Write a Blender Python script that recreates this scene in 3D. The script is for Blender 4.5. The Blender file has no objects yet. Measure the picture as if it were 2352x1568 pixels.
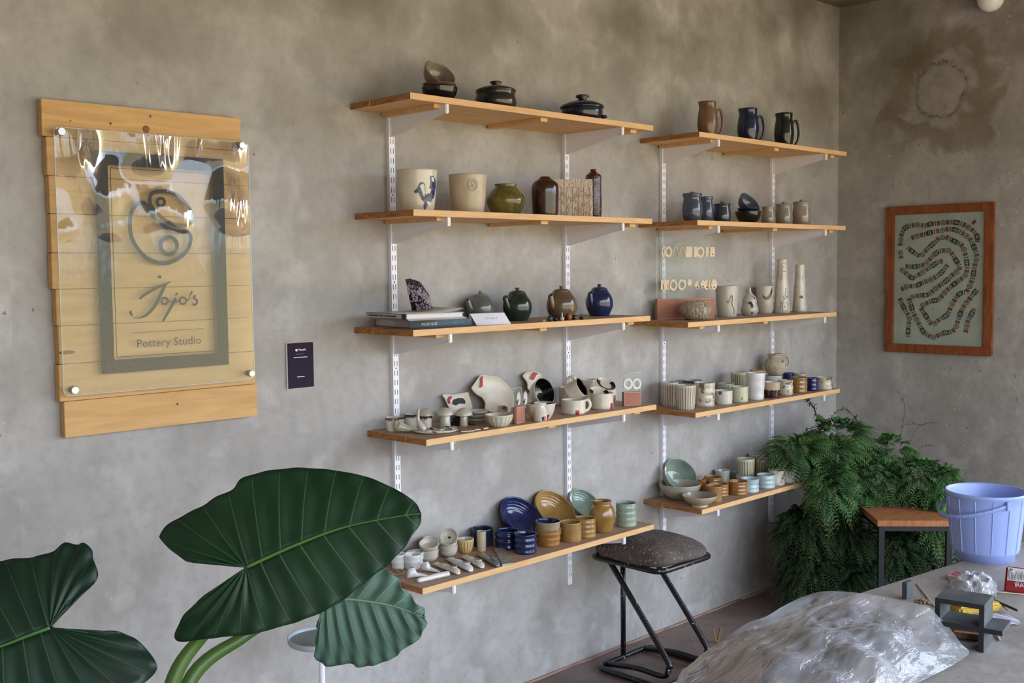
import bpy, bmesh, math, random
from mathutils import Vector, Matrix
random.seed(7)
scene = bpy.context.scene
COL = scene.collection
PI = math.pi
W, H = 2352, 1568
FPX = 2498.46
# ---------------------------------------------------------------- camera
CAM = Vector((-0.950, -2.869, 1.584))
PITCH, ROLL, YAW = -0.0662, 0.0110, -0.7800
def _rot():
    cz, sz = math.cos(YAW), math.sin(YAW); cx, sx = math.cos(PITCH), math.sin(PITCH); cr, sr = math.cos(ROLL), math.sin(ROLL)
    Y = Matrix(((cz, -sz, 0), (sz, cz, 0), (0, 0, 1))); P = Matrix(((1, 0, 0), (0, cx, -sx), (0, sx, cx)))
    Q = Matrix(((cr, 0, sr), (0, 1, 0), (-sr, 0, cr)))
    return Y @ P @ Q
RC = _rot(); RCT = RC.transposed()
cd = bpy.data.cameras.new('camera'); cam = bpy.data.objects.new('camera', cd); COL.objects.link(cam)
cd.sensor_width = 36.0; cd.lens = FPX / W * 36.0; cd.clip_start = 0.05; cd.clip_end = 200
xa, ya, za = RC @ Vector((1, 0, 0)), RC @ Vector((0, 0, 1)), RC @ Vector((0, -1, 0))
cam.matrix_world = Matrix(((xa.x, ya.x, za.x, CAM.x), (xa.y, ya.y, za.y, CAM.y), (xa.z, ya.z, za.z, CAM.z), (0, 0, 0, 1)))
scene.camera = cam
# ---------------------------------------------------------------- exposure
vs = scene.view_settings
vs.view_transform = 'Standard'; vs.look = 'None'; vs.gamma = 1.0; vs.use_curve_mapping = False
vs.exposure = 0.0
# ---------------------------------------------------------------- world: pale sky over a dry sunlit garden
SKY = 6.6
wd = bpy.data.worlds.new('World'); scene.world = wd; wd.use_nodes = True
nt = wd.node_tree; nt.nodes.clear()
def N(t, k, **kw):
    n = t.nodes.new(k)
    for a, b in kw.items(): setattr(n, a, b)
    return n
wo = N(nt, 'ShaderNodeOutputWorld'); bg = N(nt, 'ShaderNodeBackground'); tc = N(nt, 'ShaderNodeTexCoord')
sp = N(nt, 'ShaderNodeSeparateXYZ'); mr = N(nt, 'ShaderNodeMapRange'); cr_ = N(nt, 'ShaderNodeValToRGB')
nt.links.new(tc.outputs['Generated'], sp.inputs[0]); nt.links.new(sp.outputs['Z'], mr.inputs['Value'])
mr.inputs['From Min'].default_value = -1; mr.inputs['From Max'].default_value = 1
els = cr_.color_ramp.elements
els[0].position = 0.0; els[0].color = (.40, .32, .225, 1)
els[1].position = 1.0; els[1].color = (.70, .86, 1.15, 1)
for p_, c_ in ((.40, (.50, .41, .28, 1)), (.478, (.40, .36, .22, 1)), (.515, (.34, .35, .24, 1)), (.55, (.78, .88, 1.06, 1)), (.66, (.88, 1.02, 1.30, 1))):
    e = els.new(p_); e.color = c_
nz = N(nt, 'ShaderNodeTexNoise'); nz.inputs['Scale'].default_value = 9; nz.inputs['Detail'].default_value = 7; nz.inputs['Distortion'].default_value = 1.0
mp = N(nt, 'ShaderNodeMapping'); mp.inputs['Scale'].default_value = (2.2, 2.2, 1.0)
nt.links.new(tc.outputs['Generated'], mp.inputs[0]); nt.links.new(mp.outputs[0], nz.inputs['Vector'])
ad = N(nt, 'ShaderNodeMath', operation='MULTIPLY_ADD'); ad.inputs[1].default_value = .16; 
sb = N(nt, 'ShaderNodeMath', operation='SUBTRACT'); sb.inputs[1].default_value = .08
nt.links.new(nz.outputs['Fac'], ad.inputs[0]); nt.links.new(mr.outputs[0], ad.inputs[2]); nt.links.new(ad.outputs[0], sb.inputs[0])
nt.links.new(sb.outputs[0], cr_.inputs[0]); nt.links.new(cr_.outputs[0], bg.inputs[0])
bg.inputs[1].default_value = SKY
nt.links.new(bg.outputs[0], wo.inputs[0])
wd.cycles.sampling_method = 'MANUAL'; wd.cycles.sample_map_resolution = 512
# portal in the open front of the veranda guides the sky light in
OPX0, OPX1, OPY = -2.2, 4.30, -4.6
RWY = -1.95          # the right wall ends here; beyond it the veranda is open
al = bpy.data.lights.new('daylight_opening', 'AREA'); al.shape = 'RECTANGLE'; al.size = OPX1 - OPX0; al.size_y = 2.55
al.cycles.is_portal = True
ao = bpy.data.objects.new('daylight_opening', al); COL.objects.link(ao)
al2 = bpy.data.lights.new('daylight_side_opening', 'AREA'); al2.shape = 'RECTANGLE'; al2.size = RWY - OPY; al2.size_y = 2.85; al2.cycles.is_portal = True
ao2 = bpy.data.objects.new('daylight_side_opening', al2); COL.objects.link(ao2); ao2.location = (4.34, (RWY + OPY) / 2, 1.45); ao2.rotation_euler = (PI / 2, 0, PI / 2)
ao.location = ((OPX0 + OPX1) / 2, OPY - .04, 1.30); ao.rotation_euler = (PI / 2, 0, 0)
try:
    scene.cycles.use_denoising = True; scene.cycles.denoiser = 'OPENIMAGEDENOISE'
    scene.cycles.max_bounces = 8; scene.cycles.diffuse_bounces = 5; scene.cycles.transparent_max_bounces = 12
    scene.cycles.sample_clamp_indirect = 6; scene.cycles.caustics_reflective = False; scene.cycles.caustics_refractive = False
except Exception: pass

# ================================================================ helpers
def ray(x, y): return RC @ Vector(((x - W / 2) / FPX, 1, -(y - H / 2) / FPX))
def on(ax, v, x, y):
    d = ray(x, y); return CAM + d * ((v - CAM[ax]) / d[ax])
def onp(P0, n, x, y):
    d = ray(x, y); return CAM + d * ((P0 - CAM).dot(n) / d.dot(n))
def at(x, y, depth): return CAM + ray(x, y) * depth
def pj(P):
    d = RCT @ (Vector(P) - CAM); return (W / 2 + FPX * d.x / d.y, H / 2 - FPX * d.z / d.y, d.y)
FW = Vector((math.sin(-YAW), math.cos(-YAW), 0)); RT = Vector((FW.y, -FW.x, 0)); UP = Vector((0, 0, 1))
def cdir(r, t, u): return (RT * r - FW * t + UP * u).normalized()      # right, toward the viewer, up
def lin(c):
    c = c / 255.0
    return c / 12.92 if c <= .04045 else ((c + .055) / 1.055) ** 2.4
def C3(c, k=1.0): return (min(lin(c[0]) * k, .95), min(lin(c[1]) * k, .95), min(lin(c[2]) * k, .95), 1)

MATS = {}
def mat(name, col, rough=.5, metal=0, col2=None, scale=10, stretch=(1, 1, 1), bump=0, bscale=60, coat=0, spec=.5, ramp=(.35, .65), detail=6, dist=0):
    if name in MATS: return MATS[name]
    m = bpy.data.materials.new(name); m.use_nodes = True; MATS[name] = m
    t = m.node_tree; b = t.nodes['Principled BSDF']
    b.inputs['Base Color'].default_value = C3(col); b.inputs['Roughness'].default_value = rough; b.inputs['Metallic'].default_value = metal
    b.inputs['Coat Weight'].default_value = coat; b.inputs['Coat Roughness'].default_value = .08; b.inputs['Specular IOR Level'].default_value = spec
    tc = N(t, 'ShaderNodeTexCoord'); mp = N(t, 'ShaderNodeMapping'); mp.inputs['Scale'].default_value = stretch
    t.links.new(tc.outputs['Object'], mp.inputs[0])
    if col2 is None: col2 = tuple(min(255, c * .93) for c in col)
    n = N(t, 'ShaderNodeTexNoise'); n.inputs['Scale'].default_value = scale; n.inputs['Detail'].default_value = detail; n.inputs['Distortion'].default_value = dist
    r = N(t, 'ShaderNodeValToRGB'); r.color_ramp.elements[0].position = ramp[0]; r.color_ramp.elements[1].position = ramp[1]
    r.color_ramp.elements[0].color = C3(col2); r.color_ramp.elements[1].color = C3(col)
    t.links.new(mp.outputs[0], n.inputs['Vector']); t.links.new(n.outputs['Fac'], r.inputs[0]); t.links.new(r.outputs[0], b.inputs['Base Color'])
    if bump:
        n2 = N(t, 'ShaderNodeTexNoise'); n2.inputs['Scale'].default_value = bscale; n2.inputs['Detail'].default_value = 4
        bp = N(t, 'ShaderNodeBump'); bp.inputs['Strength'].default_value = bump; bp.inputs['Distance'].default_value = .01
        t.links.new(mp.outputs[0], n2.inputs['Vector']); t.links.new(n2.outputs['Fac'], bp.inputs['Height']); t.links.new(bp.outputs[0], b.inputs['Normal'])
    return m
def speck(m, col, scale=90, thr=.66, width=.03):
    """adds small splatters to a noise material"""
    t = m.node_tree; b = t.nodes['Principled BSDF']; src = b.inputs['Base Color'].links[0].from_socket
    tc = N(t, 'ShaderNodeTexCoord'); n = N(t, 'ShaderNodeTexNoise'); n.inputs['Scale'].default_value = scale; n.inputs['Detail'].default_value = 2
    r = N(t, 'ShaderNodeValToRGB'); r.color_ramp.elements[0].position = thr; r.color_ramp.elements[1].position = thr + width
    r.color_ramp.elements[0].color = (0, 0, 0, 1); r.color_ramp.elements[1].color = (1, 1, 1, 1)
    mx = N(t, 'ShaderNodeMix', data_type='RGBA'); mx.inputs[7].default_value = C3(col)
    t.links.new(tc.outputs['Object'], n.inputs['Vector']); t.links.new(n.outputs['Fac'], r.inputs[0]); t.links.new(r.outputs[0], mx.inputs[0])
    t.links.new(src, mx.inputs[6]); t.links.new(mx.outputs[2], b.inputs['Base Color'])
    return m
def marble(name, c1, c2, c3, scale=14, rough=.25, dist=6, zs=3.0):
    m = mat(name, c1, rough, col2=c2, scale=scale, stretch=(1, 1, zs), dist=dist, coat=.3)
    return speck(m, c3, scale * 2.2, .54, .07)
def flute_mat(name, c_hi, c_lo, n, rough=.3, z0=.1, ztop=.9, h=.08):
    """glaze breaking dark in the grooves between n flutes"""
    m = mat(name, c_hi, rough, coat=.3); t = m.node_tree; b = t.nodes['Principled BSDF']
    src = b.inputs['Base Color'].links[0].from_socket
    tc = N(t, 'ShaderNodeTexCoord'); sp = N(t, 'ShaderNodeSeparateXYZ'); t.links.new(tc.outputs['Object'], sp.inputs[0])
    a = N(t, 'ShaderNodeMath', operation='ARCTAN2'); t.links.new(sp.outputs['Y'], a.inputs[0]); t.links.new(sp.outputs['X'], a.inputs[1])
    k = N(t, 'ShaderNodeMath', operation='MULTIPLY'); k.inputs[1].default_value = n; t.links.new(a.outputs[0], k.inputs[0])
    c = N(t, 'ShaderNodeMath', operation='COSINE'); t.links.new(k.outputs[0], c.inputs[0])
    r = N(t, 'ShaderNodeValToRGB'); r.color_ramp.elements[0].position = .02; r.color_ramp.elements[1].position = .30
    r.color_ramp.elements[0].color = (1, 1, 1, 1); r.color_ramp.elements[1].color = (0, 0, 0, 1)
    ma = N(t, 'ShaderNodeMath', operation='MULTIPLY_ADD'); ma.inputs[1].default_value = .5; ma.inputs[2].default_value = .5
    t.links.new(c.outputs[0], ma.inputs[0]); t.links.new(ma.outputs[0], r.inputs[0])
    lt = N(t, 'ShaderNodeMath', operation='LESS_THAN'); lt.inputs[1].default_value = h * ztop; t.links.new(sp.outputs['Z'], lt.inputs[0])
    gt = N(t, 'ShaderNodeMath', operation='MULTIPLY'); t.links.new(r.outputs[0], gt.inputs[0]); t.links.new(lt.outputs[0], gt.inputs[1])
    mx = N(t, 'ShaderNodeMix', data_type='RGBA'); mx.inputs[7].default_value = C3(c_lo)
    t.links.new(gt.outputs[0], mx.inputs[0]); t.links.new(src, mx.inputs[6]); t.links.new(mx.outputs[2], b.inputs['Base Color'])
    return m

class MB:
    def __init__(s): s.v = []; s.f = []; s.m = []; s.sm = []
    def add(s, vs, fs, mi=0, smooth=True):
        o = len(s.v); s.v += [tuple(v) for v in vs]
        for f in fs: s.f.append(tuple(o + i for i in f)); s.m.append(mi); s.sm.append(smooth)
        return s
    def box(s, c, sz, rot=None, mi=0):
        x, y, z = sz[0] / 2, sz[1] / 2, sz[2] / 2; c = Vector(c)
        P = [Vector((a * x, b * y, d * z)) for a in (-1, 1) for b in (-1, 1) for d in (-1, 1)]
        if rot is not None: P = [rot @ p for p in P]
        return s.add([c + p for p in P], [(0, 1, 3, 2), (4, 6, 7, 5), (0, 4, 5, 1), (2, 3, 7, 6), (0, 2, 6, 4), (1, 5, 7, 3)], mi, False)
    def rbox(s, c, sz, b=.002, rot=None, mi=0):
        """box with chamfered edges"""
        bm = bmesh.new(); bmesh.ops.create_cube(bm, size=1)
        for v in bm.verts: v.co = Vector((v.co.x * sz[0], v.co.y * sz[1], v.co.z * sz[2]))
        bmesh.ops.bevel(bm, geom=bm.edges[:], offset=b, segments=2, affect='EDGES')
        P = [v.co.copy() for v in bm.verts]
        if rot is not None: P = [rot @ p for p in P]
        s.add([Vector(c) + p for p in P], [[v.index for v in f.verts] for f in bm.faces], mi, False); bm.free(); return s
    def prism(s, pts, off, mi=0, smooth=False):
        """closed polygon (list of Vector) extruded by off"""
        n = len(pts); off = Vector(off)
        s.add(list(pts) + [Vector(p) + off for p in pts], [tuple(range(n - 1, -1, -1)), tuple(range(n, 2 * n))] + [(i, (i + 1) % n, n + (i + 1) % n, n + i) for i in range(n)], mi, smooth)
        return s
    def tube(s, pts, r, seg=10, mi=0, closed=False, caps=True):
        pts = [Vector(p) for p in pts]; n = len(pts)
        rr = r if isinstance(r, (list, tuple)) else [r] * n
        rings = []; up = Vector((0, 0, 1)); prev = None
        for i, p in enumerate(pts):
            if closed: t = (pts[(i + 1) % n] - pts[i - 1]).normalized()
            else: t = (pts[min(i + 1, n - 1)] - pts[max(i - 1, 0)]).normalized()
            if prev is None:
                a = t.cross(up)
                if a.length < .05: a = t.cross(Vector((1, 0, 0)))
                a.normalize()
            else:
                a = prev - t * prev.dot(t); a.normalize()
            prev = a; b = t.cross(a)
            rings.append([p + a * (rr[i] * math.cos(2 * PI * k / seg)) + b * (rr[i] * math.sin(2 * PI * k / seg)) for k in range(seg)])
        V = [q for g in rings for q in g]; F = []
        for i in range(n if closed else n - 1):
            j = (i + 1) % n
            for k in range(seg): F.append((i * seg + k, i * seg + (k + 1) % seg, j * seg + (k + 1) % seg, j * seg + k))
        if caps and not closed: F += [tuple(range(seg - 1, -1, -1)), tuple((n - 1) * seg + k for k in range(seg))]
        return s.add(V, F, mi)
    def lathe(s, prof, seg=40, mi=None, rf=None, c=(0, 0, 0), M=None):
        """prof: list of (r, z[, material]); rf(theta, z) multiplies the radius"""
        c = Vector(c); V = []; F = []; mm = []
        for q in prof:
            for k in range(seg):
                th = 2 * PI * k / seg; r = q[0] * (rf(th, q[1]) if rf else 1)
                p = Vector((r * math.cos(th), r * math.sin(th), q[1]))
                V.append((M @ p if M else p) + c)
        o = len(s.v); s.v += [tuple(v) for v in V]
        for i in range(len(prof) - 1):
            m_ = prof[i + 1][2] if len(prof[i + 1]) > 2 else (mi or 0)
            for k in range(seg):
                s.f.append((o + i * seg + k, o + i * seg + (k + 1) % seg, o + (i + 1) * seg + (k + 1) % seg, o + (i + 1) * seg + k)); s.m.append(m_); s.sm.append(True)
        return s
    def build(s, name, mats, parent=None, loc=None):
        me = bpy.data.meshes.new(name); me.from_pydata(s.v, [], s.f)
        if not isinstance(mats, (list, tuple)): mats = [mats]
        for m in mats: me.materials.append(m)
        me.polygons.foreach_set('material_index', [min(i, len(mats) - 1) for i in s.m]); me.polygons.foreach_set('use_smooth', s.sm)
        me.validate(); me.update()
        o = bpy.data.objects.new(name, me); COL.objects.link(o)
        if parent is not None: o.parent = parent
        if loc is not None: o.location = loc
        return o
def tag(o, label, cat, group=None):
    o['label'] = label; o['category'] = cat
    if group: o['group'] = group
    return o
def thing(name, label, cat, loc=(0, 0, 0), group=None):
    o = bpy.data.objects.new(name, None); COL.objects.link(o); o.location = loc; o.empty_display_size = .02
    return tag(o, label, cat, group)
def struct(o): o['kind'] = 'structure'; return o
def crom(P, n=5, closed=False):
    """Catmull-Rom through the points"""
    P = [Vector(p) for p in P]; out = []; m = len(P)
    for i in range(m if closed else m - 1):
        a = P[(i - 1) % m] if closed or i > 0 else P[0]; b = P[i]; c = P[(i + 1) % m]; d = P[(i + 2) % m] if closed or i + 2 < m else P[-1]
        for k in range(n):
            t = k / n
            out.append(.5 * ((2 * b) + (c - a) * t + (2 * a - 5 * b + 4 * c - d) * t * t + (3 * b - a - 3 * c + d) * t ** 3))
    if not closed: out.append(P[-1])
    return out
def ribbon(mb, pts, w, nrm, th=.0004, mi=0, closed=False):
    """flat painted stroke of width w lying on a plane with normal nrm"""
    pts = [Vector(p) for p in pts]; nrm = Vector(nrm).normalized(); n = len(pts); L = []; Rr = []
    ww = w if isinstance(w, (list, tuple)) else [w] * n
    for i, p in enumerate(pts):
        if closed: t = pts[(i + 1) % n] - pts[i - 1]
        else: t = pts[min(i + 1, n - 1)] - pts[max(i - 1, 0)]
        s_ = t.normalized().cross(nrm).normalized() * ww[i] / 2; L.append(p + s_ + nrm * th); Rr.append(p - s_ + nrm * th)
    F = []
    for i in range(n if closed else n - 1):
        j = (i + 1) % n; F.append((i, j, n + j, n + i))
    mb.add(L + Rr, F, mi, False)
def disc(mb, c, r, a, b, th=0, mi=0, seg=20, r2=None):
    c = Vector(c); n = a.cross(b).normalized()
    V = [c + a * (r * math.cos(2 * PI * k / seg)) + b * ((r2 or r) * math.sin(2 * PI * k / seg)) + n * th for k in range(seg)]
    mb.add(V, [tuple(range(seg))], mi, False)
def text(s, size, m, parent, origin, xdir, ydir, name='lettering', width=None, bold=0):
    cu = bpy.data.curves.new('t', 'FONT'); cu.body = s; cu.size = size; cu.extrude = .0001; cu.offset = bold; cu.resolution_u = 3
    ob = bpy.data.objects.new('t', cu); COL.objects.link(ob); dg = bpy.context.evaluated_depsgraph_get()
    me = bpy.data.meshes.new_from_object(ob.evaluated_get(dg)); bpy.data.objects.remove(ob)
    xs = [v.co.x for v in me.vertices]; k = (width / (max(xs) - min(xs))) if width and xs else 1
    x0 = min(xs); xdir = Vector(xdir).normalized(); ydir = Vector(ydir).normalized(); n = xdir.cross(ydir); o0 = Vector(origin)
    for v in me.vertices: v.co = o0 + xdir * ((v.co.x - x0) * k) + ydir * v.co.y + n * (v.co.z + .0002)
    me.materials.clear(); me.materials.append(m)
    o = bpy.data.objects.new(name, me); COL.objects.link(o)
    if parent is not None: o.parent = parent
    return o

# ================================================================ materials
def concrete(name, a, b_, dark, vr=0.0, pits=True, scuff=True):
    m = bpy.data.materials.new(name); m.use_nodes = True; t = m.node_tree; bs = t.nodes['Principled BSDF']
    bs.inputs['Roughness'].default_value = .62; bs.inputs['Specular IOR Level'].default_value = .35
    g = N(t, 'ShaderNodeNewGeometry'); P = g.outputs['Position']
    def noise(sc, det=6, d=0, st=(1, 1, 1), off=(0, 0, 0)):
        mp = N(t, 'ShaderNodeMapping'); mp.inputs['Scale'].default_value = st; mp.inputs['Location'].default_value = off
        n = N(t, 'ShaderNodeTexNoise'); n.inputs['Scale'].default_value = sc; n.inputs['Detail'].default_value = det; n.inputs['Distortion'].default_value = d
        t.links.new(P, mp.inputs[0]); t.links.new(mp.outputs[0], n.inputs['Vector']); return n.outputs['Fac']
    def ramp(src, p0, p1, c0=(0, 0, 0, 1), c1=(1, 1, 1, 1)):
        r = N(t, 'ShaderNodeValToRGB'); r.color_ramp.elements[0].position = p0; r.color_ramp.elements[1].position = p1
        r.color_ramp.elements[0].color = c0; r.color_ramp.elements[1].color = c1; t.links.new(src, r.inputs[0]); return r.outputs[0]
    def mix(f, x, y):
        mx = N(t, 'ShaderNodeMix', data_type='RGBA'); 
        if isinstance(f, float): mx.inputs[0].default_value = f
        else: t.links.new(f, mx.inputs[0])
        for s_, i in ((x, 6), (y, 7)):
            if isinstance(s_, tuple): mx.inputs[i].default_value = s_
            else: t.links.new(s_, mx.inputs[i])
        return mx.outputs[2]
    def mul(x, y):
        k = N(t, 'ShaderNodeMath', operation='MULTIPLY'); t.links.new(x, k.inputs[0])
        if isinstance(y, float): k.inputs[1].default_value = y
        else: t.links.new(y, k.inputs[1])
        return k.outputs[0]
    base = mix(ramp(noise(1.5, 9, .1), .32, .68), C3(a), C3(b_))
    base = mix(mul(ramp(noise(3.1, 10, .15, off=(3, 1, 7)), .46, .70), .65), base, C3(dark))
    base = mix(mul(ramp(noise(8, 10, .1, st=(1, 1, .7), off=(9, 4, 2)), .46, .72), .55), base, C3(tuple(c * .84 for c in a)))
    base = mix(mul(ramp(noise(7, 9, .2, off=(1, 8, 3)), .54, .72), .45), base, C3(tuple(min(c * 1.13, 250) for c in b_)))
    base = mix(mul(ramp(noise(34, 6, 0, off=(6, 2, 3)), .45, .75), .40), base, C3(tuple(c * .86 for c in a)))
    # dark brown mottling, stronger towards the top of the wall
    sp = N(t, 'ShaderNodeSeparateXYZ'); t.links.new(P, sp.inputs[0])
    hz = N(t, 'ShaderNodeMapRange'); hz.inputs['From Min'].default_value = 1.9; hz.inputs['From Max'].default_value = 2.6; t.links.new(sp.outputs['Z'], hz.inputs[0])
    base = mix(mul(mul(ramp(noise(2.6, 10, .15, off=(5, 5, 5)), .42, .64), .9), hz.outputs[0]), base, C3(tuple(c * .68 for c in (a[0], a[1] * .98, a[2] * .88))))
    # pale scuffs near the floor, dark pits
    lz = N(t, 'ShaderNodeMapRange'); lz.inputs['From Min'].default_value = .5; lz.inputs['From Max'].default_value = .05; t.links.new(sp.outputs['Z'], lz.inputs[0])
    if scuff: base = mix(mul(mul(ramp(noise(11, 9, .4), .52, .66), .45), lz.outputs[0]), base, C3((200, 201, 203)))
    base = mix(mul(ramp(noise(52, 2, 0, st=(1, 1, .6), off=(2, 2, 2)), .735, .77), .7), base, C3(tuple(c * .5 for c in a)))
    base = mix(mul(ramp(noise(60, 3, .3, off=(4, 6, 1)), .73, .77), .55), base, C3((222, 220, 214)))
    if vr: base = mix(mul(mul(ramp(noise(58, 3, .2, off=(7, 6, 1)), .69, .73), .7), ramp(noise(2.1, 3, 0, off=(1, 2, 6)), .48, .6)), base, C3((225, 220, 212)))
    t.links.new(base, bs.inputs['Base Color'])
    bp = N(t, 'ShaderNodeBump'); bp.inputs['Strength'].default_value = .25; bp.inputs['Distance'].default_value = .01
    t.links.new(noise(26, 8, .3), bp.inputs['Height']); t.links.new(bp.outputs[0], bs.inputs['Normal'])
    return m, base, t, bs, P, noise, ramp, mix, mul
WALL = concrete('plaster_wall', (168, 163, 157), (182, 179, 175), (148, 141, 131))[0]
# right wall: same plaster with the ring-shaped patch and its brown stain
RW, base, t_, bs_, P_, nz_, rp_, mx_, ml_ = concrete('plaster_wall_right', (166, 160, 152), (180, 176, 170), (148, 141, 131), vr=1)
pc = on(0, 4.30, 2158, 205)
vm = N(t_, 'ShaderNodeVectorMath', operation='SUBTRACT'); vm.inputs[1].default_value = pc; t_.links.new(P_, vm.inputs[0])
vmul = N(t_, 'ShaderNodeVectorMath', operation='MULTIPLY'); vmul.inputs[1].default_value = (0, 1.0, .88); t_.links.new(vm.outputs[0], vmul.inputs[0])
wob = N(t_, 'ShaderNodeMath', operation='MULTIPLY_ADD'); wob.inputs[1].default_value = .10; wob.inputs[2].default_value = -.05; t_.links.new(nz_(9, 6, .5), wob.inputs[0])
ln = N(t_, 'ShaderNodeVectorMath', operation='LENGTH'); t_.links.new(vmul.outputs[0], ln.inputs[0])
dd = N(t_, 'ShaderNodeMath', operation='ADD'); t_.links.new(ln.outputs['Value'], dd.inputs[0]); t_.links.new(wob.outputs[0], dd.inputs[1])
wob2 = N(t_, 'ShaderNodeMath', operation='MULTIPLY_ADD'); wob2.inputs[1].default_value = .42; wob2.inputs[2].default_value = -.21; t_.links.new(nz_(4.2, 6, 1), wob2.inputs[0])
d2 = N(t_, 'ShaderNodeMath', operation='ADD'); t_.links.new(ln.outputs['Value'], d2.inputs[0]); t_.links.new(wob2.outputs[0], d2.inputs[1])
def band(src, pts):
    r = N(t_, 'ShaderNodeValToRGB'); e = r.color_ramp.elements
    e[0].position, e[0].color = pts[0][0], (pts[0][1],) * 3 + (1,); e[1].position, e[1].color = pts[-1][0], (pts[-1][1],) * 3 + (1,)
    for p, v in pts[1:-1]: q = e.new(p); q.color = (v, v, v, 1)
    t_.links.new(src, r.inputs[0]); return r.outputs[0]
st = band(d2.outputs[0], [(.12, 0), (.17, .62), (.25, .5), (.29, 0)])
base = mx_(st, base, C3((112, 98, 72)))
rim = band(dd.outputs[0], [(.105, 0), (.118, .85), (.132, .3), (.15, 0)])
base = mx_(ml_(rim, ml_(rp_(nz_(40, 4, 1), .35, .6), 1.0)), base, C3((84, 74, 60)))
t_.links.new(base, bs_.inputs['Base Color'])
CEIL = concrete('ceiling_concrete', (140, 132, 118), (150, 142, 128), (112, 104, 90))[0]
FLOOR = concrete('floor_cement', (134, 116, 110), (146, 130, 122), (112, 98, 94), scuff=False)[0]
TABLE = concrete('table_stone', (150, 143, 134), (166, 160, 152), (128, 121, 113), scuff=False)[0]

def wood(name, c1, c2, sc=14, st=(1, 12, 12), rough=.55, knots=False):
    m = mat(name, c1, rough, col2=c2, scale=sc, stretch=st, detail=5, dist=1.2, ramp=(.3, .7), bump=.15, bscale=sc * 2, spec=.3); return m
PINE = wood('pine', (226, 184, 132), (208, 162, 108), 5, (1, 9, 9))
PINEB = wood('pine_boards', (218, 174, 116), (200, 154, 96), 4, (1, 9, 9))
PINEEND = mat('pine_end_grain', (186, 128, 70), .7, col2=(132, 86, 44), scale=45, stretch=(1, .5, 3), dist=1.5)
PINETOP = wood('pine_top_dull', (176, 146, 122), (156, 124, 100), 5, (1, 9, 9))  # duller, darker pine for the upper faces of the lower shelves
REDWOOD = wood('redwood_frame', (150, 84, 44), (112, 58, 30), 8, (1, 7, 1), .3)
STOOLW = wood('stool_wood', (188, 128, 86), (160, 98, 60), 9, (1, 9, 1), .5)
WHITEM = mat('white_metal', (240, 240, 246), .35, col2=(230, 230, 238), scale=4)
SLOT = mat('slot_dark', (52, 50, 52), .8)
STEEL = mat('steel', (190, 190, 190), .32, metal=1)
BLACKM = speck(mat('black_metal', (16, 17, 24), .32, col2=(10, 10, 14), scale=6, coat=.3), (190, 188, 188), 70, .68, .02)
DARKM = mat('dark_metal', (30, 33, 40), .4, col2=(22, 24, 30), scale=8)
BLACK = mat('black_glaze', (16, 14, 14), .15, coat=.4)
RED = mat('red_glaze', (168, 40, 44), .2, coat=.4)
BLUEPAINT = mat('cobalt_paint', (30, 32, 84), .2, col2=(84, 98, 138), scale=70, ramp=(.4, .55))
INK = mat('ink', (26, 24, 24), .6)
WHITEINK = mat('white_ink', (236, 232, 236), .6)
def gl(name, c, c2=None, sc=18, rough=.16, **k):
    ds = lambda q: tuple(x * .80 + .20 * (q[0] * .3 + q[1] * .5 + q[2] * .2) for x in q)
    c = ds(c); c2 = ds(c2) if c2 else None
    return mat('glaze_' + name, c, rough, col2=c2 or tuple(x * .88 for x in c), scale=sc, coat=.35, **k)
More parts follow.
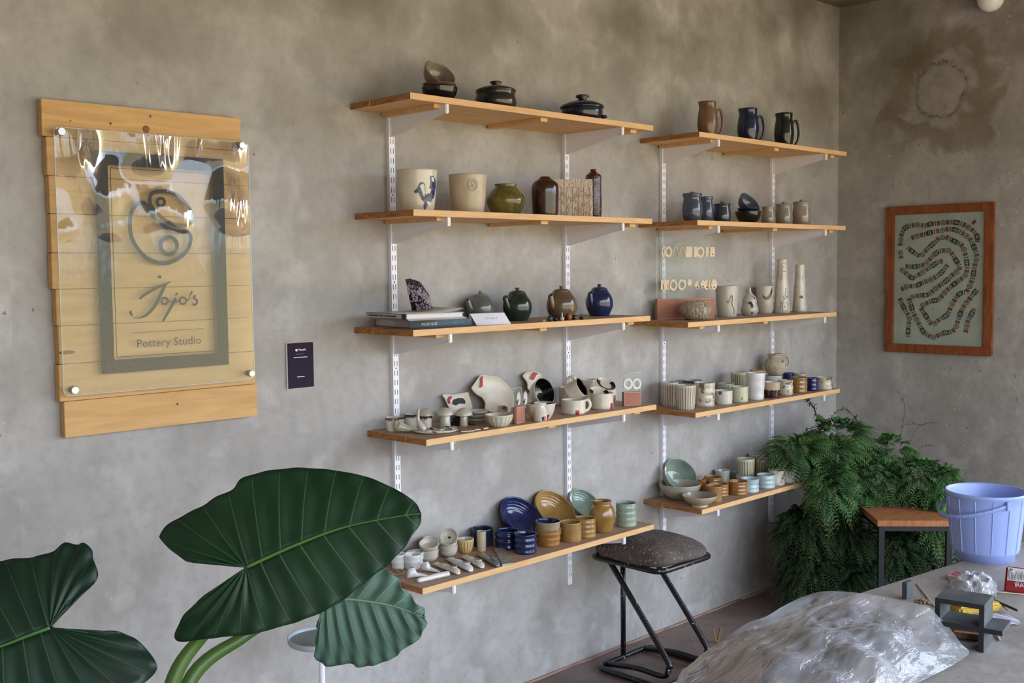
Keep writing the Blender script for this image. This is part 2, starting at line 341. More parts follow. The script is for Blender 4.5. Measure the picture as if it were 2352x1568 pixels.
G = dict(
 cream=gl('cream', (216, 206, 186), (204, 192, 170)), ivory=gl('ivory', (226, 216, 196)), white=gl('white', (222, 220, 214), (206, 204, 200)), beige=gl('beige', (200, 182, 150), (186, 166, 134), rough=.5),
 greycream=gl('greycream', (196, 188, 168), (180, 172, 152), rough=.3), olive=gl('olive', (130, 118, 50), (84, 74, 26), sc=9, dist=1.5), brown=gl('brown', (70, 30, 24), (46, 20, 16)), darkbrown=gl('darkbrown', (62, 54, 52), (34, 28, 28), sc=10),
 navy=gl('navy', (26, 40, 84), (18, 26, 56)), casserole=gl('casserole', (30, 44, 66), (16, 22, 44)), slate=gl('slate', (74, 84, 108), (58, 68, 90)), slatedark=gl('slatedark', (58, 70, 84), (42, 52, 62)),
 blue=gl('blue', (30, 46, 102), (18, 30, 74)), cobalt=gl('cobalt', (26, 32, 118), (16, 20, 84)), teal=gl('teal', (36, 56, 84), (22, 36, 62)), blackblue=gl('blackblue', (18, 22, 34), (10, 12, 20)),
 greenblack=gl('greenblack', (26, 38, 30), (14, 20, 16)), green=gl('green', (36, 62, 50), (22, 38, 32)), bronze=gl('bronze', (120, 96, 66), (86, 66, 50)), jugbrown=gl('jugbrown', (134, 92, 58), (112, 74, 44), rough=.3),
 grey=gl('grey', (150, 140, 124), (130, 120, 104)), taupe=gl('taupe', (162, 146, 124), (140, 126, 106)), greengrey=gl('greengrey', (118, 124, 110), (88, 96, 88), sc=9), greenpatch=gl('greenpatch', (66, 62, 50), (96, 100, 96), sc=22),
 amber=gl('amber', (178, 122, 52), (146, 92, 34)), mustard=gl('mustard', (178, 136, 66), (150, 106, 42)), ochre=gl('ochre', (168, 124, 52), (142, 98, 36)), sage=gl('sage', (160, 172, 148), (132, 150, 126)), sagein=gl('sagein', (134, 156, 136), (116, 138, 120)),
 pale=gl('pale', (176, 200, 200), (156, 184, 186)), celadon=gl('celadon', (182, 188, 170), (162, 170, 152)), clay=gl('clay', (176, 148, 112), (154, 126, 92), rough=.45), terracotta=mat('terracotta', (178, 122, 98), .75, col2=(156, 102, 82), scale=14), rimbrown=gl('rimbrown', (120, 76, 56)),
 bowlgrey=gl('bowlgrey', (150, 138, 118), (116, 104, 88), sc=9), stone=gl('stone', (178, 168, 146), (160, 150, 128), rough=.5), yellowfl=gl('yellowfl', (196, 172, 112), (156, 112, 40), sc=30), tan=gl('tan', (196, 176, 140), (178, 156, 118), rough=.35),
)
G['marble'] = marble('glaze_marble', (206, 200, 182), (184, 172, 148), (112, 94, 70), 16)
G['patch'] = speck(gl('patch', (214, 208, 198), (200, 192, 180)), (88, 70, 56), 26, .60, .03)
G['dots'] = speck(gl('dots', (200, 200, 164), (186, 188, 150)), (60, 50, 40), 60, .70, .02)
G['drip'] = gl('drip', (224, 216, 200), (208, 198, 180))
G['texture'] = mat('glaze_texture', (210, 186, 150), .35, col2=(150, 118, 84), scale=30, stretch=(2.5, 2.5, 1), dist=4, bump=.8, bscale=70, coat=.4)
G['relief'] = mat('glaze_relief', (72, 24, 22), .12, col2=(50, 18, 16), scale=30, dist=2, bump=1.0, bscale=60, coat=.6)
G['carved'] = mat('glaze_carved', (186, 174, 150), .55, col2=(120, 108, 86), scale=9, stretch=(6, 6, 1), dist=3, bump=.9, bscale=24)
G['jugstone'] = speck(mat('glaze_jugstone', (196, 184, 164), .6, col2=(168, 154, 132), scale=16, bump=.6, bscale=50), (110, 94, 76), 30, .62, .06)
G['bottle'] = mat('glaze_bottle', (214, 206, 188), .3, col2=(188, 178, 158), scale=16, coat=.3)
FLU = {}
def flm(tone, n, h):
    k = (tone, n, round(h, 3))
    if k not in FLU:
        cs = {'warm': ((200, 190, 168), (104, 82, 58)), 'green': ((196, 190, 160), (72, 64, 40)), 'cream': ((214, 208, 190), (170, 160, 136)), 'gold': ((206, 184, 128), (156, 110, 36))}[tone]
        FLU[k] = flute_mat('glaze_flute_%s_%d_%d' % (tone, n, int(h * 1000)), cs[0], cs[1], n, h=h)
    return FLU[k]

# ================================================================ setting
XR, ZC = 4.30, 2.915
XL, YF = -2.4, -4.6
TH = .12
def slab(name, x0, x1, y0, y1, z0, z1, m): return struct(MB().box(((x0 + x1) / 2, (y0 + y1) / 2, (z0 + z1) / 2), (x1 - x0, y1 - y0, z1 - z0)).build(name, m))
slab('wall_back', XL - TH, XR + TH, 0, TH, -.1, ZC + .1, WALL)
slab('wall_right', XR, XR + TH, RWY, 0, -.1, ZC + .1, RW)
slab('wall_left', XL - TH, XL, YF, 0, -.1, ZC + .1, WALL)
slab('floor', XL, XR, YF - .6, 0, -.1, 0, FLOOR)
slab('ceiling', XL, XR, YF - .3, 0, ZC, ZC + .1, CEIL)
slab('wall_front', XL, OPX0, YF - TH, YF, 0, ZC, WALL)
slab('trim_1', OPX0, OPX1, YF - TH, YF, 2.60, ZC, WALL)
slab('trim_2', XL, .086, -.022, 0, 0, ZC, WALL)              # shallow pilaster at the left of the picture
mb = MB()
for i in range(14):                                              # rough mortar fillet along the foot of the wall
    x = .1 + i * .3
    mb.tube([(x, -.002, .001), (x + .1, -.008 - .006 * random.random(), .002), (x + .2, -.006, .002), (x + .3, -.002, .001)], .006, 6)
struct(mb.build('baseboard_back', mat('mortar', (176, 142, 126), .9)))

# ================================================================ shelving
ZF = .9932
SH = {'L1': (1.126, 1.172, 2.354), 'L2': (.776, 1.177, 2.346), 'L3': (.409, 1.168, 2.334), 'L4': (.066, 1.213, 2.370), 'L5': (-.398, 1.188, 2.353),
      'R1': (1.127, 2.649, 3.831), 'R2': (.778, 2.637, 3.827), 'R3': (.373, 2.574, 3.747), 'R4': (.007, 2.624, 3.785), 'R5': (-.394, 2.668, 3.785)}
SH = {k: (v[0] + ZF, v[1], v[2]) for k, v in SH.items()}
# the photo's right group overlaps the left group's right ends by a gap only
TB = .0193; DEP = .30
RAILS = {'L': (1.325, 2.182), 'R': (2.793, 3.654)}
ORD = ['top', 'second', 'middle', 'fourth', 'lowest']
zbot = {0: .40, 1: on(1, -.015, 1306, 1343)[2], 2: .42, 3: on(1, -.015, 1770, 1199)[2]}
rl = 0
for side, sname in (('L', 'left'), ('R', 'right')):
    for j, x in enumerate(RAILS[side]):
        ztop = SH[side + '1'][0] - TB; zb = zbot[rl]; rl += 1
        mb = MB(); w = .024
        mb.box((x - w / 2 + .0012, -.0070, (ztop + zb) / 2), (.0024, .0132, ztop - zb))
        mb.box((x + w / 2 - .0012, -.0070, (ztop + zb) / 2), (.0024, .0132, ztop - zb)); mb.box((x, -.0145, (ztop + zb) / 2), (w, .0018, ztop - zb))
        z = ztop - .09; k = 0
        while z > zb + .02:
            for dx in (-.0052, .0052): mb.box((x + dx, -.01545, z), (.0022, .0004, .017), mi=1)
            if k % 9 == 5: disc(mb, (x, -.0158, z - .016), .0028, Vector((1, 0, 0)), Vector((0, 0, 1)), mi=1, seg=10)
            z -= .032; k += 1
        o = mb.build('shelf_rail', [WHITEM, SLOT])
        tag(o, 'white slotted metal wall rail, %s one of the %s shelf bay' % (('left', 'right')[j], sname), 'rail', 'slotted rails holding the shelves')
for k, (z, x0, x1) in SH.items():
    sname = 'left' if k[0] == 'L' else 'right'; o_ = ORD[int(k[1]) - 1]; n = int(k[1])
    t = thing('wooden_shelf', 'pine plank shelf, %s of the five in the %s bay' % (o_, sname), 'shelf', (x0, 0, z), 'pine shelves on the back wall')
    mb = MB(); yy = [-.002, -.10, -.20, -DEP]; rnd = random.Random(n + (9 if k[0] == 'R' else 0))
    for i in range(3):
        ya_, yb_ = yy[i], yy[i + 1]; dx = (rnd.random() - .5) * .004 if i < 2 else 0
        L_ = x1 - x0
        V = [(dx, ya_, 0), (L_, ya_, 0), (L_, yb_ + .0004, 0), (dx, yb_ + .0004, 0)]; V += [(a, b, -TB) for a, b, c in V]
        mb.add(V, [(0, 3, 2, 1)], 2, False); mb.add(V, [(4, 5, 6, 7), (2, 3, 7, 6), (0, 1, 5, 4)], 0, False); mb.add(V, [(0, 4, 7, 3), (1, 2, 6, 5)], 1, False)
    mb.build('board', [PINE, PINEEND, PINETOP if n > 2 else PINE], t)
    for f_ in (.115, .52, .93):
        MB().box((f_ * (x1 - x0), -.14, -TB - .006), (.034, .262, .012)).build('batten', [PINE], t)
    for j, x in enumerate(RAILS[k[0]]):
        b = thing('shelf_bracket', 'white metal bracket under the %s end of the %s %s shelf' % (('left', 'right')[j], o_, sname), 'bracket', (x, -.015, z - TB), 'white shelf brackets')
        pts = [(-.0015, 0), (-.27, 0), (-.27, -.024), (-.22, -.034), (-.0, -.078), (0, -.078)]
        for s_ in (-.0052, .0052):
            MB().prism([Vector((s_ - .001, y, zz)) for y, zz in pts], (.002, 0, 0)).build('side_plate', WHITEM, b)
        MB().box((0, -.135, -.001), (.0125, .27, .002)).build('top_flange', WHITEM, b)
        MB().rbox((0, -.2745, -.0135), (.0150, .012, .030), .0025).build('end_cap', mat('white_plastic', (240, 238, 236), .4), b)

# ================================================================ vessels
def resample(P, n):
    Q = crom([(a, b, 0) for a, b in P], 6); d = [0]
    for i in range(1, len(Q)): d.append(d[-1] + (Q[i] - Q[i - 1]).length)
    out = []; j = 0
    for k in range(n):
        s_ = d[-1] * k / (n - 1)
        while j < len(d) - 2 and d[j + 1] < s_: j += 1
        u = 0 if d[j + 1] == d[j] else (s_ - d[j]) / (d[j + 1] - d[j]); p = Q[j].lerp(Q[j + 1], min(max(u, 0), 1)); out.append((max(p.x, 0), p.y))
    return out
PR = dict(
 planter=[(.78, 0), (.84, .12), (.92, .45), (.97, .8), (1, 1)], tumbler=[(.80, 0), (.84, .1), (.93, .6), (1, 1)], cyl=[(.93, 0), (.98, .05), (1, .3), (1, .7), (1, 1)], mug=[(.90, 0), (.99, .10), (1, .4), (1, 1)],
 cup=[(.78, 0), (.9, .12), (.95, .5), (1, 1)], fcup=[(.80, 0), (.86, .1), (.93, .5), (1, 1)], bowl=[(.42, 0), (.46, .05), (.75, .3), (.93, .65), (1, 1)], deep=[(.5, 0), (.66, .12), (.86, .45), (.96, .8), (1, 1)], dish=[(.5, 0), (.7, .2), (.9, .6), (1, 1)],
 footbowl=[(.46, 0), (.46, .13), (.44, .16), (.72, .42), (.92, .74), (1, 1)], hourcup=[(.88, 0), (.95, .15), (.92, .45), (.9, .7), (1, 1)], belly=[(.8, 0), (.95, .15), (1, .38), (.88, .75), (.9, .92), (.95, 1)],
 jug=[(.72, 0), (.84, .12), (1, .4), (.93, .68), (.83, .84), (.86, 1)], jar=[(.72, 0), (.88, .12), (1, .36), (.95, .62), (.84, .82), (.93, .93), (.97, 1)], lidjar=[(.80, 0), (.96, .15), (1, .4), (.92, .72), (.88, .9), (.97, 1)],
 vase=[(.62, 0), (.8, .12), (1, .42), (.95, .62), (.70, .84), (.55, .92), (.6, 1)], bottleb=[(.9, 0), (.93, .05), (.97, .35), (1, .7), (.88, .85), (.5, .95), (.36, 1)], bottlet=[(.86, 0), (.92, .04), (1, .3), (.96, .6), (.97, .85), (.8, .90), (.40, .95), (.34, .97), (.40, 1)],
 gourd=[(.72, 0), (.95, .1), (1, .22), (.80, .42), (.84, .5), (.7, .65), (.35, .78), (.16, .9), (.17, 1)], tower=[(1, 0), (.97, .1), (.8, .45), (.65, .8), (.62, .9), (.64, 1)], carved=[(.52, 0), (.75, .12), (1, .5), (.92, .72), (.66, .97), (.64, 1)],
 teapot=[(.62, 0), (.72, .04), (.94, .28), (1, .5), (.93, .72), (.66, .93), (.6, 1)], pitcher=[(.66, 0), (.8, .12), (.97, .45), (1, .58), (.86, .78), (.66, .88), (.66, .93), (.72, 1)], round=[(.5, 0), (.8, .15), (1, .5), (.92, .8), (.66, 1)],
 rjug=[(.55, 0), (.8, .15), (1, .42), (.9, .66), (.60, .86), (.58, .92), (.68, 1)], saucer=[(.45, 0), (.55, .2), (.85, .6), (1, 1)], pot=[(.7, 0), (.9, .15), (1, .5), (.93, .85), (.97, 1)], casser=[(.66, 0), (.85, .3), (.92, .7), (.9, 1)],
 shotv=[(.82, 0), (.94, .1), (1, .6), (.93, .86), (.86, .93), (.9, 1)], minirnd=[(.6, 0), (1, .4), (.8, .75), (.4, 1)], minitall=[(.6, 0), (1, .22), (.9, .38), (.38, .55), (.3, .85), (.4, 1)])
def ridges(n, a):
    return lambda th, f: 1 + a * math.sin(2 * PI * n * f)
def flutes(n, a): return lambda th, f: (1 + a * (math.cos(n * th) - .3)) if .04 < f < .88 else 1
def wob(seed):
    r = random.Random(seed); a, b = r.random() * 6, r.random() * 6
    return lambda th: 1 + .010 * math.sin(th + a) + .008 * math.sin(2 * th + b)
def lathe_prof(key, r, h, open_=True, t=.0038, n=26, fl=None, seed=1, mi_in=1):
    P = resample(PR[key] if isinstance(key, str) else key, n); wb = wob(seed)
    out = [(0, 0, 0), (P[0][0] * r * .97, 0, 0)] + [(a * r, max(b * h, 0.0), 0) for a, b in P]
    if open_:
        t = min(t, r * .12); rimr = P[-1][0] * r
        out.append((rimr - t * .3, h + t * .25, 0)); out.append((rimr - t * .9, h, mi_in))
        for a, b in reversed(P[2:-1]):
            z = b * h
            if z < t * 1.5: break
            out.append((max(a * r - t, r * .05), z, mi_in))
        out.append((0, t * 1.5, mi_in))
    else: out.append((0, h, 0))
    rf = (lambda th, z: wb(th) * (fl(th, min(max(z / h, 0), 1)) if fl else 1))
    return out, rf
def place(cx, Y, z):
    a, b = -.9, 4.29
    lo = a; hi = b
    for _ in range(40):
        m = (lo + hi) / 2
        if pj((m, Y, z))[0] < cx: lo = m
        else: hi = m
    return Vector(((lo + hi) / 2, Y, z))
def ytop_of(c, r, z):
    return min(pj((c.x + r * math.cos(a * PI / 6), c.y + r * math.sin(a * PI / 6), z))[1] for a in range(12))
def ybot_of(c, r, z):
    return max(pj((c.x + r * math.cos(a * PI / 6), c.y + r * math.sin(a * PI / 6), z))[1] for a in range(12))
PLACED = []
def fit(shelf, cx, w, yt, yb, Y=None, rb=.8, rt=1.0, z0=None):
    """real position, radius and height of a round vessel from where it stands on its shelf"""
    z = SH[shelf][0] if z0 is None else z0; h = .08; r = .04; Yc = Y if Y is not None else -.15
    for it in range(4):
        c = place(cx, Yc, z + h / 2); s_ = FPX / pj(c)[2]; r = w / 2 / s_
        if Y is None:
            lo, hi = -DEP + r * rb + .002, -r - .004       # lo = near the front edge
            for _ in range(24):
                m = (lo + hi) / 2; cc = place(cx, m, z + h / 2)
                if ybot_of(cc, r * rb, z) > yb: lo = m
                else: hi = m
            Yc = (lo + hi) / 2
        else: Yc = min(Y, -r - .004)
        c = place(cx, Yc, z + h / 2); lo, hi = .005, .6
        for _ in range(26):
            m = (lo + hi) / 2
            if ytop_of(c, r * rt, z + m) < yt: hi = m
            else: lo = m
        h = (lo + hi) / 2
    c.z = z
    return c, r, h
def stacked(name, label, cat, c, z, r, h, prof, m, group):
    pf, rf = lathe_prof(prof, r, h, True, seed=int(z * 1e4)); o = MB().lathe(pf, 40, rf=rf).build(name, [m, m], None, (c.x, c.y, z)); return tag(o, label, cat, group)
def smooth_handle(r, z0, z1, out, rad, ang, th=.006, n=8, flat=1, ra=None, rb=None):
    d = Vector((math.cos(ang), math.sin(ang), 0))
    ra = r * .97 if ra is None else ra; rb = r * .97 if rb is None else rb
    P = [d * rb + UP * z1, d * (rb * .4 + r * .6 + out * .6) + UP * (z1 + (z1 - z0) * .06), d * (r + out) + UP * (z1 - (z1 - z0) * .35), d * (r + out * .75) + UP * (z0 + (z1 - z0) * .25), d * ra + UP * z0]
    return MB().tube(crom(P, n), rad, 10)
RANG = math.atan2(RT.y, RT.x)          # the direction that reads as "to the right" from the viewer
CANG = math.atan2(-FW.y, -FW.x)
def vessel(name, label, cat, shelf, cx, w, yt, yb, prof, m, group=None, Y=None, open_=True, inner=None, fl=None, handle=None, z0=None, lid=None, spout=None, rb=None, extra=None, mfun=None, pour=0):
    P = PR[prof]
    if yb is None: Y = -.15 if Y is None else Y
    c, r, h = fit(shelf, cx, w, yt, yb, Y, rb or P[0][0], P[-1][0] if not lid else .3, z0)
    if mfun: m = mfun(h)
    PLACED.append((name, c, r, h))
    mats = [m, inner or m]; H0 = h
    if lid: h = h * lid[0]
    pf, rf = lathe_prof(prof, r, h, open_ and not lid, fl=fl, seed=len(PLACED))
    if pour:
        r0 = rf; rf = lambda th, z: r0(th, z) * (1 + pour * math.exp(-((math.atan2(math.sin(th - RANG - PI), math.cos(th - RANG - PI))) / .35) ** 2) * max(0, (z / h - .86) / .14))
    multi = handle or lid or spout or extra
    if not multi:
        o = MB().lathe(pf, 40, rf=rf).build(name, mats, None, c); tag(o, label, cat, group); o['h'] = h
        del o['h']; return o, c, r, h
    t = thing(name, label, cat, c, group)
    MB().lathe(pf, 40, rf=rf).build('body', mats, t)
    if handle:
        z0_, z1_, out, rad, ang = handle; smooth_handle(r * .93, h * z0_, h * z1_, r * out, rad, RANG + ang, ra=r * rad_at(P, z0_) * .98, rb=r * rad_at(P, z1_) * .98).build('handle', m, t)
    if lid:
        rr = r * lid[1]; lh = H0 - h; km = lid[2] if len(lid) > 2 else m
        lp = [(0, -.002), (rr * .96, -.002), (rr, .001), (rr, lh * .12), (rr * .92, lh * .25), (rr * .6, lh * .48), (rr * .25, lh * .56)]
        kb = [(rr * .2, lh * .54), (rr * .16, lh * .66), (rr * .30, lh * .82), (rr * .28, lh * .96), (rr * .12, lh), (0, lh * 1.0)]
        L = MB().lathe([(a, b + h) for a, b in lp] + [(0, h + lh * .57)], 32).build('lid', km, t)
        MB().lathe([(0, h + lh * .5)] + [(a, b + h) for a, b in kb], 20).build('knob', km, L)
    if spout:
        d = (cdir(*spout[0])); d.z = 0; d.normalize(); p0 = d * r * .8 + UP * h * .45
        q = d * (r * spout[1]) + UP * (h * spout[2])
        pts = crom([p0, p0.lerp(q, .5) - UP * r * .10, q], 6)
        n = len(pts); MB().tube(pts, [r * (.28 - .11 * i / (n - 1)) for i in range(n)], 16, caps=False).tube([q, q + (d * .9 + UP * .5) * .0015], [r * .135, r * .135], 14, mi=1).tube([q + (pts[-1] - pts[-2]).normalized().orthogonal().normalized() * 0 + Vector(v_) * r * .155 for v_ in [((d * .55 - UP * .83) * math.cos(a_) + Vector((-d.y, d.x, 0)) * math.sin(a_)) for a_ in [k_ * PI / 8 for k_ in range(16)]]], r * .035, 6, closed=True).build('spout', [m, BLACK], t)  # black cap at the tip paints the shade inside the spout
    if extra: extra(t, r, h, PR[prof])
    return t, c, r, h
def rad_at(P, f):
    Q = resample(P, 30)
    for i in range(29):
        if Q[i][1] <= f <= Q[i + 1][1]:
            u = (f - Q[i][1]) / max(Q[i + 1][1] - Q[i][1], 1e-6); return Q[i][0] * (1 - u) + Q[i + 1][0] * u
    return Q[-1][0]
def decal(parent, P, r, h, outline, m, name='painted_mark', ang0=None, lift=.0008):
    """painted shape given as (u, z) fractions: u in radii around the pot from the side facing the viewer, z in heights"""
    bm = bmesh.new(); vs = [bm.verts.new((u, z, 0)) for u, z in outline]; bm.faces.new(vs)
    bmesh.ops.triangulate(bm, faces=bm.faces[:]); bmesh.ops.subdivide_edges(bm, edges=bm.edges[:], cuts=3, use_grid_fill=True)
    V = []; a0 = CANG if ang0 is None else ang0
    for v in bm.verts:
        th = a0 + v.co.x; rr = rad_at(P, min(max(v.co.y, 0), 1)) * r * 1.012 + lift
        V.append((rr * math.cos(th), rr * math.sin(th), v.co.y * h))
    F = [[v.index for v in f.verts] for f in bm.faces]; bm.free()
    return MB().add(V, F).build(name, m, parent)
def circ(u, z, ru, rz, n=16): return [(u + ru * math.cos(2 * PI * i / n), z + rz * math.sin(2 * PI * i / n)) for i in range(n)]
def square(u, z, du, dz): return [(u - du, z - dz), (u + du, z - dz), (u + du, z + dz), (u - du, z + dz)]
def stroke(parent, P, r, h, pts, w, m, name='painted_line'):
    """line painted on a pot, points as (u, z)"""
    Q = crom([(a, b, 0) for a, b in pts], 5); out = []
    for p in Q:
        th = CANG + p.x; rr = rad_at(P, min(max(p.y, 0), 1)) * r * 1.012 + .0004; out.append(Vector((rr * math.cos(th), rr * math.sin(th), p.y * h)))
    return MB().tube(out, w, 5).build(name, m, parent)
def tilted(name, label, cat, cx, cy, Y, wpx, prof, m, axis, hfrac, group=None, inner=None, fl=None, rest=None, handle=False, mark=None):
    """bowl lying over: its rim centre seen at (cx, cy), axis pointing out of the mouth"""
    ax = cdir(*axis) if not isinstance(axis, Vector) else axis.normalized()
    q = Vector((0, 0, 1)).rotation_difference(ax).to_matrix()
    def sol(Y):
        c = on(1, Y, cx, cy); r = wpx / 2 / (FPX / pj(c)[2]); h = r * 2 * hfrac
        low = min((c + q @ Vector((a * r * math.cos(k * PI / 8), a * r * math.sin(k * PI / 8), (b - 1) * h))).z for a, b in PR[prof] for k in range(16))
        back = max((c + q @ Vector((a * r * math.cos(k * PI / 8), a * r * math.sin(k * PI / 8), (b - 1) * h))).y for a, b in PR[prof] for k in range(16))
        return c, r, h, low, back
    if rest is not None:
        lo, hi = Y - .025, Y + .025       # farther from wall = lower
        for _ in range(24):
            mY = (lo + hi) / 2
            if sol(mY)[3] > rest: hi = mY
            else: lo = mY
        Y = (lo + hi) / 2
    while sol(Y)[4] > -.002 and Y > -.3: Y -= .002
    if rest is not None and sol(Y)[4] < -.02 and 'leaning' in name:
        while sol(Y)[4] < -.006: Y += .002
    c, r, h, low, back = sol(Y)
    pf, rf = lathe_prof(prof, r, h, True, fl=fl, seed=int(cx))
    M = q.to_4x4(); base = c - ax * h
    mb = MB().lathe(pf, 44, rf=rf)
    if handle or mark:
        t = thing(name, label, cat, base, group); t.rotation_euler = q.to_euler(); o = mb.build('body', [m, inner or m], t)
        if handle: smooth_handle(r * .98, h * .25, h * .85, r * .45, .006, handle if isinstance(handle, float) else 0).build('handle', m, t)
        if mark: mark(t, r, h)
        return t, c, r, h, ax
    o = mb.build(name, [m, inner or m], None, base); o.rotation_euler = q.to_euler(); tag(o, label, cat, group)
    return o, c, r, h, ax

# ---------------------------------------------------------------- top shelf, left bay
GA = 'pots on the top left shelf'
o, c, r, h = vessel('serving_bowl', 'glossy blue-black bowl at the bottom of the tilted bowl stack on the top left shelf', 'bowl', 'L1', 1010, 84, 194, None, 'bowl', G['blackblue'], GA, Y=-.17)
bz = SH['L1'][0] + h
stacked('serving_bowl', 'brown-rimmed bowl nested between the black bowl and the tipped grey one', 'bowl', c, bz - .014, r * .93, .024, 'saucer', G['rimbrown'], GA)
tilted('serving_bowl', 'grey speckled bowl tipped on its side on top of the dark bowls', 'bowl', 1011, 166, -.175, 80, 'deep', G['bowlgrey'], Vector((0, -.70, .62)), .42, GA, inner=G['bowlgrey'], rest=bz + .012)
vessel('lidded_pot', 'dark brown round pot with knobbed lid on the top left shelf', 'pot', 'L1', 1139, 97, 184, None, 'pot', G['darkbrown'], GA, Y=-.16, lid=(.66, .96))
def cass_handles(t, r, h, P):
    for a in (RANG, RANG + PI):
        d = Vector((math.cos(a), math.sin(a), 0)); s_ = Vector((-d.y, d.x, 0))
        MB().tube(crom([d * r * .9 - s_ * r * .2 + UP * h * .45, d * r * 1.06 - s_ * r * .14 + UP * h * .45, d * r * 1.06 + s_ * r * .14 + UP * h * .45, d * r * .9 + s_ * r * .2 + UP * h * .45], 5), .005, 8).build('handle', G['navy'], t)
vessel('casserole', 'dark blue lidded casserole with loop handles, right end of the top left shelf', 'casserole', 'L1', 1337, 102, 215, None, 'casser', G['casserole'], GA, Y=-.16, lid=(.52, 1.0), extra=cass_handles)
# ---------------------------------------------------------------- top shelf, right bay: three jugs
GB = 'three tall jugs on the top right shelf'
for cx, w, yt, k, col in ((1625, 47, 231, 'jugbrown', 'matt brown'), (1718, 49, 247, 'navy', 'glossy dark blue'), (1801, 45, 258, 'greenblack', 'glossy black-green')):
    vessel('jug', '%s tall jug with a looped handle on the top right shelf' % col, 'jug', 'R1', cx, w, yt, None, 'jug', G[k], GB, Y=-.16, handle=(.05, .74, .55, .0055, 0.0), inner=G[k], pour=.10)
# ---------------------------------------------------------------- second shelf, left bay
GC = 'vases and planters on the second left shelf'
def fish(t, r, h, P):
    f1 = [(.386, .69), (.505, .64), (.53, .53), (.505, .445), (.594, .38), (.63, .25), (.805, .06), (.66, .17), (.56, .03), (.456, .115), (.505, .236), (.363, .27), (.25, .368), (.162, .445), (-.01, .434), (-.05, .478), (.12, .544), (.162, .61), (.27, .676)]
    f2 = [(.80, .83), (.975, .85), (1.2, .775), (1.32, .70), (1.28, .53), (1.2, .357), (1.05, .31), (.94, .225), (.775, .247), (.66, .26), (.58, .38), (.69, .42), (.87, .445), (.94, .53), (.76, .555), (.84, .62), (.84, .73)]
    decal(t, P, r, h, f1, BLUEPAINT, 'painted_fish'); decal(t, P, r, h, f2, BLUEPAINT, 'painted_fish')
    decal(t, P, r, h, [(.22, .60), (.38, .66), (.48, .60), (.48, .50), (.50, .40), (.46, .34), (.38, .42), (.30, .52)], G['white'], 'pale_belly', lift=.0016)
    decal(t, P, r, h, [(.86, .80), (.98, .82), (1.08, .76), (1.02, .70), (.90, .72)], G['white'], 'pale_head', lift=.0016)
vessel('planter', 'glossy white planter painted with two blue fish', 'planter', 'L2', 957.5, 95, 387, None, 'planter', G['cream'], GC, Y=-.155, extra=fish)
def emblem(t, r, h, P):
    for a in (.155, .12): 
        pts = [(.30 + a * 1.7 * math.cos(x * PI / 8), .72 + a * math.sin(x * PI / 8)) for x in range(17)]
        stroke(t, P, r, h, pts, .0009, G['beige'], 'pressed_emblem')
    stroke(t, P, r, h, [(.16, .66), (.26, .70), (.34, .66), (.40, .76), (.34, .82), (.26, .78), (.30, .70), (.42, .64)], .0012, G['beige'], 'pressed_emblem')
vessel('planter', 'matt beige planter with a pressed round emblem near its rim', 'planter', 'L2', 1074.5, 89, 398, None, 'planter', G['beige'], GC, Y=-.155, extra=emblem)
vessel('vase', 'squat round olive-green vase with a short wide neck', 'vase', 'L2', 1161.5, 88, 421.5, None, 'vase', G['olive'], GC, Y=-.16, fl=ridges(9, .006))
vessel('vase', 'broad-shouldered glossy dark brown vase with a narrow mouth', 'vase', 'L2', 1252, 63, 405.5, None, 'bottleb', G['brown'], GC, Y=-.19)
# slab-built textured vase
c0 = place(1313, -.185, 1.80); zs = SH['L2'][0]; s0 = FPX / pj(c0)[2]
wd_ = 93 / s0; hh = 87 / s0; dirx = RT; rot = Matrix.Rotation(math.atan2(dirx.y, dirx.x) + .10, 3, 'Z')
t = thing('slab_vase', 'rectangular cream slab vase covered in stamped rings and lines', 'vase', (c0.x, c0.y, zs), GC)
mb = MB(); tk = .045
for sx, sy, a, b in ((0, -1, wd_, .006), (0, 1, wd_, .006), (-1, 0, .006, tk), (1, 0, .006, tk)):
    mb.rbox(rot @ Vector((sx * (wd_ / 2 - .003), sy * (tk / 2), hh / 2)), (a, b, hh), .0015, rot)
mb.box((0, 0, .004), (wd_ * .97, tk, .006), rot); mb.build('body', G['texture'], t)
mb = MB(); rr_ = random.Random(3)
for i in range(26):
    u = rr_.uniform(-.44, .44) * wd_; v = rr_.uniform(.08, .62) * hh; q = rr_.uniform(.0035, .007)
    mb.tube([rot @ Vector((u + q * math.cos(a * PI / 6), -tk / 2 - .0035, v + q * math.sin(a * PI / 6))) for a in range(12)], .0010, 5, closed=True)
for i in range(7):
    u = (-.42 + i * .14) * wd_; mb.tube([rot @ Vector((u + rr_.uniform(-.002, .002), -tk / 2 - .0035, (.05 + k * .15) * hh)) for k in range(6)], .0009, 5)
mb.build('stamped_pattern', G['clay'], t)
vessel('bottle_vase', 'tall narrow reddish-brown bottle vase with carved leaves, behind the slab vase', 'vase', 'L2', 1363, 38, 388.6, None, 'bottlet', G['relief'], GC, Y=-.15)
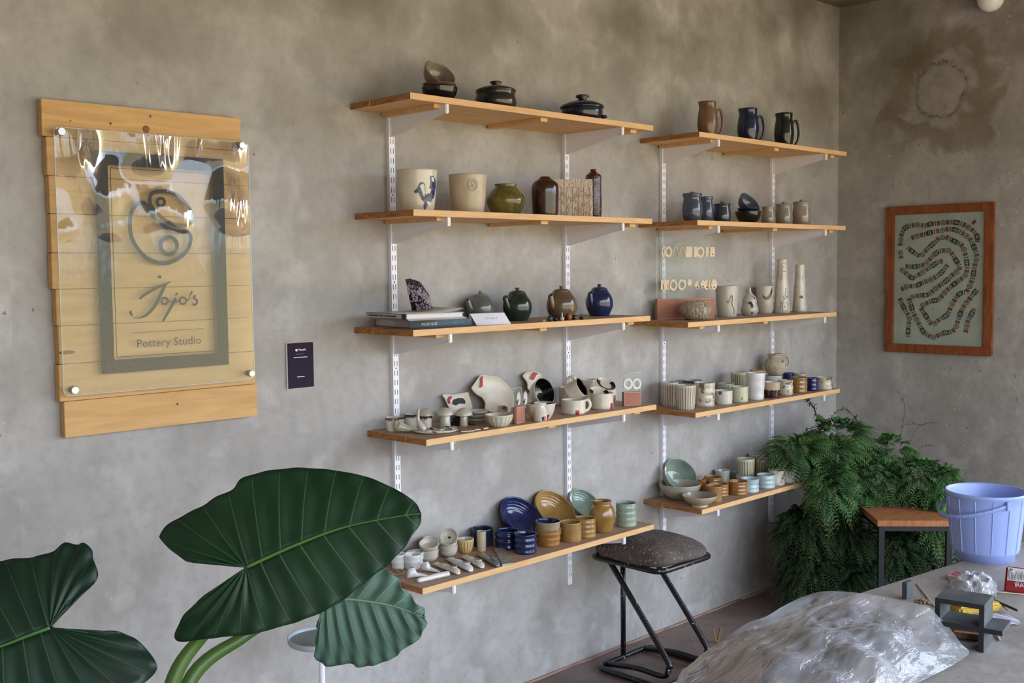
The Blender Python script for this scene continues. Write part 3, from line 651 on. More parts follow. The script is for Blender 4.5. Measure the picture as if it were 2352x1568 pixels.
# ---------------------------------------------------------------- second shelf, right bay
GD = 'lidded jars and bowls on the second right shelf'
vessel('lidded_jar', 'tallest slate-blue lidded jar, leftmost on the second right shelf', 'jar', 'R2', 1589.5, 47, 440, None, 'jar', G['slate'], GD, Y=-.20, lid=(.93, .95))
vessel('jar', 'slate-blue lipped jar half hidden behind the tallest blue jar', 'jar', 'R2', 1622, 33, 451, None, 'jar', G['slate'], GD, Y=-.145)
vessel('lidded_jar', 'small blue-green lidded jar beside the tall blue jars', 'jar', 'R2', 1658.5, 41, 463, None, 'lidjar', G['slatedark'], GD, Y=-.16, lid=(.88, .97))
o, c, r, h = vessel('serving_bowl', 'black-green bowl at the bottom of the blue bowl stack', 'bowl', 'R2', 1719, 61, 484, None, 'bowl', G['greenblack'], GD, Y=-.16)
stacked('serving_bowl', 'navy bowl resting in the black-green bowl under the tipped one', 'bowl', c, SH['R2'][0] + h - .016, r * .86, .030, 'saucer', G['navy'], GD)
tilted('serving_bowl', 'slate-blue bowl tipped forward on top of the dark bowl stack', 'bowl', 1723, 465, -.165, 58, 'deep', G['slate'], Vector((0, -.78, .58)), .38, GD, inner=G['slate'], rest=SH['R2'][0] + h + .004)
vessel('cup', 'small grey-beige cup without a lid between the bowls and lidded jars', 'cup', 'R2', 1765, 32, 474, None, 'belly', G['taupe'], GD, Y=-.15)
vessel('lidded_jar', 'grey-beige lidded jar, shorter of the two on the right', 'jar', 'R2', 1800.5, 39, 463, None, 'lidjar', G['grey'], GD, Y=-.15, lid=(.88, .97))
vessel('lidded_jar', 'taupe lidded jar, rightmost on the second right shelf', 'jar', 'R2', 1841.5, 43, 458, None, 'lidjar', G['taupe'], GD, Y=-.15, lid=(.89, .97))
# ---------------------------------------------------------------- middle shelf, left bay: teapots
GE = 'teapots on the middle left shelf'
for cx, w, yt, yb, k, lab, sp in ((1104, 66, 668, 731, 'greengrey', 'grey-green glossy teapot behind the folded card', 1.25), (1188.5, 67, 660, 737, 'green', 'dark green teapot with a short spout', 1.18), (1290, 70, 656, 734, 'bronze', 'bronze-brown teapot standing behind the miniature pots', 1.05), (1377, 64, 652, 726, 'blue', 'cobalt blue teapot, rightmost on its shelf', 1.02)):
    vessel('teapot', lab, 'teapot', 'L3', cx, w, yt, yb, 'teapot', G[k], GE, lid=(.83, .56), spout=((-.72, .70, 0), sp, .86), handle=(.2, .8, .34, .004, .95))
GF = 'miniature pots in front of the teapots'
for cx, w, yt, yb, p, k, lab in ((1247.5, 11, 733, 740.3, 'minirnd', 'clay', 'tiny flat beige pot, leftmost of the miniatures'), (1263.5, 13, 724, 738, 'minirnd', 'slatedark', 'tiny dark blue-grey globe pot'), (1275.5, 11, 727, 737.3, 'minirnd', 'blackblue', 'tiny low dark pot right of the blue-grey globe'),
        (1291, 10.5, 718, 736.5, 'minitall', 'greycream', 'tiny pinkish-grey bottle with a long neck'), (1300, 6, 729, 734, 'minirnd', 'brown', 'tiniest dark red pot, peeping between the miniatures'), (1308, 11.5, 720, 734.5, 'minirnd', 'clay', 'tiny orange-brown pot among the miniatures'),
        (1318, 10.5, 723, 734, 'minirnd', 'greenblack', 'tiny black round pot right of the orange-brown one'), (1335.5, 11, 721, 733.3, 'minitall', 'blackblue', 'tiny black waisted vase, rightmost miniature')):
    vessel('miniature_pot', lab, 'miniature pot', 'L3', cx, w, yt, yb, p, G[k] if k != 'clay' or 'orange' not in lab else mat('orange_clay', (176, 96, 58), .5), GF)
# books
zs = SH['L3'][0]
PAPER = mat('paper', (226, 220, 224), .7, col2=(208, 200, 208), scale=80, stretch=(1, 1, 12))
def book(label, px0, px1, dx, z0, th, cover, spine='front', txt=None, bl=None, br=None, w=None):
    """block lying flat; bl and br are its front-left and back-left corners"""
    pass
a = on(2, zs, 942, 754); b = on(2, zs, 1083, 747); cL = on(2, zs, 856, 750)
def mkbook(name, label, z0, th, A, ux, L, uy, D, cover, paper, txt=None, tcol=None, spine='front', group='books under the crystal'):
    t = thing(name, label, 'book', (A.x, A.y, z0), group); ux = ux.normalized(); uy = uy.normalized(); rot = Matrix((ux, uy, ux.cross(uy))).transposed()
    ce = lambda x, y, z: ux * x + uy * y + UP * z
    mb = MB(); mb.box(ce(L / 2, D / 2, .0009), (L, D, .0018), rot); mb.box(ce(L / 2, D / 2, th - .0009), (L, D, .0018), rot)
    if spine == 'front': mb.box(ce(L / 2, .001, th / 2), (L, .002, th), rot)
    if spine == 'left': mb.box(ce(.001, D / 2, th / 2), (.002, D, th), rot)
    mb.build('cover', cover, t); MB().box(ce(L / 2, D / 2, th / 2), (L - .006, D - .006, th - .0036), rot).build('page_block', paper, t)
    return t, ce, ux, uy
ux = (b - a).normalized(); uy = Vector((-ux.y, ux.x, 0)); 
TEAL = mat('teal_cover', (28, 62, 82), .4); LL = (b - a).length
D1 = .215
t, ce, ux, uy = mkbook('book', 'thick dark teal book with white spine title, bottom of the pile', zs, .0245, a, ux, LL, uy, D1, TEAL, PAPER)
text('AMAZING GLAZE', .0115, WHITEINK, t, ce(LL * .17, -.0008, .0075), ux, UP, width=LL * .26, bold=.0003); text('RECIPES AND COMBINATIONS', .0105, mat('teal_ink', (120, 168, 180), .6), t, ce(LL * .45, -.0008, .0075), ux, UP, width=LL * .42)
text('LARK', .007, mat('teal_ink', (120, 168, 180), .6), t, ce(LL * .08, -.0008, .009), ux, UP, width=LL * .06)
z1 = zs + .0247
mkbook('book', 'thin dark plum booklet lying on the teal book', z1, .0055, a + ux * .004 + uy * .004, ux, LL - .02, uy, D1 - .01, mat('plum_cover', (72, 40, 64), .4), PAPER)
z1 += .0057; a2 = on(2, z1, 938, 737); e2 = on(2, z1, 840, 732)
t, ce, ux2, uy2 = mkbook('book', 'thin grey booklet between the plum and the white books', z1, .0045, a2, ux, LL * .9, uy, .225, mat('grey_cover', (150, 148, 142), .5), PAPER, spine='left')
z1 += .0047
t, ce, ux2, uy2 = mkbook('book', 'white-paged book on top of the pile with its spine title facing left', z1, .0155, a2 - ux * .006, ux, LL * .885, uy, .24, mat('pale_cover', (190, 186, 176), .5, col2=(180, 176, 166)), PAPER, spine='left')
text("THE BEGINNER'S GUIDE TO HAND BUILDING", .0075, INK, t, ce(-.0004, .222, .005), -uy2, UP, width=.165, bold=.0002)
MB().box(ce(-.0006, .016, .0078), (.0012, .02, .0155), Matrix((ux2, uy2, UP)).transposed()).build('publisher_mark', INK, t)
mb = MB(); pts = []
Lt = LL * .885
for i in range(9): f = i / 8; pts.append((f * Lt, .0158 + (max(0, f - .55) / .45) ** 2 * .012))
mb.add([ce(x, 0, z) for x, z in pts] + [ce(x, .235, z) for x, z in pts] + [ce(x, 0, z + .0006) for x, z in pts] + [ce(x, .235, z + .0006) for x, z in pts], [(i, i + 1, 9 + i + 1, 9 + i) for i in range(8)] + [(18 + i, 27 + i, 27 + i + 1, 18 + i + 1) for i in range(8)] + [(i, 18 + i, 18 + i + 1, i + 1) for i in range(8)] + [(9 + i, 9 + i + 1, 27 + i + 1, 27 + i) for i in range(8)], 0, True)
mb.build('curled_cover', mat('pale_cover2', (190, 188, 176), .4), t)
ztb = z1 + .0155 + .001
# amethyst
c0 = on(1, -.16, 968, 722); c0.z = ztb; s0 = FPX / pj(c0)[2]
t = thing('crystal_cluster', 'purple amethyst crystal cluster standing upright on the books', 'crystal', c0)
out = [(786, 335), (800, 308), (850, 308), (905, 330), (960, 345), (1005, 400), (1050, 470), (1085, 520), (1108, 590), (1100, 625), (1130, 670), (1128, 728), (1000, 735), (862, 735), (830, 560), (800, 420)]
P3 = [RT * (((800 + u / 5.88) - 968) / s0) + UP * ((728 - (600 + v / 5.88)) / s0 - .004) for u, v in out]
cen = sum(P3, Vector()) / len(P3); mb = MB(); back = FW * .045
def ring(k, d, jit): return [cen + (p - cen) * k + d + Vector([random.uniform(-jit, jit) for _ in range(3)]) for p in P3]
R_ = [ring(.93, back, .001), ring(1.0, back * .55, .001), ring(1.0, back * .1, .001), ring(.8, -FW * .012, .002), ring(.45, -FW * .02, .002)]
n = len(P3); V = [p for g in R_ for p in g] + [cen - FW * .022, cen + back]
for p in range(len(V)): V[p].z = max(V[p].z, .0005)
F = [(i * n + k, i * n + (k + 1) % n, (i + 1) * n + (k + 1) % n, (i + 1) * n + k) for i in range(4) for k in range(n)] + [(4 * n + k, 4 * n + (k + 1) % n, 5 * n) for k in range(n)] + [((k + 1) % n, k, 5 * n + 1) for k in range(n)]
mb.add(V, F, 0, False); mb.build('rock_base', mat('basalt', (44, 38, 42), .8, col2=(28, 24, 28), scale=30), t)
AM = mat('amethyst', (86, 56, 78), .12, col2=(58, 36, 52), scale=30, coat=.5); AMP = mat('pale_quartz', (176, 164, 176), .25, col2=(150, 136, 150), scale=30)
for nm, mm, cond in (('crystals', AM, lambda q: q > .1), ('pale_quartz_crystals', AMP, lambda q: q <= .1)):
    mb = MB(); rr_ = random.Random(5)
    for i in range(620):
        k = rr_.randrange(n); f = math.sqrt(rr_.random()) * .96; j = rr_.random(); e = P3[k].lerp(P3[(k + 1) % n], j); p = cen.lerp(e, f)
        q = (p.z - cen.z) * 10 + (p.dot(RT)) * 4 + rr_.uniform(-.12, .12)
        if (p - P3[14]).length < .012 or p.dot(RT) < -.016 and p.z < .03: continue
        if not cond(q): continue
        base = p - FW * (.008 + .012 * (1 - f)); ax = (-FW + Vector([rr_.uniform(-.5, .5) for _ in range(3)])).normalized(); s_ = rr_.uniform(.0022, .0042)
        sd = ax.cross(UP).normalized(); sd2 = ax.cross(sd)
        hx = [base + sd * s_ * math.cos(a * PI / 3) + sd2 * s_ * math.sin(a * PI / 3) for a in range(6)]
        mb.add(hx + [h_ + ax * s_ * 1.1 for h_ in hx] + [base + ax * s_ * 2.1], [(a, (a + 1) % 6, 6 + (a + 1) % 6, 6 + a) for a in range(6)] + [(6 + a, 6 + (a + 1) % 6, 12) for a in range(6)], 0, False)
    mb.build(nm, mm, t)['kind'] = 'stuff'
# folded card
zs = SH['L3'][0]; p1, p2 = on(2, zs, 1095, 747), on(2, zs, 1174, 744); ux = (p2 - p1).normalized(); uy = Vector((-ux.y, ux.x, 0)); hh = .038
t = thing('price_card', 'folded white card with faint handwriting in front of the grey-green teapot', 'card', p1)
q = [Vector((0, 0, 0)), p2 - p1, (p2 - p1) + uy * .022 + UP * hh - ux * .014, uy * .022 + UP * hh - ux * .014]
MB().add(q + [v + uy * .0008 for v in q], [(0, 1, 2, 3), (7, 6, 5, 4), (0, 4, 5, 1), (2, 6, 7, 3)], 0, False).build('front_flap', mat('card_white', (232, 230, 240), .6), t)
q2 = [q[3], q[2], q[2] + uy * .022 - UP * (hh - .0005), q[3] + uy * .022 - UP * (hh - .0005)]
MB().add(q2 + [v + uy * .0008 for v in q2], [(0, 1, 2, 3), (7, 6, 5, 4)], 0, False).build('back_flap', mat('card_white', (232, 230, 240), .6), t)
yd = (uy * .022 + UP * hh - ux * .014); text('for SALE', .010, mat('pencil', (158, 154, 174), .7), t, ux * .045 + yd * .48, ux, (uy * .022 + UP * hh), name='handwriting', width=.045)
# ---------------------------------------------------------------- middle shelf, right bay
GH = 'pots on the middle right shelf'
vessel('bowl', 'grey closed bowl with carved wavy grooves in front of the earring stand', 'bowl', 'R3', 1597.6, 74, 691, 735.4, 'carved', G['carved'], GH, fl=flutes(44, .012))
def leafmark(t, r, h, P):
    stroke(t, P, r, h, [(-.1, .45), (0, .52), (.1, .62), (.22, .70), (.3, .60), (.26, .45), (.34, .35), (.5, .25), (.56, .10)], .0008, INK); decal(t, P, r, h, circ(-.12, .50, .11, .05), G['grey'])
vessel('tumbler', 'tall beige tumbler with a fine leaf drawing', 'tumbler', 'R3', 1670, 54, 656, 728, 'planter', G['greycream'], GH, extra=leafmark)
def ink(t, r, h, P):
    decal(t, P, r, h, [(-.5, .45), (-.2, .48), (-.05, .52), (.2, .44), (.3, .36), (.1, .26), (0, .32), (-.1, .40), (-.3, .42)], INK); decal(t, P, r, h, [(.35, .72), (.5, .60), (.75, .56), (.7, .62), (.5, .68)], INK); decal(t, P, r, h, circ(.1, .08, .12, .035), INK)
vessel('gourd_vase', 'gourd-shaped grey-green bottle with black splashes', 'vase', 'R3', 1721.5, 40, 660, 724, 'gourd', G['greycream'], GH, extra=ink)
def swirl(t, r, h, P): decal(t, P, r, h, [(-.55, .70), (-.3, .62), (0, .60), (.3, .68), (.55, .88), (.7, .98), (.72, .80), (.55, .62), (.2, .50), (-.15, .50), (-.45, .60)], G['slatedark'])
vessel('tumbler', 'beige tumbler with a grey brush swirl under its rim', 'tumbler', 'R3', 1757, 40, 656, 719.6, 'planter', G['greycream'], GH, extra=swirl)
def towerlines(t, r, h, P):
    for pts in ([(-.35, .08), (-.35, .22), (0, .22), (0, .32), (.3, .32), (.3, .45), (.5, .45)], [(-.1, .05), (.5, .05), (.5, .18), (-.1, .18), (-.1, .05)], [(-.2, .78), (.5, .78), (.5, .92), (-.2, .92), (-.2, .78)], [(-.5, .62), (-.2, .66), (-.2, .78)]):
        stroke(t, P, r, h, [pts[0]] + [p for p in pts], .0007, INK)
    for u, z in ((.1, .12), (-.2, .18), (.2, .27), (.1, .85), (.5, .30)): stroke(t, P, r, h, [(u + .08 * math.cos(a * PI / 4), z + .018 * math.sin(a * PI / 4)) for a in range(9)], .0006, INK)
vessel('bottle_vase', 'tallest tapering cream bottle with drawn house outlines', 'vase', 'R3', 1796, 37, 595, 719, 'tower', G['bottle'], GH, extra=towerlines)
def flower(t, r, h, P):
    for k in range(7): a = k * .45 + .2; stroke(t, P, r, h, [(0, .28), (.22 * math.cos(a), .30 + .05 * math.sin(a)), (.34 * math.cos(a), .27 + .06 * math.sin(a))], .0007, BLUEPAINT)
    stroke(t, P, r, h, [(.3, .76), (.22, .68), (.34, .62)], .0006, INK)
vessel('bottle_vase', 'slimmer tapering cream bottle with an ink flower, rightmost on its shelf', 'vase', 'R3', 1837, 34, 607.5, 716.5, 'tower', G['bottle'], GH, extra=flower)
# earring stands
ACR = bpy.data.materials.new('clear_acrylic'); ACR.use_nodes = True
def clear(m, wave=None, body=.04, rough=.03, gloss=1.0, tint=(.96, .98, .97, 1)):
    t = m.node_tree; t.nodes.clear(); out = N(t, 'ShaderNodeOutputMaterial'); tr = N(t, 'ShaderNodeBsdfTransparent'); tr.inputs[0].default_value = tint
    gs = N(t, 'ShaderNodeBsdfGlossy'); gs.inputs['Roughness'].default_value = rough; gs.inputs[0].default_value = (1, 1, 1, 1)
    fr = N(t, 'ShaderNodeFresnel'); fr.inputs[0].default_value = 1.5
    k = N(t, 'ShaderNodeMath', operation='MULTIPLY'); k.inputs[1].default_value = gloss; t.links.new(fr.outputs[0], k.inputs[0])
    mx = N(t, 'ShaderNodeMixShader'); t.links.new(k.outputs[0], mx.inputs[0]); t.links.new(tr.outputs[0], mx.inputs[1]); t.links.new(gs.outputs[0], mx.inputs[2])
    df = N(t, 'ShaderNodeBsdfDiffuse'); df.inputs[0].default_value = (.8, .8, .82, 1); m2 = N(t, 'ShaderNodeMixShader'); m2.inputs[0].default_value = body
    t.links.new(mx.outputs[0], m2.inputs[1]); t.links.new(df.outputs[0], m2.inputs[2]); t.links.new(m2.outputs[0], out.inputs[0])
    if wave: 
        tc = N(t, 'ShaderNodeTexCoord'); mp = N(t, 'ShaderNodeMapping'); mp.inputs['Scale'].default_value = wave[1]; mp.inputs['Rotation'].default_value = wave[4] if len(wave) > 4 else (0, 0, 0)
        nn = N(t, 'ShaderNodeTexNoise'); nn.inputs['Scale'].default_value = wave[0]; nn.inputs['Detail'].default_value = wave[3]; nn.inputs['Distortion'].default_value = wave[5] if len(wave) > 5 else 1.8
        b = N(t, 'ShaderNodeBump'); b.inputs['Strength'].default_value = 1; b.inputs['Distance'].default_value = wave[2]
        t.links.new(tc.outputs['Object'], mp.inputs[0]); t.links.new(mp.outputs[0], nn.inputs['Vector']); t.links.new(nn.outputs['Fac'], b.inputs['Height'])
        t.links.new(b.outputs[0], gs.inputs['Normal']); t.links.new(b.outputs[0], fr.inputs['Normal'])
    return m
clear(ACR, body=.025, gloss=.18)
ACE = mat('acrylic_edge', (214, 222, 216), .2)
def stand(label, shelf, pl, pr, pt, thick, apl, apt, name='earring_stand', rows=True):
    """clay block base with an upright acrylic sheet; pl/pr = front bottom corners, pt = top-left of block front"""
    z = SH[shelf][0]; A = on(2, z, *pl); B = on(2, z, *pr); ux = (B - A); L = ux.length; ux.normalize(); uy = Vector((-ux.y, ux.x, 0)); s0 = FPX / pj(A)[2]
    hb = (pl[1] - pt) / s0; ha = (pl[1] - apt) / s0; rot = Matrix((ux, uy, UP)).transposed()
    t = thing(name, label, 'display stand', A)
    MB().rbox(ux * L / 2 + uy * .006 + UP * hb / 2, (L, .012, hb), .002, rot).build('front_block', G['terracotta'], t)
    MB().rbox(ux * L / 2 + uy * (.0165 + thick / 2) + UP * hb * .48, (L * .98, thick, hb * .96), .002, rot).build('back_block', G['clay'], t)
    al_ = L * .96; y_ = .0145
    MB().box(ux * (al_ / 2 + .004) + uy * y_ + UP * (ha + .012) / 2, (al_, .0026, ha - .012), rot).build('acrylic_sheet', ACR, t)
    mb = MB(); zb, zt = .012, ha
    for a_, b_ in (((.004, zb), (.004, zt)), ((.004, zt), (.004 + al_, zt)), ((.004 + al_, zb), (.004 + al_, zt))):
        mb.tube([ux * a_[0] + uy * y_ + UP * a_[1], ux * b_[0] + uy * y_ + UP * b_[1]], .0011, 5)
    mb.build('sheet_edge', ACE, t)
    mb = MB(); nn = -uy * .0006; m_ = .0025
    ribbon(mb, [nn + ux * m_ + UP * m_, nn + ux * (L - m_) + UP * m_, nn + ux * (L - m_) + UP * (hb - m_), nn + ux * m_ + UP * (hb - m_)], .0016, -uy, 0, 0, True)
    mb.build('pale_border', mat('pale_clay', (222, 188, 168), .7), t)
    return A, ux, uy, L, hb, ha
A, ux, uy, L, hb, ha = stand('tall clear acrylic earring display with a long terracotta base', 'R3', (1509, 734), (1641, 731), 686, .022, 1508, 545)
EAR = mat('earring_clay', (226, 206, 172), .5, col2=(210, 188, 152), scale=40)
def epos(px, py, back=False): P = onp(A + uy * .011, uy, px, py); return P
def earring(label, px, py, kind, wpx, hpx, P=None, ux_=None, uy_=None, m=EAR, group='earrings hanging on the acrylic displays', hook=True):
    ux_ = ux_ or ux; uy_ = uy_ or uy; P = P or epos(px, py); s0 = FPX / pj(P)[2]; w = wpx / s0; h = hpx / s0; th = .003
    t = thing('earring', label, 'earring', P, group); mb = MB(); n = -uy_ * th
    ci = lambda rx, rz, a0=0, a1=2 * PI, k=20: [ux_ * (rx * math.cos(a0 + (a1 - a0) * i / k)) + UP * (rz * math.sin(a0 + (a1 - a0) * i / k)) for i in range(k)]
    if kind == 'ring':
        o_, i_ = ci(w / 2, h / 2), ci(w / 2 * .58, h / 2 * .58); k = 20
        mb.add(o_ + i_ + [p + n for p in o_] + [p + n for p in i_], [(j, (j + 1) % k, k + (j + 1) % k, k + j) for j in range(k)] + [(2 * k + j, 3 * k + j, 3 * k + (j + 1) % k, 2 * k + (j + 1) % k) for j in range(k)] + [(j, 2 * k + j, 2 * k + (j + 1) % k, (j + 1) % k) for j in range(k)] + [(k + j, k + (j + 1) % k, 3 * k + (j + 1) % k, 3 * k + j) for j in range(k)], 0, False)
    elif kind == 'arch':
        mb.tube([ux_ * (w / 2 * .8 * math.cos(a * PI / 14)) + UP * (h * .9 * math.sin(a * PI / 14) - h * .45) + n / 2 for a in range(-1, 16)], [.0012 + .0016 * math.sin(PI * k / 16) for k in range(17)], 8)
    elif kind == 'slab': mb.prism([ux_ * a + UP * b for a, b in ((-w / 2, -h / 2), (w / 2, -h / 2), (w / 2, h / 2), (-w / 2, h / 2))], n)
    elif kind == 'diamond': mb.prism([ux_ * a + UP * b for a, b in ((-w / 2, 0), (0, -h / 2), (w / 2, 0), (0, h / 2))], n)
    elif kind == 'disc': mb.prism(ci(w / 2, h / 2), n)
    mb.build('pendant', m, t)
    if kind in ('slab', 'diamond', 'disc') and 'dot' in label:
        b2 = MB(); disc(b2, n * 1.05 - UP * h * .25, w * .12, ux_, UP, .0, 0); b2.build('dark_dot', INK, t)
    if 'slit' in label:
        b2 = MB(); b2.box(n * 1.05 - UP * h * .2, (w * .14, .0006, h * .5), Matrix((ux_, uy_, UP)).transposed()); b2.build('slit', INK if 'black' in label else RED, t)
    if hook: MB().tube(crom([UP * h * .48 + n / 2, UP * (h * .5 + .004) + ux_ * .001 + n / 2, UP * (h * .5 + .007) + uy_ * .002, UP * (h * .5 + .005) + uy_ * .006], 4), .0004, 5).build('hook', STEEL, t)
    return t
zx = lambda u, v: (1500 + u / 7.47, 540 + v / 7.47)
for u, v, k, w, hgt, lab in ((160, 290, 'ring', 62, 180, 'cream ring earring seen edge-on at the left of the upper row'), (255, 285, 'ring', 130, 190, 'cream oval ring earring second in the upper row'), (380, 270, 'arch', 120, 150, 'cream arch earring, left of the two arches in the upper row'), (490, 275, 'arch', 130, 150, 'cream arch earring, right of the two arches in the upper row'),
        (610, 288, 'slab', 120, 180, 'plain square cream earring in the upper row'), (712, 288, 'slab', 60, 180, 'narrow cream slab earring left of the round window earring'), (800, 290, 'ring', 150, 190, 'wide round-window cream earring in the upper row'), (925, 282, 'slab', 55, 165, 'narrow cream earring with a dark dot, left of a pair in the upper row'), (1008, 285, 'slab', 88, 165, 'wider cream earring with a dark dot, right end of the upper row'),
        (165, 850, 'slab', 95, 175, 'cream slab earring with a black slit at the left of the lower row'), (245, 850, 'slab', 70, 175, 'cream slab earring with a red slit in the lower row'), (335, 855, 'ring', 140, 200, 'white ring earring, left of the two in the lower row'), (480, 850, 'ring', 140, 190, 'white ring earring, right of the two in the lower row'), (545, 820, 'disc', 45, 120, 'slim cream oval earring beside the right white ring'), (615, 808, 'disc', 85, 115, 'plain small pinkish oval earring in the lower row'),
        (755, 850, 'diamond', 125, 165, 'diamond cream earring with a dark dot, lower row'), (840, 835, 'diamond', 110, 170, 'second diamond earring with a dark dot, lower row'), (920, 850, 'disc', 120, 175, 'round cream earring with a dark dot beside the diamonds'), (985, 850, 'disc', 100, 170, 'round cream earring with a dark dot, next to last in the lower row'), (1030, 845, 'disc', 110, 180, 'round cream earring with a dark dot, last in the lower row')):
    px, py = zx(u, v); P = epos(px, py) - uy * (.0005 + .0035 * ((u // 60) % 3)); earring(lab, px, py, k, w / 7.47, hgt / 7.47, P)
# ---------------------------------------------------------------- fourth shelf, left bay
GI = 'cream tableware on the fourth left shelf'; zs = SH['L4'][0]
def drips(t, r, h, P):
    rr_ = random.Random(int(r * 1e5)); pts = []; n = 44
    for i in range(n + 1): pts.append((-PI + 2 * PI * i / n, .995))
    for i in range(n, -1, -1): pts.append((-PI + 2 * PI * i / n, .86 - (.16 * rr_.random() if i % 2 else 0) - (.14 if rr_.random() < .22 else 0)))
    decal(t, P, r, h, pts, G['rimbrown'] if rr_.random() < .3 else G['darkbrown'], 'dripping_rim')
for cx, w, yt, yb, lab in ((900, 29, 956, 991, 'small cream cup with brown drips, leftmost on its shelf'), (918, 32, 954, 982, 'small dripped cup behind the leftmost one'), (945.5, 33, 948, 984, 'small cream cup with red-brown drips behind the leaf dish'), (978.5, 28, 952, 985, 'small dripped cup under the left mushroom')):
    vessel('cup', lab, 'cup', 'L4', cx, w, yt, yb, 'cup', G['drip'], GI, extra=drips, inner=G['ivory'])
# leaf-shaped dish (gathered bud)
A0 = on(2, zs, 935, 992); s0 = FPX / pj(A0)[2]
t = thing('leaf_dish', 'pale green glazed dish shaped like a folded leaf beside the dripped cups', 'dish', A0, GI)
mb = MB(); M_ = Matrix((RT, FW, UP)).transposed()
pts = [(-26, 26, 3), (-22, 16, 10), (-14, 12, 14), (-2, 9, 13), (10, 7, 9), (20, 6, 5), (27, 5, 1.2)]
C_ = crom([M_ @ Vector((x, 0, z)) / s0 for x, z, q in pts], 4); R2 = crom([(q, 0, 0) for x, z, q in pts], 4)
mb.tube(C_, [min(q.x / s0, C_[i].z - .0006) for i, q in enumerate(R2)], 16)
for k in range(5): mb.tube([c_ + (-FW * math.cos(.5 * k - .6) + UP * math.sin(.5 * k - .6)) * min(R2[i].x / s0, C_[i].z - .0006) for i, c_ in enumerate(C_)][8:-2], .0012, 5)
mb.build('leaf_body', gl('leafdish', (196, 196, 168), (170, 172, 140)), t)
t.location.z += .0
# mushrooms
GM = 'ceramic mushrooms on the fourth left shelf'
def mushroom(label, cx, wcap, yt, ycb, wst, yb, Yd):
    c = place(cx, Yd, zs + .03); s0 = FPX / pj(c)[2]; c.z = zs; h = (yb - yt) / s0 * .985; rc = wcap / 2 / s0; rs = wst / 2 / s0; hc = (ycb - yt) / s0
    t = thing('ceramic_mushroom', label, 'mushroom ornament', c, GM)
    MB().lathe([(0, 0), (rs * 1.05, 0), (rs * 1.1, .004), (rs, h * .3), (rs * .95, h - hc), (rs * .8, h - hc + .004), (0, h - hc + .004)], 24, rf=lambda th, z: 1 + .03 * math.sin(3 * th + z * 60)).build('stem', G['greycream'], t)
    MB().lathe([(0, h - hc + .003), (rc * .8, h - hc + .001), (rc * .98, h - hc - .001), (rc, h - hc + .001), (rc * .9, h - hc * .6), (rc * .62, h - hc * .22), (rc * .25, h - hc * .03), (0, h)], 36, rf=lambda th, z: 1 + .03 * math.sin(2 * th + 1) + .012 * math.sin(5 * th)).build('cap', G['greycream'], t)
mushroom('ceramic mushroom with a wide flat cap behind the dripped cups', 981, 44, 934, 950, 12, 980, -.10)
mushroom('ceramic mushroom with a pointed cap and the thickest stem', 1022.5, 39, 927, 943.5, 24, 976, -.16)
mushroom('ceramic mushroom beside the black cord, right of the three', 1065, 42, 932, 949, 18, 975, -.165)
# oval plate, neck figurine and loose earrings
A0 = on(2, zs, 1000, 994); s0 = FPX / pj(A0)[2]; rx = 52 / s0
t0 = MB().lathe([(0, .001), (.7, .001), (.78, .002), (1, .009), (.99, .0105), (.76, .0045), (0, .0035)], 40).build('oval_plate', G['ivory'], None, A0); t0.scale = (rx, .040, 1); t0.rotation_euler = (0, 0, RANG + .12)
tag(t0, 'oval cream plate holding loose clay earrings at the front edge', 'plate', GI)
P0 = on(2, zs + .004, 968, 993); pts = [(10, -4, 4), (3, 4, 8), (-3, 14, 7), (-7, 24, 4.2), (-7, 36, 3.6), (-6, 46, 3.4), (-5, 49, 2)]
t = MB().tube(crom([M_ @ Vector((x, 0, z + 6)) / s0 for x, z, q in pts], 4), [q.x / s0 for q in crom([(q, 0, 0) for x, z, q in pts], 4)], 12).build('neck_figurine', G['greycream'], None, P0); tag(t, 'slender cream ring holder like a curved neck standing on the oval plate', 'ornament', GI)
rr_ = random.Random(11)
LE = [(985, 990, 'disc', G['drip']), (1000, 994, 'slab', G['terracotta']), (1012, 989, 'disc', G['ivory']), (1020, 985, 'slab', G['patch']), (1030, 981, 'slab', BLACK), (1037, 984, 'disc', G['ivory']), (1043, 981, 'disc', G['terracotta']), (994, 984, 'slab', G['clay'])]
LN = ['cream disc', 'terracotta tile', 'ivory disc', 'speckled tile', 'black tile', 'small ivory disc', 'small terracotta disc', 'tan tile']
for (px, py, kd, m_), nm in zip(LE, LN):
    P = on(2, zs + .009, px, py); mb = MB(); a = rr_.uniform(0, 3); rt_ = Matrix.Rotation(a, 3, 'Z') @ Matrix.Rotation(.35, 3, 'X')
    if kd == 'disc': mb.lathe([(0, 0), (.0095, 0), (.0095, .003), (0, .003)], 16, M=rt_)
    else: mb.rbox((0, 0, .0015), (.018, .012, .003), .0008, rt_)
    tag(mb.build('loose_earring', m_, None, P), nm + ' earring lying loose on the oval plate', 'earring', 'loose earrings on the oval plate')
for i, (px, py, lab) in enumerate(((1066, 992, 'left'), (1080, 991, 'second'), (1094, 988, 'third'), (1112, 985, 'right'))):
    P = on(2, zs, px, py); rt_ = Matrix.Rotation(RANG + .3 + .2 * i, 3, 'Z') @ Matrix.Rotation(.12, 3, 'X')
    t = thing('carded_earring', '%s of four flat terracotta earrings lying before the fluted bowl' % lab, 'earring', P + UP * .002, 'flat earrings before the fluted bowl')
    MB().rbox((0, 0, .002), (.026, .016, .003), .0008, rt_).build('tile', G['terracotta'], t); MB().rbox(rt_ @ Vector((0, -.0075, .002)), (.024, .002, .0034), .0005, rt_).build('pale_edge', G['ivory'], t)
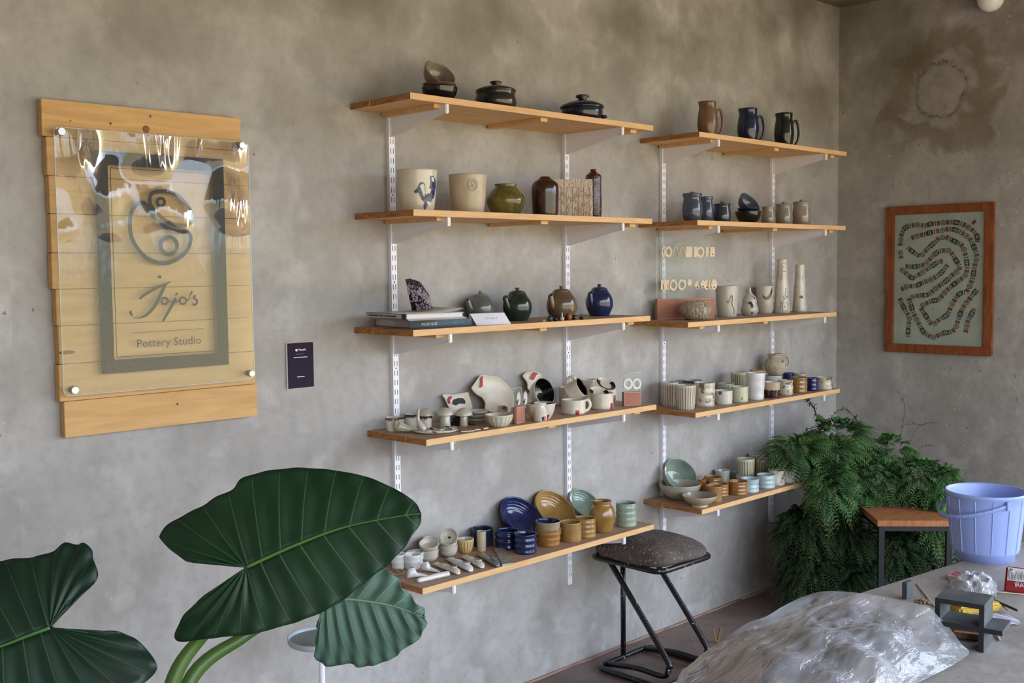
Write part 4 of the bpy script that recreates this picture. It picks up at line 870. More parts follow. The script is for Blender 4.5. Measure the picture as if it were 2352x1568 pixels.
# black cord heap
P0 = on(2, zs, 1054, 976); s0 = FPX / pj(P0)[2]; mb = MB(); rr_ = random.Random(2)
for j in range(26):
    a = rr_.random() * 6.28; q = []
    for k in range(9):
        th = a + k * .75; rad = (27 - 20 * (j / 26)) / s0 * rr_.uniform(.55, 1); q.append(RT * rad * math.cos(th) + FW * rad * .6 * math.sin(th) + UP * (.003 + (j / 26) * 27 / s0 * rr_.uniform(.55, 1)))
    mb.tube(crom(q, 4), .0017, 6)
mb.tube(crom([RT * -.03 + UP * .003, RT * -.045 + UP * .002 - FW * .01, RT * -.055 + UP * .002 - FW * .018], 4), .0016, 6); mb.tube(crom([RT * .03 + UP * .006, RT * .042 + UP * .002 - FW * .004, RT * .055 + UP * .002 + FW * .002], 4), .0016, 6)
tag(mb.build('cord_heap', mat('black_cord', (16, 15, 20), .45), None, P0), 'tangled heap of black cord between two mushrooms', 'cord')
# slumped square dish leaning on the wall
BLK2 = mat('black_slip', (20, 18, 20), .55); RED2 = mat('red_slip', (166, 42, 46), .5)
DISH = mat('dish_cream', (216, 206, 186), .34, col2=(206, 194, 172), scale=18, coat=.08)
def sheet_dish(name, label, outline, Y, tilt, m, depth, group=GI, marks=None, foot=0):
    """free-form slab dish: outline (px, py) laid on a plane leaning against the wall"""
    cx_ = sum(p[0] for p in outline) / len(outline); cy_ = sum(p[1] for p in outline) / len(outline)
    n = Vector((0, -.93, .36)).normalized(); P0 = on(1, Y, cx_, cy_); pl = [onp(P0, n, *p) for p in outline]; low = min(p.z for p in pl)
    Q = crom([p - P0 for p in pl], 4, True); k = len(Q); mb = MB(); rings = []
    for f, d in ((1, 0), (.9, .35), (.72, .75), (.45, .95), (.2, 1)):
        rings.append([q * f - n * depth * d for q in Q])
    V = [p for g in rings for p in g] + [-n * depth]; th = n * .004
    F = [(i * k + a, i * k + (a + 1) % k, (i + 1) * k + (a + 1) % k, (i + 1) * k + a) for i in range(4) for a in range(k)] + [(4 * k + a, 4 * k + (a + 1) % k, 5 * k) for a in range(k)]
    mb.add(V, F); o = len(V); mb.add([v - th for v in V], [tuple(reversed(f)) for f in F]); mb.add([rings[0][a] for a in range(k)] + [rings[0][a] - th for a in range(k)], [(a, k + a, k + (a + 1) % k, (a + 1) % k) for a in range(k)])
    t = thing(name, label, 'dish', P0, group); mb.build('body', m, t)
    for nm, mm, pts in (marks or []):
        q = [onp(P0, n, *p) - P0 for p in pts]; c_ = sum(q, Vector()) / len(q)
        def lift(p):
            f = p.length / max(Q, key=lambda x: x.dot(p)).length if p.length else 0
            e = max((x.normalized().dot(p.normalized()), x.length) for x in Q)[1] if p.length > 1e-5 else 1
            f = p.length / e; fs = [(0, 1), (.2, 1), (.45, .95), (.72, .75), (.9, .35), (1.2, 0)]
            for i in range(5):
                if fs[i][0] <= f <= fs[i + 1][0]: d = fs[i][1] + (fs[i + 1][1] - fs[i][1]) * (f - fs[i][0]) / (fs[i + 1][0] - fs[i][0]); break
            else: d = 0
            return p - n * (depth * d - .0012)
        bm = bmesh.new(); bm.faces.new([bm.verts.new(p) for p in q]); bmesh.ops.triangulate(bm, faces=bm.faces[:]); bmesh.ops.subdivide_edges(bm, edges=bm.edges[:], cuts=3, use_grid_fill=True)
        MB().add([lift(v.co.copy()) for v in bm.verts], [[v.index for v in f.verts] for f in bm.faces]).build(nm, mm, t); bm.free()
    return t
z8 = lambda u, v: (840 + u / 7.84, 900 + v / 7.84); zb = lambda u, v: (1080 + u / 10.455, 840 + v / 10.455)
sheet_dish('square_dish', 'small square dish painted red and black leaning on the wall', [z8(*p) for p in ((1395, 45), (1600, 42), (1830, 5), (1860, 60), (1920, 270), (1900, 420), (1700, 440), (1560, 380), (1440, 140))], -.035, (.05, 1, .35), DISH, .006,
    marks=[('red_patch', RED2, [z8(*p) for p in ((1500, 80), (1560, 70), (1565, 110), (1530, 140), (1540, 200), (1490, 210), (1475, 150))]), ('black_patch', BLK2, [z8(*p) for p in ((1570, 210), (1590, 130), (1680, 100), (1770, 105), (1805, 150), (1808, 205), (1700, 200), (1640, 235))])])
sheet_dish('wavy_dish', 'large cream wavy-edged dish with a red patch leaning on the wall', [zb(*p) for p in ((40, 540), (90, 440), (220, 260), (300, 210), (480, 240), (640, 250), (760, 320), (900, 450), (1030, 620), (1060, 850), (1000, 1080), (700, 1120), (385, 1060), (370, 900), (300, 770), (160, 680))], -.045, (.05, 1, .38), DISH, .014,
    marks=[('red_patch', RED2, [zb(*p) for p in ((255, 250), (310, 215), (340, 330), (355, 440), (330, 490), (265, 505), (270, 400))])] + [('black_dot', BLK2, [(zb(u, v)[0] + .9 * math.cos(a), zb(u, v)[1] + .9 * math.sin(a)) for a in (0, 1.05, 2.1, 3.14, 4.2, 5.2)]) for u, v in ((245, 310), (240, 360), (238, 410), (232, 460), (240, 505))])
sheet_dish('spoon_rest', 'cream spoon-shaped dish with a red patch leaning behind the bowls', [zb(*p) for p in ((1270, 240), (1310, 180), (1400, 140), (1620, 145), (1700, 200), (1750, 320), (1900, 440), (1850, 600), (1600, 640), (1400, 560), (1380, 420), (1330, 330))], -.03, (.05, 1, .38), DISH, .010,
    marks=[('red_patch', RED2, [zb(*p) for p in ((1520, 145), (1600, 145), (1635, 180), (1570, 320), (1500, 315), (1460, 290))])] + [('black_dot', BLK2, [(zb(u, v)[0] + 1.1 * math.cos(a), zb(u, v)[1] + 1.1 * math.sin(a)) for a in (0, 1.05, 2.1, 3.14, 4.2, 5.2)]) for u, v in ((1485, 140), (1470, 185), (1455, 230), (1445, 275))])
# stacked saucers and black-tipped dish
zz = zs
for i, (cx, w, yt, yb, lab) in enumerate(((1096, 52, 953, 973, 'bottom cream saucer of the stack beside the fluted bowl'), (1096, 54, 945, 965, 'middle cream saucer of the stack beside the fluted bowl'), (1095, 56, 936, 957, 'top cream saucer of the stack beside the fluted bowl'))):
    if zz == zs: cS = place(1096, -.135, zs + .02); rS = 27 / (FPX / pj(cS)[2])
    stacked('saucer', lab, 'saucer', cS, zz, rS, .016, 'saucer', G['greycream'], GI); zz += .0125
tilted('shallow_dish', 'shallow cream dish with a black tip propped behind the fluted bowl', 'dish', 1143, 946, -.10, 52, 'saucer', G['greycream'], (-.25, .45, .9), .16, GI, rest=zs + .02,
    mark=lambda t, r, h: MB().add([Vector((r * f * math.cos(a), r * f * math.sin(a), h * (1.01 if f > .9 else .72) + .001)) for f in (.62, .97) for a in [RANG + .3 + .12 * k for k in range(6)]], [(k, k + 1, 6 + k + 1, 6 + k) for k in range(5)]).build('black_tip', BLACK, t))
vessel('fluted_bowl', 'pale grey deeply fluted bowl near the front of the shelf', 'bowl', 'L4', 1145.5, 66, 947, 981, 'deep', None, GI, fl=flutes(16, .045), mfun=lambda h: flm('cream', 16, h), inner=G['greycream'])
# small earring stand with painted earrings
A, ux, uy, L, hb, ha = stand('small acrylic earring stand on a clay block beside the fluted bowl', 'L4', (1186, 974), (1206, 969), 935, .006, 1181, 893)
earring('cream patterned disc earring, left of the pair on the small stand', 1190, 915, 'disc', 17, 30, onp(A + uy * .011, uy, 1190, 915), ux, uy, G['patch']); earring('cream patterned disc earring, right of the pair on the small stand', 1203, 914, 'disc', 17, 31, onp(A + uy * .010, uy, 1203, 914) - uy * .004, ux, uy, G['patch'])
# bowls with black inside, mugs
o, c, r, h = vessel('deep_bowl', 'cream bowl with a red square holding the tipped black-lined bowl', 'bowl', 'L4', 1242, 70, 921, 966, 'deep', G['cream'], GI, extra=lambda t, r, h, P: decal(t, P, r, h, square(.62, .2, .12, .17), RED), rb=.5)
tilted('deep_bowl', 'cream bowl lined in black, tipped over in the lower bowl', 'bowl', 1251, 899, c.y + .01, 66, 'deep', G['cream'], (.62, .60, .30), .48, GI, inner=BLACK)
vessel('small_vase', 'small cream vase with black and red marks in front of the bowls', 'vase', 'L4', 1240.5, 33, 922, 970, 'shotv', G['ivory'], GI, extra=lambda t, r, h, P: (decal(t, P, r, h, [(.2, .22), (.55, .30), (.5, .03), (.38, .03)], BLACK), decal(t, P, r, h, [(.62, .03), (.7, .3), (.85, .3), (.85, .03)], RED)))
o, c, r, h = vessel('mug', 'cream mug with a red square and round handle, under the tipped mug', 'mug', 'L4', 1317, 55, 914, 952.5, 'mug', G['ivory'], GI, handle=(.12, .9, .5, .0055, .15), extra=lambda t, r, h, P: decal(t, P, r, h, square(.28, .17, .15, .16), RED))
tilted('mug', 'cream mug with black interior tipped on top of another mug', 'mug', 1336, 888, c.y, 46, 'mug', G['ivory'], (.80, .35, .48), .75, GI, inner=BLACK, rest=SH['L4'][0] + h * .86, handle=2.2)
vessel('mug', 'cream mug mostly hidden behind the tipped mug', 'mug', 'L4', 1306, 44, 886, None, 'mug', G['ivory'], GI, Y=-.07)
vessel('mug', 'tall cream mug standing behind the saucer-topped mug', 'mug', 'L4', 1352, 38, 869, None, 'cyl', G['ivory'], GI, Y=-.06)
vessel('mug', 'cream mug with a red square standing behind the right mug', 'mug', 'L4', 1396, 40, 885, None, 'mug', G['ivory'], GI, Y=-.08, extra=lambda t, r, h, P: decal(t, P, r, h, square(.80, .22, .15, .20), RED))
o, c, r, h = vessel('mug', 'cream mug with black and white plates on top, right of the mugs', 'mug', 'L4', 1382, 54, 899, 941, 'mug', G['ivory'], GI, Y=None, extra=lambda t, r, h, P: decal(t, P, r, h, square(.9, .2, .16, .2), RED))
def bw(t, r, h):
    mb = MB(); n = 26; V = []
    for k in range(n):
        a = CANG - 1.9 + 4.3 * k / (n - 1)
        for f in (.55 + .12 * math.sin(PI * k / (n - 1)), .97): V.append(Vector((r * f * math.cos(a), r * f * math.sin(a), h * (.45 + .5 * ((f - .5) / .47)) + .0022)))
    mb.add(V, [(2 * k, 2 * k + 1, 2 * k + 3, 2 * k + 2) for k in range(n - 1)]); mb.build('black_crescent', BLACK, t)
tilted('saucer', 'cream saucer with a black crescent lying on the right mug', 'saucer', 1377, 902, c.y - .01, 50, 'saucer', G['cream'], (.20, .42, .75), .12, GI, rest=SH['L4'][0] + h * .99, mark=bw)
tilted('saucer', 'cream saucer with a black crescent, topmost on the right mug', 'saucer', 1392, 881, c.y + .02, 48, 'saucer', G['cream'], (.30, .42, .72), .12, GI, rest=SH['L4'][0] + h * 1.30, mark=bw)
A, ux, uy, L, hb, ha = stand('square acrylic earring stand on a clay block at the right end of its shelf', 'L4', (1433, 932.6), (1473, 931), 900, .010, 1430, 857)
for px, lab in ((1442, 'left'), (1462, 'right')): earring('white torn-edged ring earring, %s of the pair on the square stand' % lab, px, 881, 'ring', 22, 26, onp(A + uy * .011, uy, px, 881) - uy * .002, ux, uy, G['white'])
# ---------------------------------------------------------------- fourth shelf, right bay
GJ = 'cups on the fourth right shelf'
FL = lambda tone, n=22: dict(fl=flutes(n, .018), mfun=lambda h: flm(tone, n, h), inner=G['celadon'])
vessel('cup', 'fluted grey cup at the left end of the fourth right shelf', 'cup', 'R4', 1538, 42, 875, 934, 'fcup', None, GJ, **FL('warm'))
vessel('cup', 'fluted pale cup in front, second from the left end', 'cup', 'R4', 1574, 50, 881, 941.7, 'fcup', None, GJ, **FL('warm', 24))
vessel('cup', 'dark-rimmed cup hidden behind the marbled beaker', 'cup', 'R4', 1589, 45, 870, None, 'fcup', G['greenpatch'], GJ, Y=-.07, inner=G['celadon'])
vessel('beaker', 'tall ridged marbled beaker beside the fluted cups', 'cup', 'R4', 1618.5, 48, 875.6, 934.6, 'cyl', G['marble'], GJ, fl=ridges(3.5, .02), inner=G['cream'])
vessel('cup', 'squat white cup with a large dark blotch', 'cup', 'R4', 1661.5, 41, 894, 929, 'cyl', G['patch'], GJ, inner=G['white'])
vessel('cup', 'pale cup behind the blotched one', 'cup', 'R4', 1668, 39, 877.6, None, 'cyl', G['celadon'], GJ, Y=-.11)
vessel('cup', 'pale yellow-green cup with dark dots near its foot', 'cup', 'R4', 1698.5, 40, 885, 924, 'cyl', G['dots'], GJ, inner=G['ivory'])
vessel('cup', 'dark-grooved fluted cup standing at the back behind the dotted cup', 'cup', 'R4', 1697, 38, 852.7, None, 'fcup', None, GJ, Y=-.09, **FL('green'))
vessel('cup', 'mustard-rimmed cup peeping from behind the tall white tumbler', 'cup', 'R4', 1740, 36, 848, None, 'cyl', G['mustard'], GJ, Y=-.09)
vessel('tumbler', 'tall white ridged tumbler in the middle of the fourth right shelf', 'tumbler', 'R4', 1735.5, 44, 853.6, 918.7, 'tumbler', G['white'], GJ, fl=ridges(2.5, .018))
vessel('cup', 'cream and dark brown two-toned cup in the front row', 'cup', 'R4', 1773, 39, 874.7, 915, 'tumbler', G['tan'], GJ, inner=G['white'], extra=lambda t, r, h, P: decal(t, P, r, h, [(-1.6 + 3.2 * i / 12, .02) for i in range(13)] + [(1.6 - 3.2 * i / 12, .5 + .03 * (i % 2)) for i in range(13)], G['brown'], 'brown_dip'))
o, c, r, h = vessel('cup', 'white cup supporting the round stone jug', 'cup', 'R4', 1777, 38, 860, None, 'tumbler', G['white'], GJ, Y=-.09, fl=ridges(3, .015))
vessel('jug', 'round speckled stone-coloured jug standing on top of a cup', 'jug', 'R4', 1781, 50, 811, None, 'rjug', G['jugstone'], GJ, Y=c.y, z0=SH['R4'][0] + h + .001, handle=(.25, .86, .38, .005, .1), pour=.2)
vessel('cup', 'marbled waisted cup right of the two-toned cup', 'cup', 'R4', 1805, 35, 871, 908, 'belly', G['marble'], GJ, fl=ridges(2.5, .02))
vessel('cup', 'blue cup at the back behind the mustard one', 'cup', 'R4', 1811, 27, 855, None, 'cyl', G['cobalt'], GJ, Y=-.08)
vessel('cup', 'pale green cup at the back behind the mustard one', 'cup', 'R4', 1838, 28, 855.5, None, 'cyl', G['celadon'], GJ, Y=-.09)
vessel('cup', 'mustard-yellow ridged cup in the front row beside the blue one', 'cup', 'R4', 1835.5, 36, 864, 902.4, 'cyl', G['ochre'], GJ, fl=ridges(3.5, .02))
vessel('cup', 'small deep blue ridged cup', 'cup', 'R4', 1866, 26, 866, 897.7, 'cyl', G['cobalt'], GJ, fl=ridges(3, .02))
vessel('cup', 'marbled cup, rightmost on the fourth right shelf', 'cup', 'R4', 1893.5, 38, 864, 895, 'hourcup', G['marble'], GJ, inner=G['cream'])
# ---------------------------------------------------------------- lowest shelf, right bay
GK = 'cups and bowls on the lowest right shelf'; zs = SH['R5'][0]
o, c, r, h = vessel('serving_bowl', 'large grey-beige bowl holding the tipped sage bowl', 'bowl', 'R5', 1562, 98, 1100, 1149, 'bowl', G['stone'], GK)
tilted('serving_bowl', 'sage green bowl tipped towards the viewer in the grey-beige bowl', 'bowl', 1564, 1090, c.y, 86, 'deep', G['sage'], Vector((-.22, -.76, .60)), .42, GK, inner=G['sagein'], rest=zs + h * .45)
vessel('serving_bowl', 'small tan footed bowl in front of the large bowl', 'bowl', 'R5', 1607, 82, 1128, 1166, 'footbowl', G['tan'], GK, inner=G['grey'])
for cx, w, yt, yb, p, k, rg, lab in ((1612, 22, 1098, 1130, 'hourcup', 'amber', 0, 'amber cup hidden behind the tipped sage bowl'), (1638, 42, 1090, 1127, 'cyl', 'amber', 3, 'shiny amber cup behind the yellow ones'), (1659, 37, 1076, 1105, 'hourcup', 'celadon', 0, 'pale grey-green cup at the back left'), (1693, 32, 1079, 1100, 'cyl', 'pale', 0, 'pale blue cup farthest back behind its twins'),
        (1651.5, 43, 1106, 1141.6, 'cyl', 'amber', 3.5, 'amber ridged cup between the yellow and the darker amber cups'), (1711.5, 41, 1086, 1116, 'cyl', 'pale', 3, 'pale blue cup half hidden behind the front one'), (1641, 39, 1111, 1154, 'tumbler', 'mustard', 0, 'yellow-green cup right behind the footed bowl'), (1695.5, 43, 1100, 1138, 'cyl', 'amber', 3.5, 'squat amber ridged cup in the front row'),
        (1723, 43, 1094, 1132.5, 'hourcup', 'pale', 3, 'pale blue ridged cup in the front row'), (1759, 42, 1085, 1122.5, 'cyl', 'pale', 3, 'pale blue cup, right of the front row pair'), (1784, 39, 1076, 1115.5, 'hourcup', 'cream', 0, 'plain cream cup beside the pale blue ones')):
    vessel('cup', lab, 'cup', 'R5', cx, w, yt, yb, p, G[k], GK, fl=ridges(rg, .02) if rg else None)
for cx, w, yt, Y, lab in ((1737.5, 38, 1039, -.042, 'fluted cup at the very back, left of the far pair'), (1782, 43, 1041, -.042, 'fluted cup at the very back, right of the far pair'), (1712.5, 41, 1049, -.128, 'fluted cup in the nearer pair, left one'), (1758.5, 43, 1050, -.128, 'fluted cup in the nearer pair, right one')):
    vessel('cup', lab, 'cup', 'R5', cx, w, yt, None, 'fcup', None, GK, Y=Y, **FL('green', 20))
def heartm(t, r, h, P): stroke(t, P, r, h, [(.1, .62), (.0, .72), (-.12, .66), (.08, .36), (.3, .66), (.2, .72), (.1, .62)], .0009, INK)
vessel('cup', 'cream cup with a small black heart-shaped drawing', 'cup', 'R5', 1808, 38, 1071, 1109, 'cyl', G['cream'], GK, extra=heartm)
vessel('small_vase', 'round white pot with a torn rim at the right end of the lowest shelf', 'pot', 'R5', 1841, 28, 1072, 1103, 'round', G['white'], GK)
# ---------------------------------------------------------------- lowest shelf, left bay
GL_ = 'pieces on the lowest left shelf'; zs = SH['L5'][0]
for cx, w, yt, yb, lab in ((915, 36, 1267, 1309, 'ridged grey-white cup, leftmost, partly behind the big leaf'), (954, 41, 1261, 1298, 'grey-white flared cup behind the front one'), (947.5, 41, 1267, 1309.5, 'grey-white flared cup in front near the left end')):
    vessel('cup', lab, 'cup', 'L5', cx, w, yt, yb, 'tumbler', G['white'], GL_, fl=ridges(2.5, .025))
# bowl stacks
for nm, cx, base, n_, tl in (('left', 986, 1284, 4, (988, 1243, 46, (.2, .55, .8))), ('right', 1030, 1284, 4, (1031, 1232, 42, (-.12, .85, .5)))):
    zz = zs; cb = place(cx, -.072, zs + .03); sb_ = FPX / pj(cb)[2]; r = 21.5 / sb_; h = .023
    for i in range(n_):
        cb2 = cb + Vector((.0015 * math.sin(i * 2.1), .0015 * math.cos(i * 1.7), 0))
        stacked('small_bowl', 'pale small bowl, %s in the %s stack of small bowls' % (('at the bottom', 'second from the bottom', 'third from the bottom', 'fourth from the bottom')[i], nm), 'bowl', cb2, zz, r * (1 - .02 * (i % 2)), h, 'bowl', G['greycream'], 'stacked small bowls'); zz += .009
    c = cb; zz -= .009
    if nm == 'left':
        tilted('small_bowl', 'pale small bowl lying tilted second from the top of the left stack', 'bowl', tl[0] - 3, tl[1] + 4, c.y, tl[2], 'deep', G['greycream'], Vector((-.2, -.25, .93)), .30, 'stacked small bowls', rest=zz + h * .45)
        tilted('small_bowl', 'pale small bowl tilted on top of the left stack', 'bowl', tl[0] + 4, tl[1] - 2, c.y, 42, 'deep', G['greycream'], Vector((.05, -.35, .9)), .30, 'stacked small bowls', rest=zz + h * .95)
    else:
        def hm(t, r, h): 
            P = [Vector((.0035 * x, .0035 * y, h * .16 + .004)) for x, y in ((0, -1.6), (1.4, .2), (1.2, 1.2), (.4, 1.3), (0, .7), (-.4, 1.3), (-1.2, 1.2), (-1.4, .2))]
            q = Matrix.Rotation(RANG, 3, 'Z'); MB().add([q @ p for p in P], [tuple(range(8))], 0, False).build('heart_mark', INK, t)
        tilted('small_bowl', 'pale small bowl with a dark heart inside, upright on the right stack', 'bowl', tl[0], tl[1], c.y, tl[2], 'bowl', G['greycream'], tl[3], .3, 'stacked small bowls', rest=zz + h * .35, mark=hm)
vessel('fluted_bowl', 'small fluted bowl with golden-brown grooves', 'bowl', 'L5', 1069, 40, 1232, 1271, 'deep', None, GL_, fl=flutes(14, .05), mfun=lambda h: flm('gold', 14, h), inner=G['greycream'])
vessel('tall_cup', 'large dark blue straight cup behind the cream cylinder', 'cup', 'L5', 1108, 50, 1206.5, 1256, 'cyl', G['teal'], GL_, inner=G['teal'])
vessel('cylinder_vase', 'slim cream cylinder standing in front of the dark blue cup', 'vase', 'L5', 1105.5, 21, 1217, 1267, 'cyl', G['tan'], GL_)
vessel('cup', 'blue ridged cup behind the front blue cup', 'cup', 'L5', 1166, 55, 1210, 1263, 'cyl', G['blue'], GL_, fl=ridges(3, .035))
vessel('cup', 'blue ridged cup nearest the shelf edge', 'cup', 'L5', 1207, 51, 1218, 1274, 'cyl', G['blue'], GL_, fl=ridges(3.3, .025))
o, c, r, h = vessel('cup', 'amber ridged flared cup under the blue-lined cup', 'cup', 'L5', 1259.5, 61, 1206, 1256.5, 'tumbler', G['amber'], GL_, fl=ridges(3, .02))
vessel('cup', 'clay cup with blue inside nested in the amber cup', 'cup', 'L5', 1259, 58, 1189, None, 'tumbler', G['clay'], GL_, Y=c.y, z0=zs + h * .42, inner=G['blue'])
vessel('cup', 'plain mustard cylinder cup right of the amber one', 'cup', 'L5', 1311, 49, 1192, 1246, 'cyl', G['mustard'], GL_)
vessel('cup', 'mustard ridged cup beside the round jug', 'cup', 'L5', 1345, 46, 1183, 1236.5, 'cyl', G['mustard'], GL_, fl=ridges(4, .022))
vessel('jug', 'round mustard-yellow jug with a pinched spout', 'jug', 'L5', 1383.5, 60, 1145, 1224.5, 'pitcher', G['ochre'], GL_, pour=.28)
vessel('cup', 'sage green ridged cup, rightmost on the lowest left shelf', 'cup', 'L5', 1438.5, 47, 1149, 1211.5, 'cyl', G['sage'], GL_, fl=ridges(4, .022))
for cx, cy, w, k, ki, lab in ((1200, 1184, 110, 'blue', 'blue', 'large cobalt blue ridged bowl leaning on the wall'), (1276, 1168, 108, 'mustard', 'mustard', 'large mustard ridged bowl leaning on the wall'), (1343, 1154, 84, 'sage', 'sagein', 'sage green bowl leaning on the wall behind the jug')):
    tilted('leaning_bowl', lab, 'bowl', cx, cy, -.09, w, 'bowl', G[k], Vector((0, -.66, .70)), .30, 'large bowls leaning on the wall', inner=G[ki], fl=ridges(6, .022), rest=zs)
# shoes, slippers, spoon, stamp, tray
def zc(u, v): return (880 + u / 7.35, 1180 + v / 7.35)
def slipper(label, tail, toe, wpx, m, name='ceramic_slipper', bands=3, boot=False):
    a, b = on(2, zs, *zc(*tail)), on(2, zs, *zc(*toe)); d = b - a; L = d.length; d.normalize(); s_ = Vector((-d.y, d.x, 0)); s0 = FPX / pj(a)[2]; w = wpx / 7.35 / s0
    t = thing(name, label, 'ornament', a, 'little ceramic shoes on the lowest left shelf'); mb = MB(); V = []; K = 14; S = 14
    prof = [(0, .15, .12), (.04, .6, .35), (.15, .85, .6), (.35, .95, .75), (.55, 1, .85), (.75, 1.0, .95), (.9, .85, .9), (.98, .5, .5), (1, .1, .15)]
    if boot: prof = [(0, .35, .7), (.06, .8, 1.6), (.2, .95, 1.9), (.36, .9, 1.8), (.46, .7, .95), (.62, .72, .72), (.8, .6, .5), (.93, .35, .3), (1, .08, .1)]
    Q = crom([(q[0], q[1], q[2]) for q in prof], 3); V = []; n = len(Q)
    for q in Q:
        x = q.x * L; ww = max(q.y, .03) * w / 2; hh = max(q.z, .05) * w * .62
        bump_ = 1 + (.20 * math.sin(q.x * PI * 2 * bands) if .1 < q.x < .6 and not boot else 0)
        for k in range(S):
            a_ = 2 * PI * k / S; V.append(d * x + s_ * (ww * math.cos(a_)) + UP * (max(0, hh / 2 + hh / 2 * math.sin(a_) * bump_) + .0003))
    mb.add(V, [(i * S + k, i * S + (k + 1) % S, (i + 1) * S + (k + 1) % S, (i + 1) * S + k) for i in range(n - 1) for k in range(S)] + [tuple(range(S)), tuple((n - 1) * S + k for k in reversed(range(S)))])
    mb.build('shoe_body', m, t)
    if boot: c_ = d * L * .22 + UP * (w * .62 * 1.86); rr_ = w * .28
    else: c_ = d * L * .79 + UP * (w * .62 * .98 + .0008); rr_ = w * .33
    MB().tube([c_ + d * rr_ * math.cos(k * PI / 8) + s_ * rr_ * math.sin(k * PI / 8) for k in range(16)], w * .06, 8, closed=True).build('opening_rim', m, t)
    mb = MB(); disc(mb, c_ + UP * .0022, rr_, d, s_); mb.build('opening_shade', G['greenpatch'], t)  # flat dark disc stands in for the shaded hollow of the shoe
slipper('white ceramic bootie with a pointed toe nearest the left end', (400, 1090), (770, 1050), 150, G['white'], boot=True)
slipper('white ceramic bootie with a pointed toe behind the front one', (650, 960), (965, 990), 140, G['white'], boot=True)
slipper('cream ceramic slipper with folded bands, left of the row', (850, 850), (1280, 1030), 165, G['cream'])
slipper('lilac-white ceramic slipper with folded bands, middle of the row', (1090, 770), (1490, 985), 175, G['white'])
slipper('cream ceramic slipper with folded bands, right of the pale ones', (1350, 730), (1680, 925), 165, G['ivory'])
slipper('dark olive ceramic slipper with an open toe beside the stamped block', (1620, 690), (1940, 900), 165, G['greengrey'])
a, b = on(2, zs, *zc(575, 1170)), on(2, zs, *zc(1105, 1050)); dd_ = (b - a); Ln = dd_.length; dn = dd_.normalized(); sn = Vector((-dn.y, dn.x, 0))
t = thing('ceramic_scoop', 'long white ceramic scoop lying along the front of the lowest shelf', 'scoop', a)
mb = MB(); P_ = [dn * (Ln * f) + UP * .0085 for f in (0, .04, .2, .45, .55, .8, 1)]; mb.tube(crom(P_, 3), [q.x for q in crom([(x, 0, 0) for x in (.002, .0075, .0083, .0083, .0078, .0078, .0084)], 3)], 14); mb.build('scoop_body', G['white'], t)
MB().tube([dn * (Ln * f) + UP * .0166 + sn * .002 * math.sin(f * 3) for f in (.45, .6, .75, .97)], .0012, 6).build('folded_seam', G['greycream'], t)
a, b, c_, d_ = [on(2, zs + .006, *zc(*p)) for p in ((1870, 570), (2040, 560), (2195, 820), (2010, 850))]
t = thing('stamp_block', 'flat ceramic block stamped with a woven grey pattern', 'block', a)
MB().prism([Vector(), d_ - a, c_ - a, b - a], (0, 0, -.0058)).build('block_body', G['stone'], t)
mb = MB()
for i in range(11):
    for j in range(6):
        u, v = (i + .5) / 11, (j + .5) / 6; p = (d_ - a) * u + (b - a) * v * (1 - u) + (c_ - d_) * v * u
        mb.box(p + UP * .0005, (.0042, .0022, .001), Matrix.Rotation(.6 + (PI / 2 if (i + j) % 2 else 0), 3, 'Z'))
mb.build('woven_pattern', mat('pattern_grey', (84, 76, 66), .6), t)
P0 = on(2, zs, 905, 1316); mb = MB(); rr_ = random.Random(4)
mb.lathe([(0, .0005), (.035, .0005), (.038, .003), (.036, .005), (0, .004)], 24)
for i in range(46): a_ = rr_.random() * 6.3; q = math.sqrt(rr_.random()) * .034; mb.lathe([(0, 0), (.0032, .0008), (.0036, .002), (.002, .0034), (0, .0038)], 8, mi=1, c=(q * math.cos(a_), q * math.sin(a_), .004))
tag(mb.build('bead_coaster', [mat('straw', (150, 124, 92), .8), mat('seed', (96, 70, 48), .6, col2=(190, 160, 120), scale=90)], None, P0), 'round dish of small brown seeds by the big leaf at the shelf end', 'dish')

# ================================================================ left part of the wall: sign and card
zs1 = lambda u, v: (60 + u / 1.913, 200 + v / 1.913)
t = thing('sign_board', 'pine plank sign board with a clear acrylic panel reading Pottery Studio', 'sign', (.19, 0, 1.155))
O = Vector((.19, 0, 1.155)); yF = -.03
seams = [50, 215, 388, 555, 728, 888, 1050, 1218, 1382, 1545]
xl = [.177, .186, .189, .190, .188, .196, .199, .196, .206]; xr_ = [.752, .770, .772, .772, .772, .775, .776, .780, .783]
zz = [on(1, yF, *zs1(75 + (v - 50) * .066, v))[2] for v in seams]; zz[-1] = 1.155; zz[0] = 2.033
mb = MB()
for i in range(9):
    z1_, z0_ = zz[i], zz[i + 1]; mb.rbox(((xl[i] + xr_[i]) / 2 - O.x, -.0165 + random.uniform(-.0012, .0012), (z0_ + z1_) / 2 - O.z), (xr_[i] - xl[i], .027, z1_ - z0_ - .0014), .0012, mi=0)
for x in (.19 + .08, .19 + .46): mb.box((x - O.x, -.0016, .44), (.03, .003, .8))
mb.build('plank_panel', PINEB, t)
KN = mat('knot', (92, 56, 26), .6, col2=(140, 88, 44), scale=120)
mb = MB(); X, Z_ = Vector((1, 0, 0)), Vector((0, 0, 1))
for u, v, r in ((527, 185, .010), (546, 128, .0035), (371, 160, .0035), (665, 1392, .0035), (195, 148, .002)):
    P = on(1, yF - .0005, *zs1(u, v)) - O; disc(mb, P, r, X, Z_, .0003, seg=14)
P = on(1, yF - .0005, *zs1(180, 1165)) - O; disc(mb, P, .022, X, Z_, .0003, seg=14, r2=.005)
mb.build('knots', KN, t)
def onA(u, v, y=-.0605): return on(1, y, *zs1(u, v)) - O
ya = -.058
cs = [onA(108, 176, ya), onA(968, 240, ya), onA(1012, 1290, ya), onA(180, 1350, ya)]
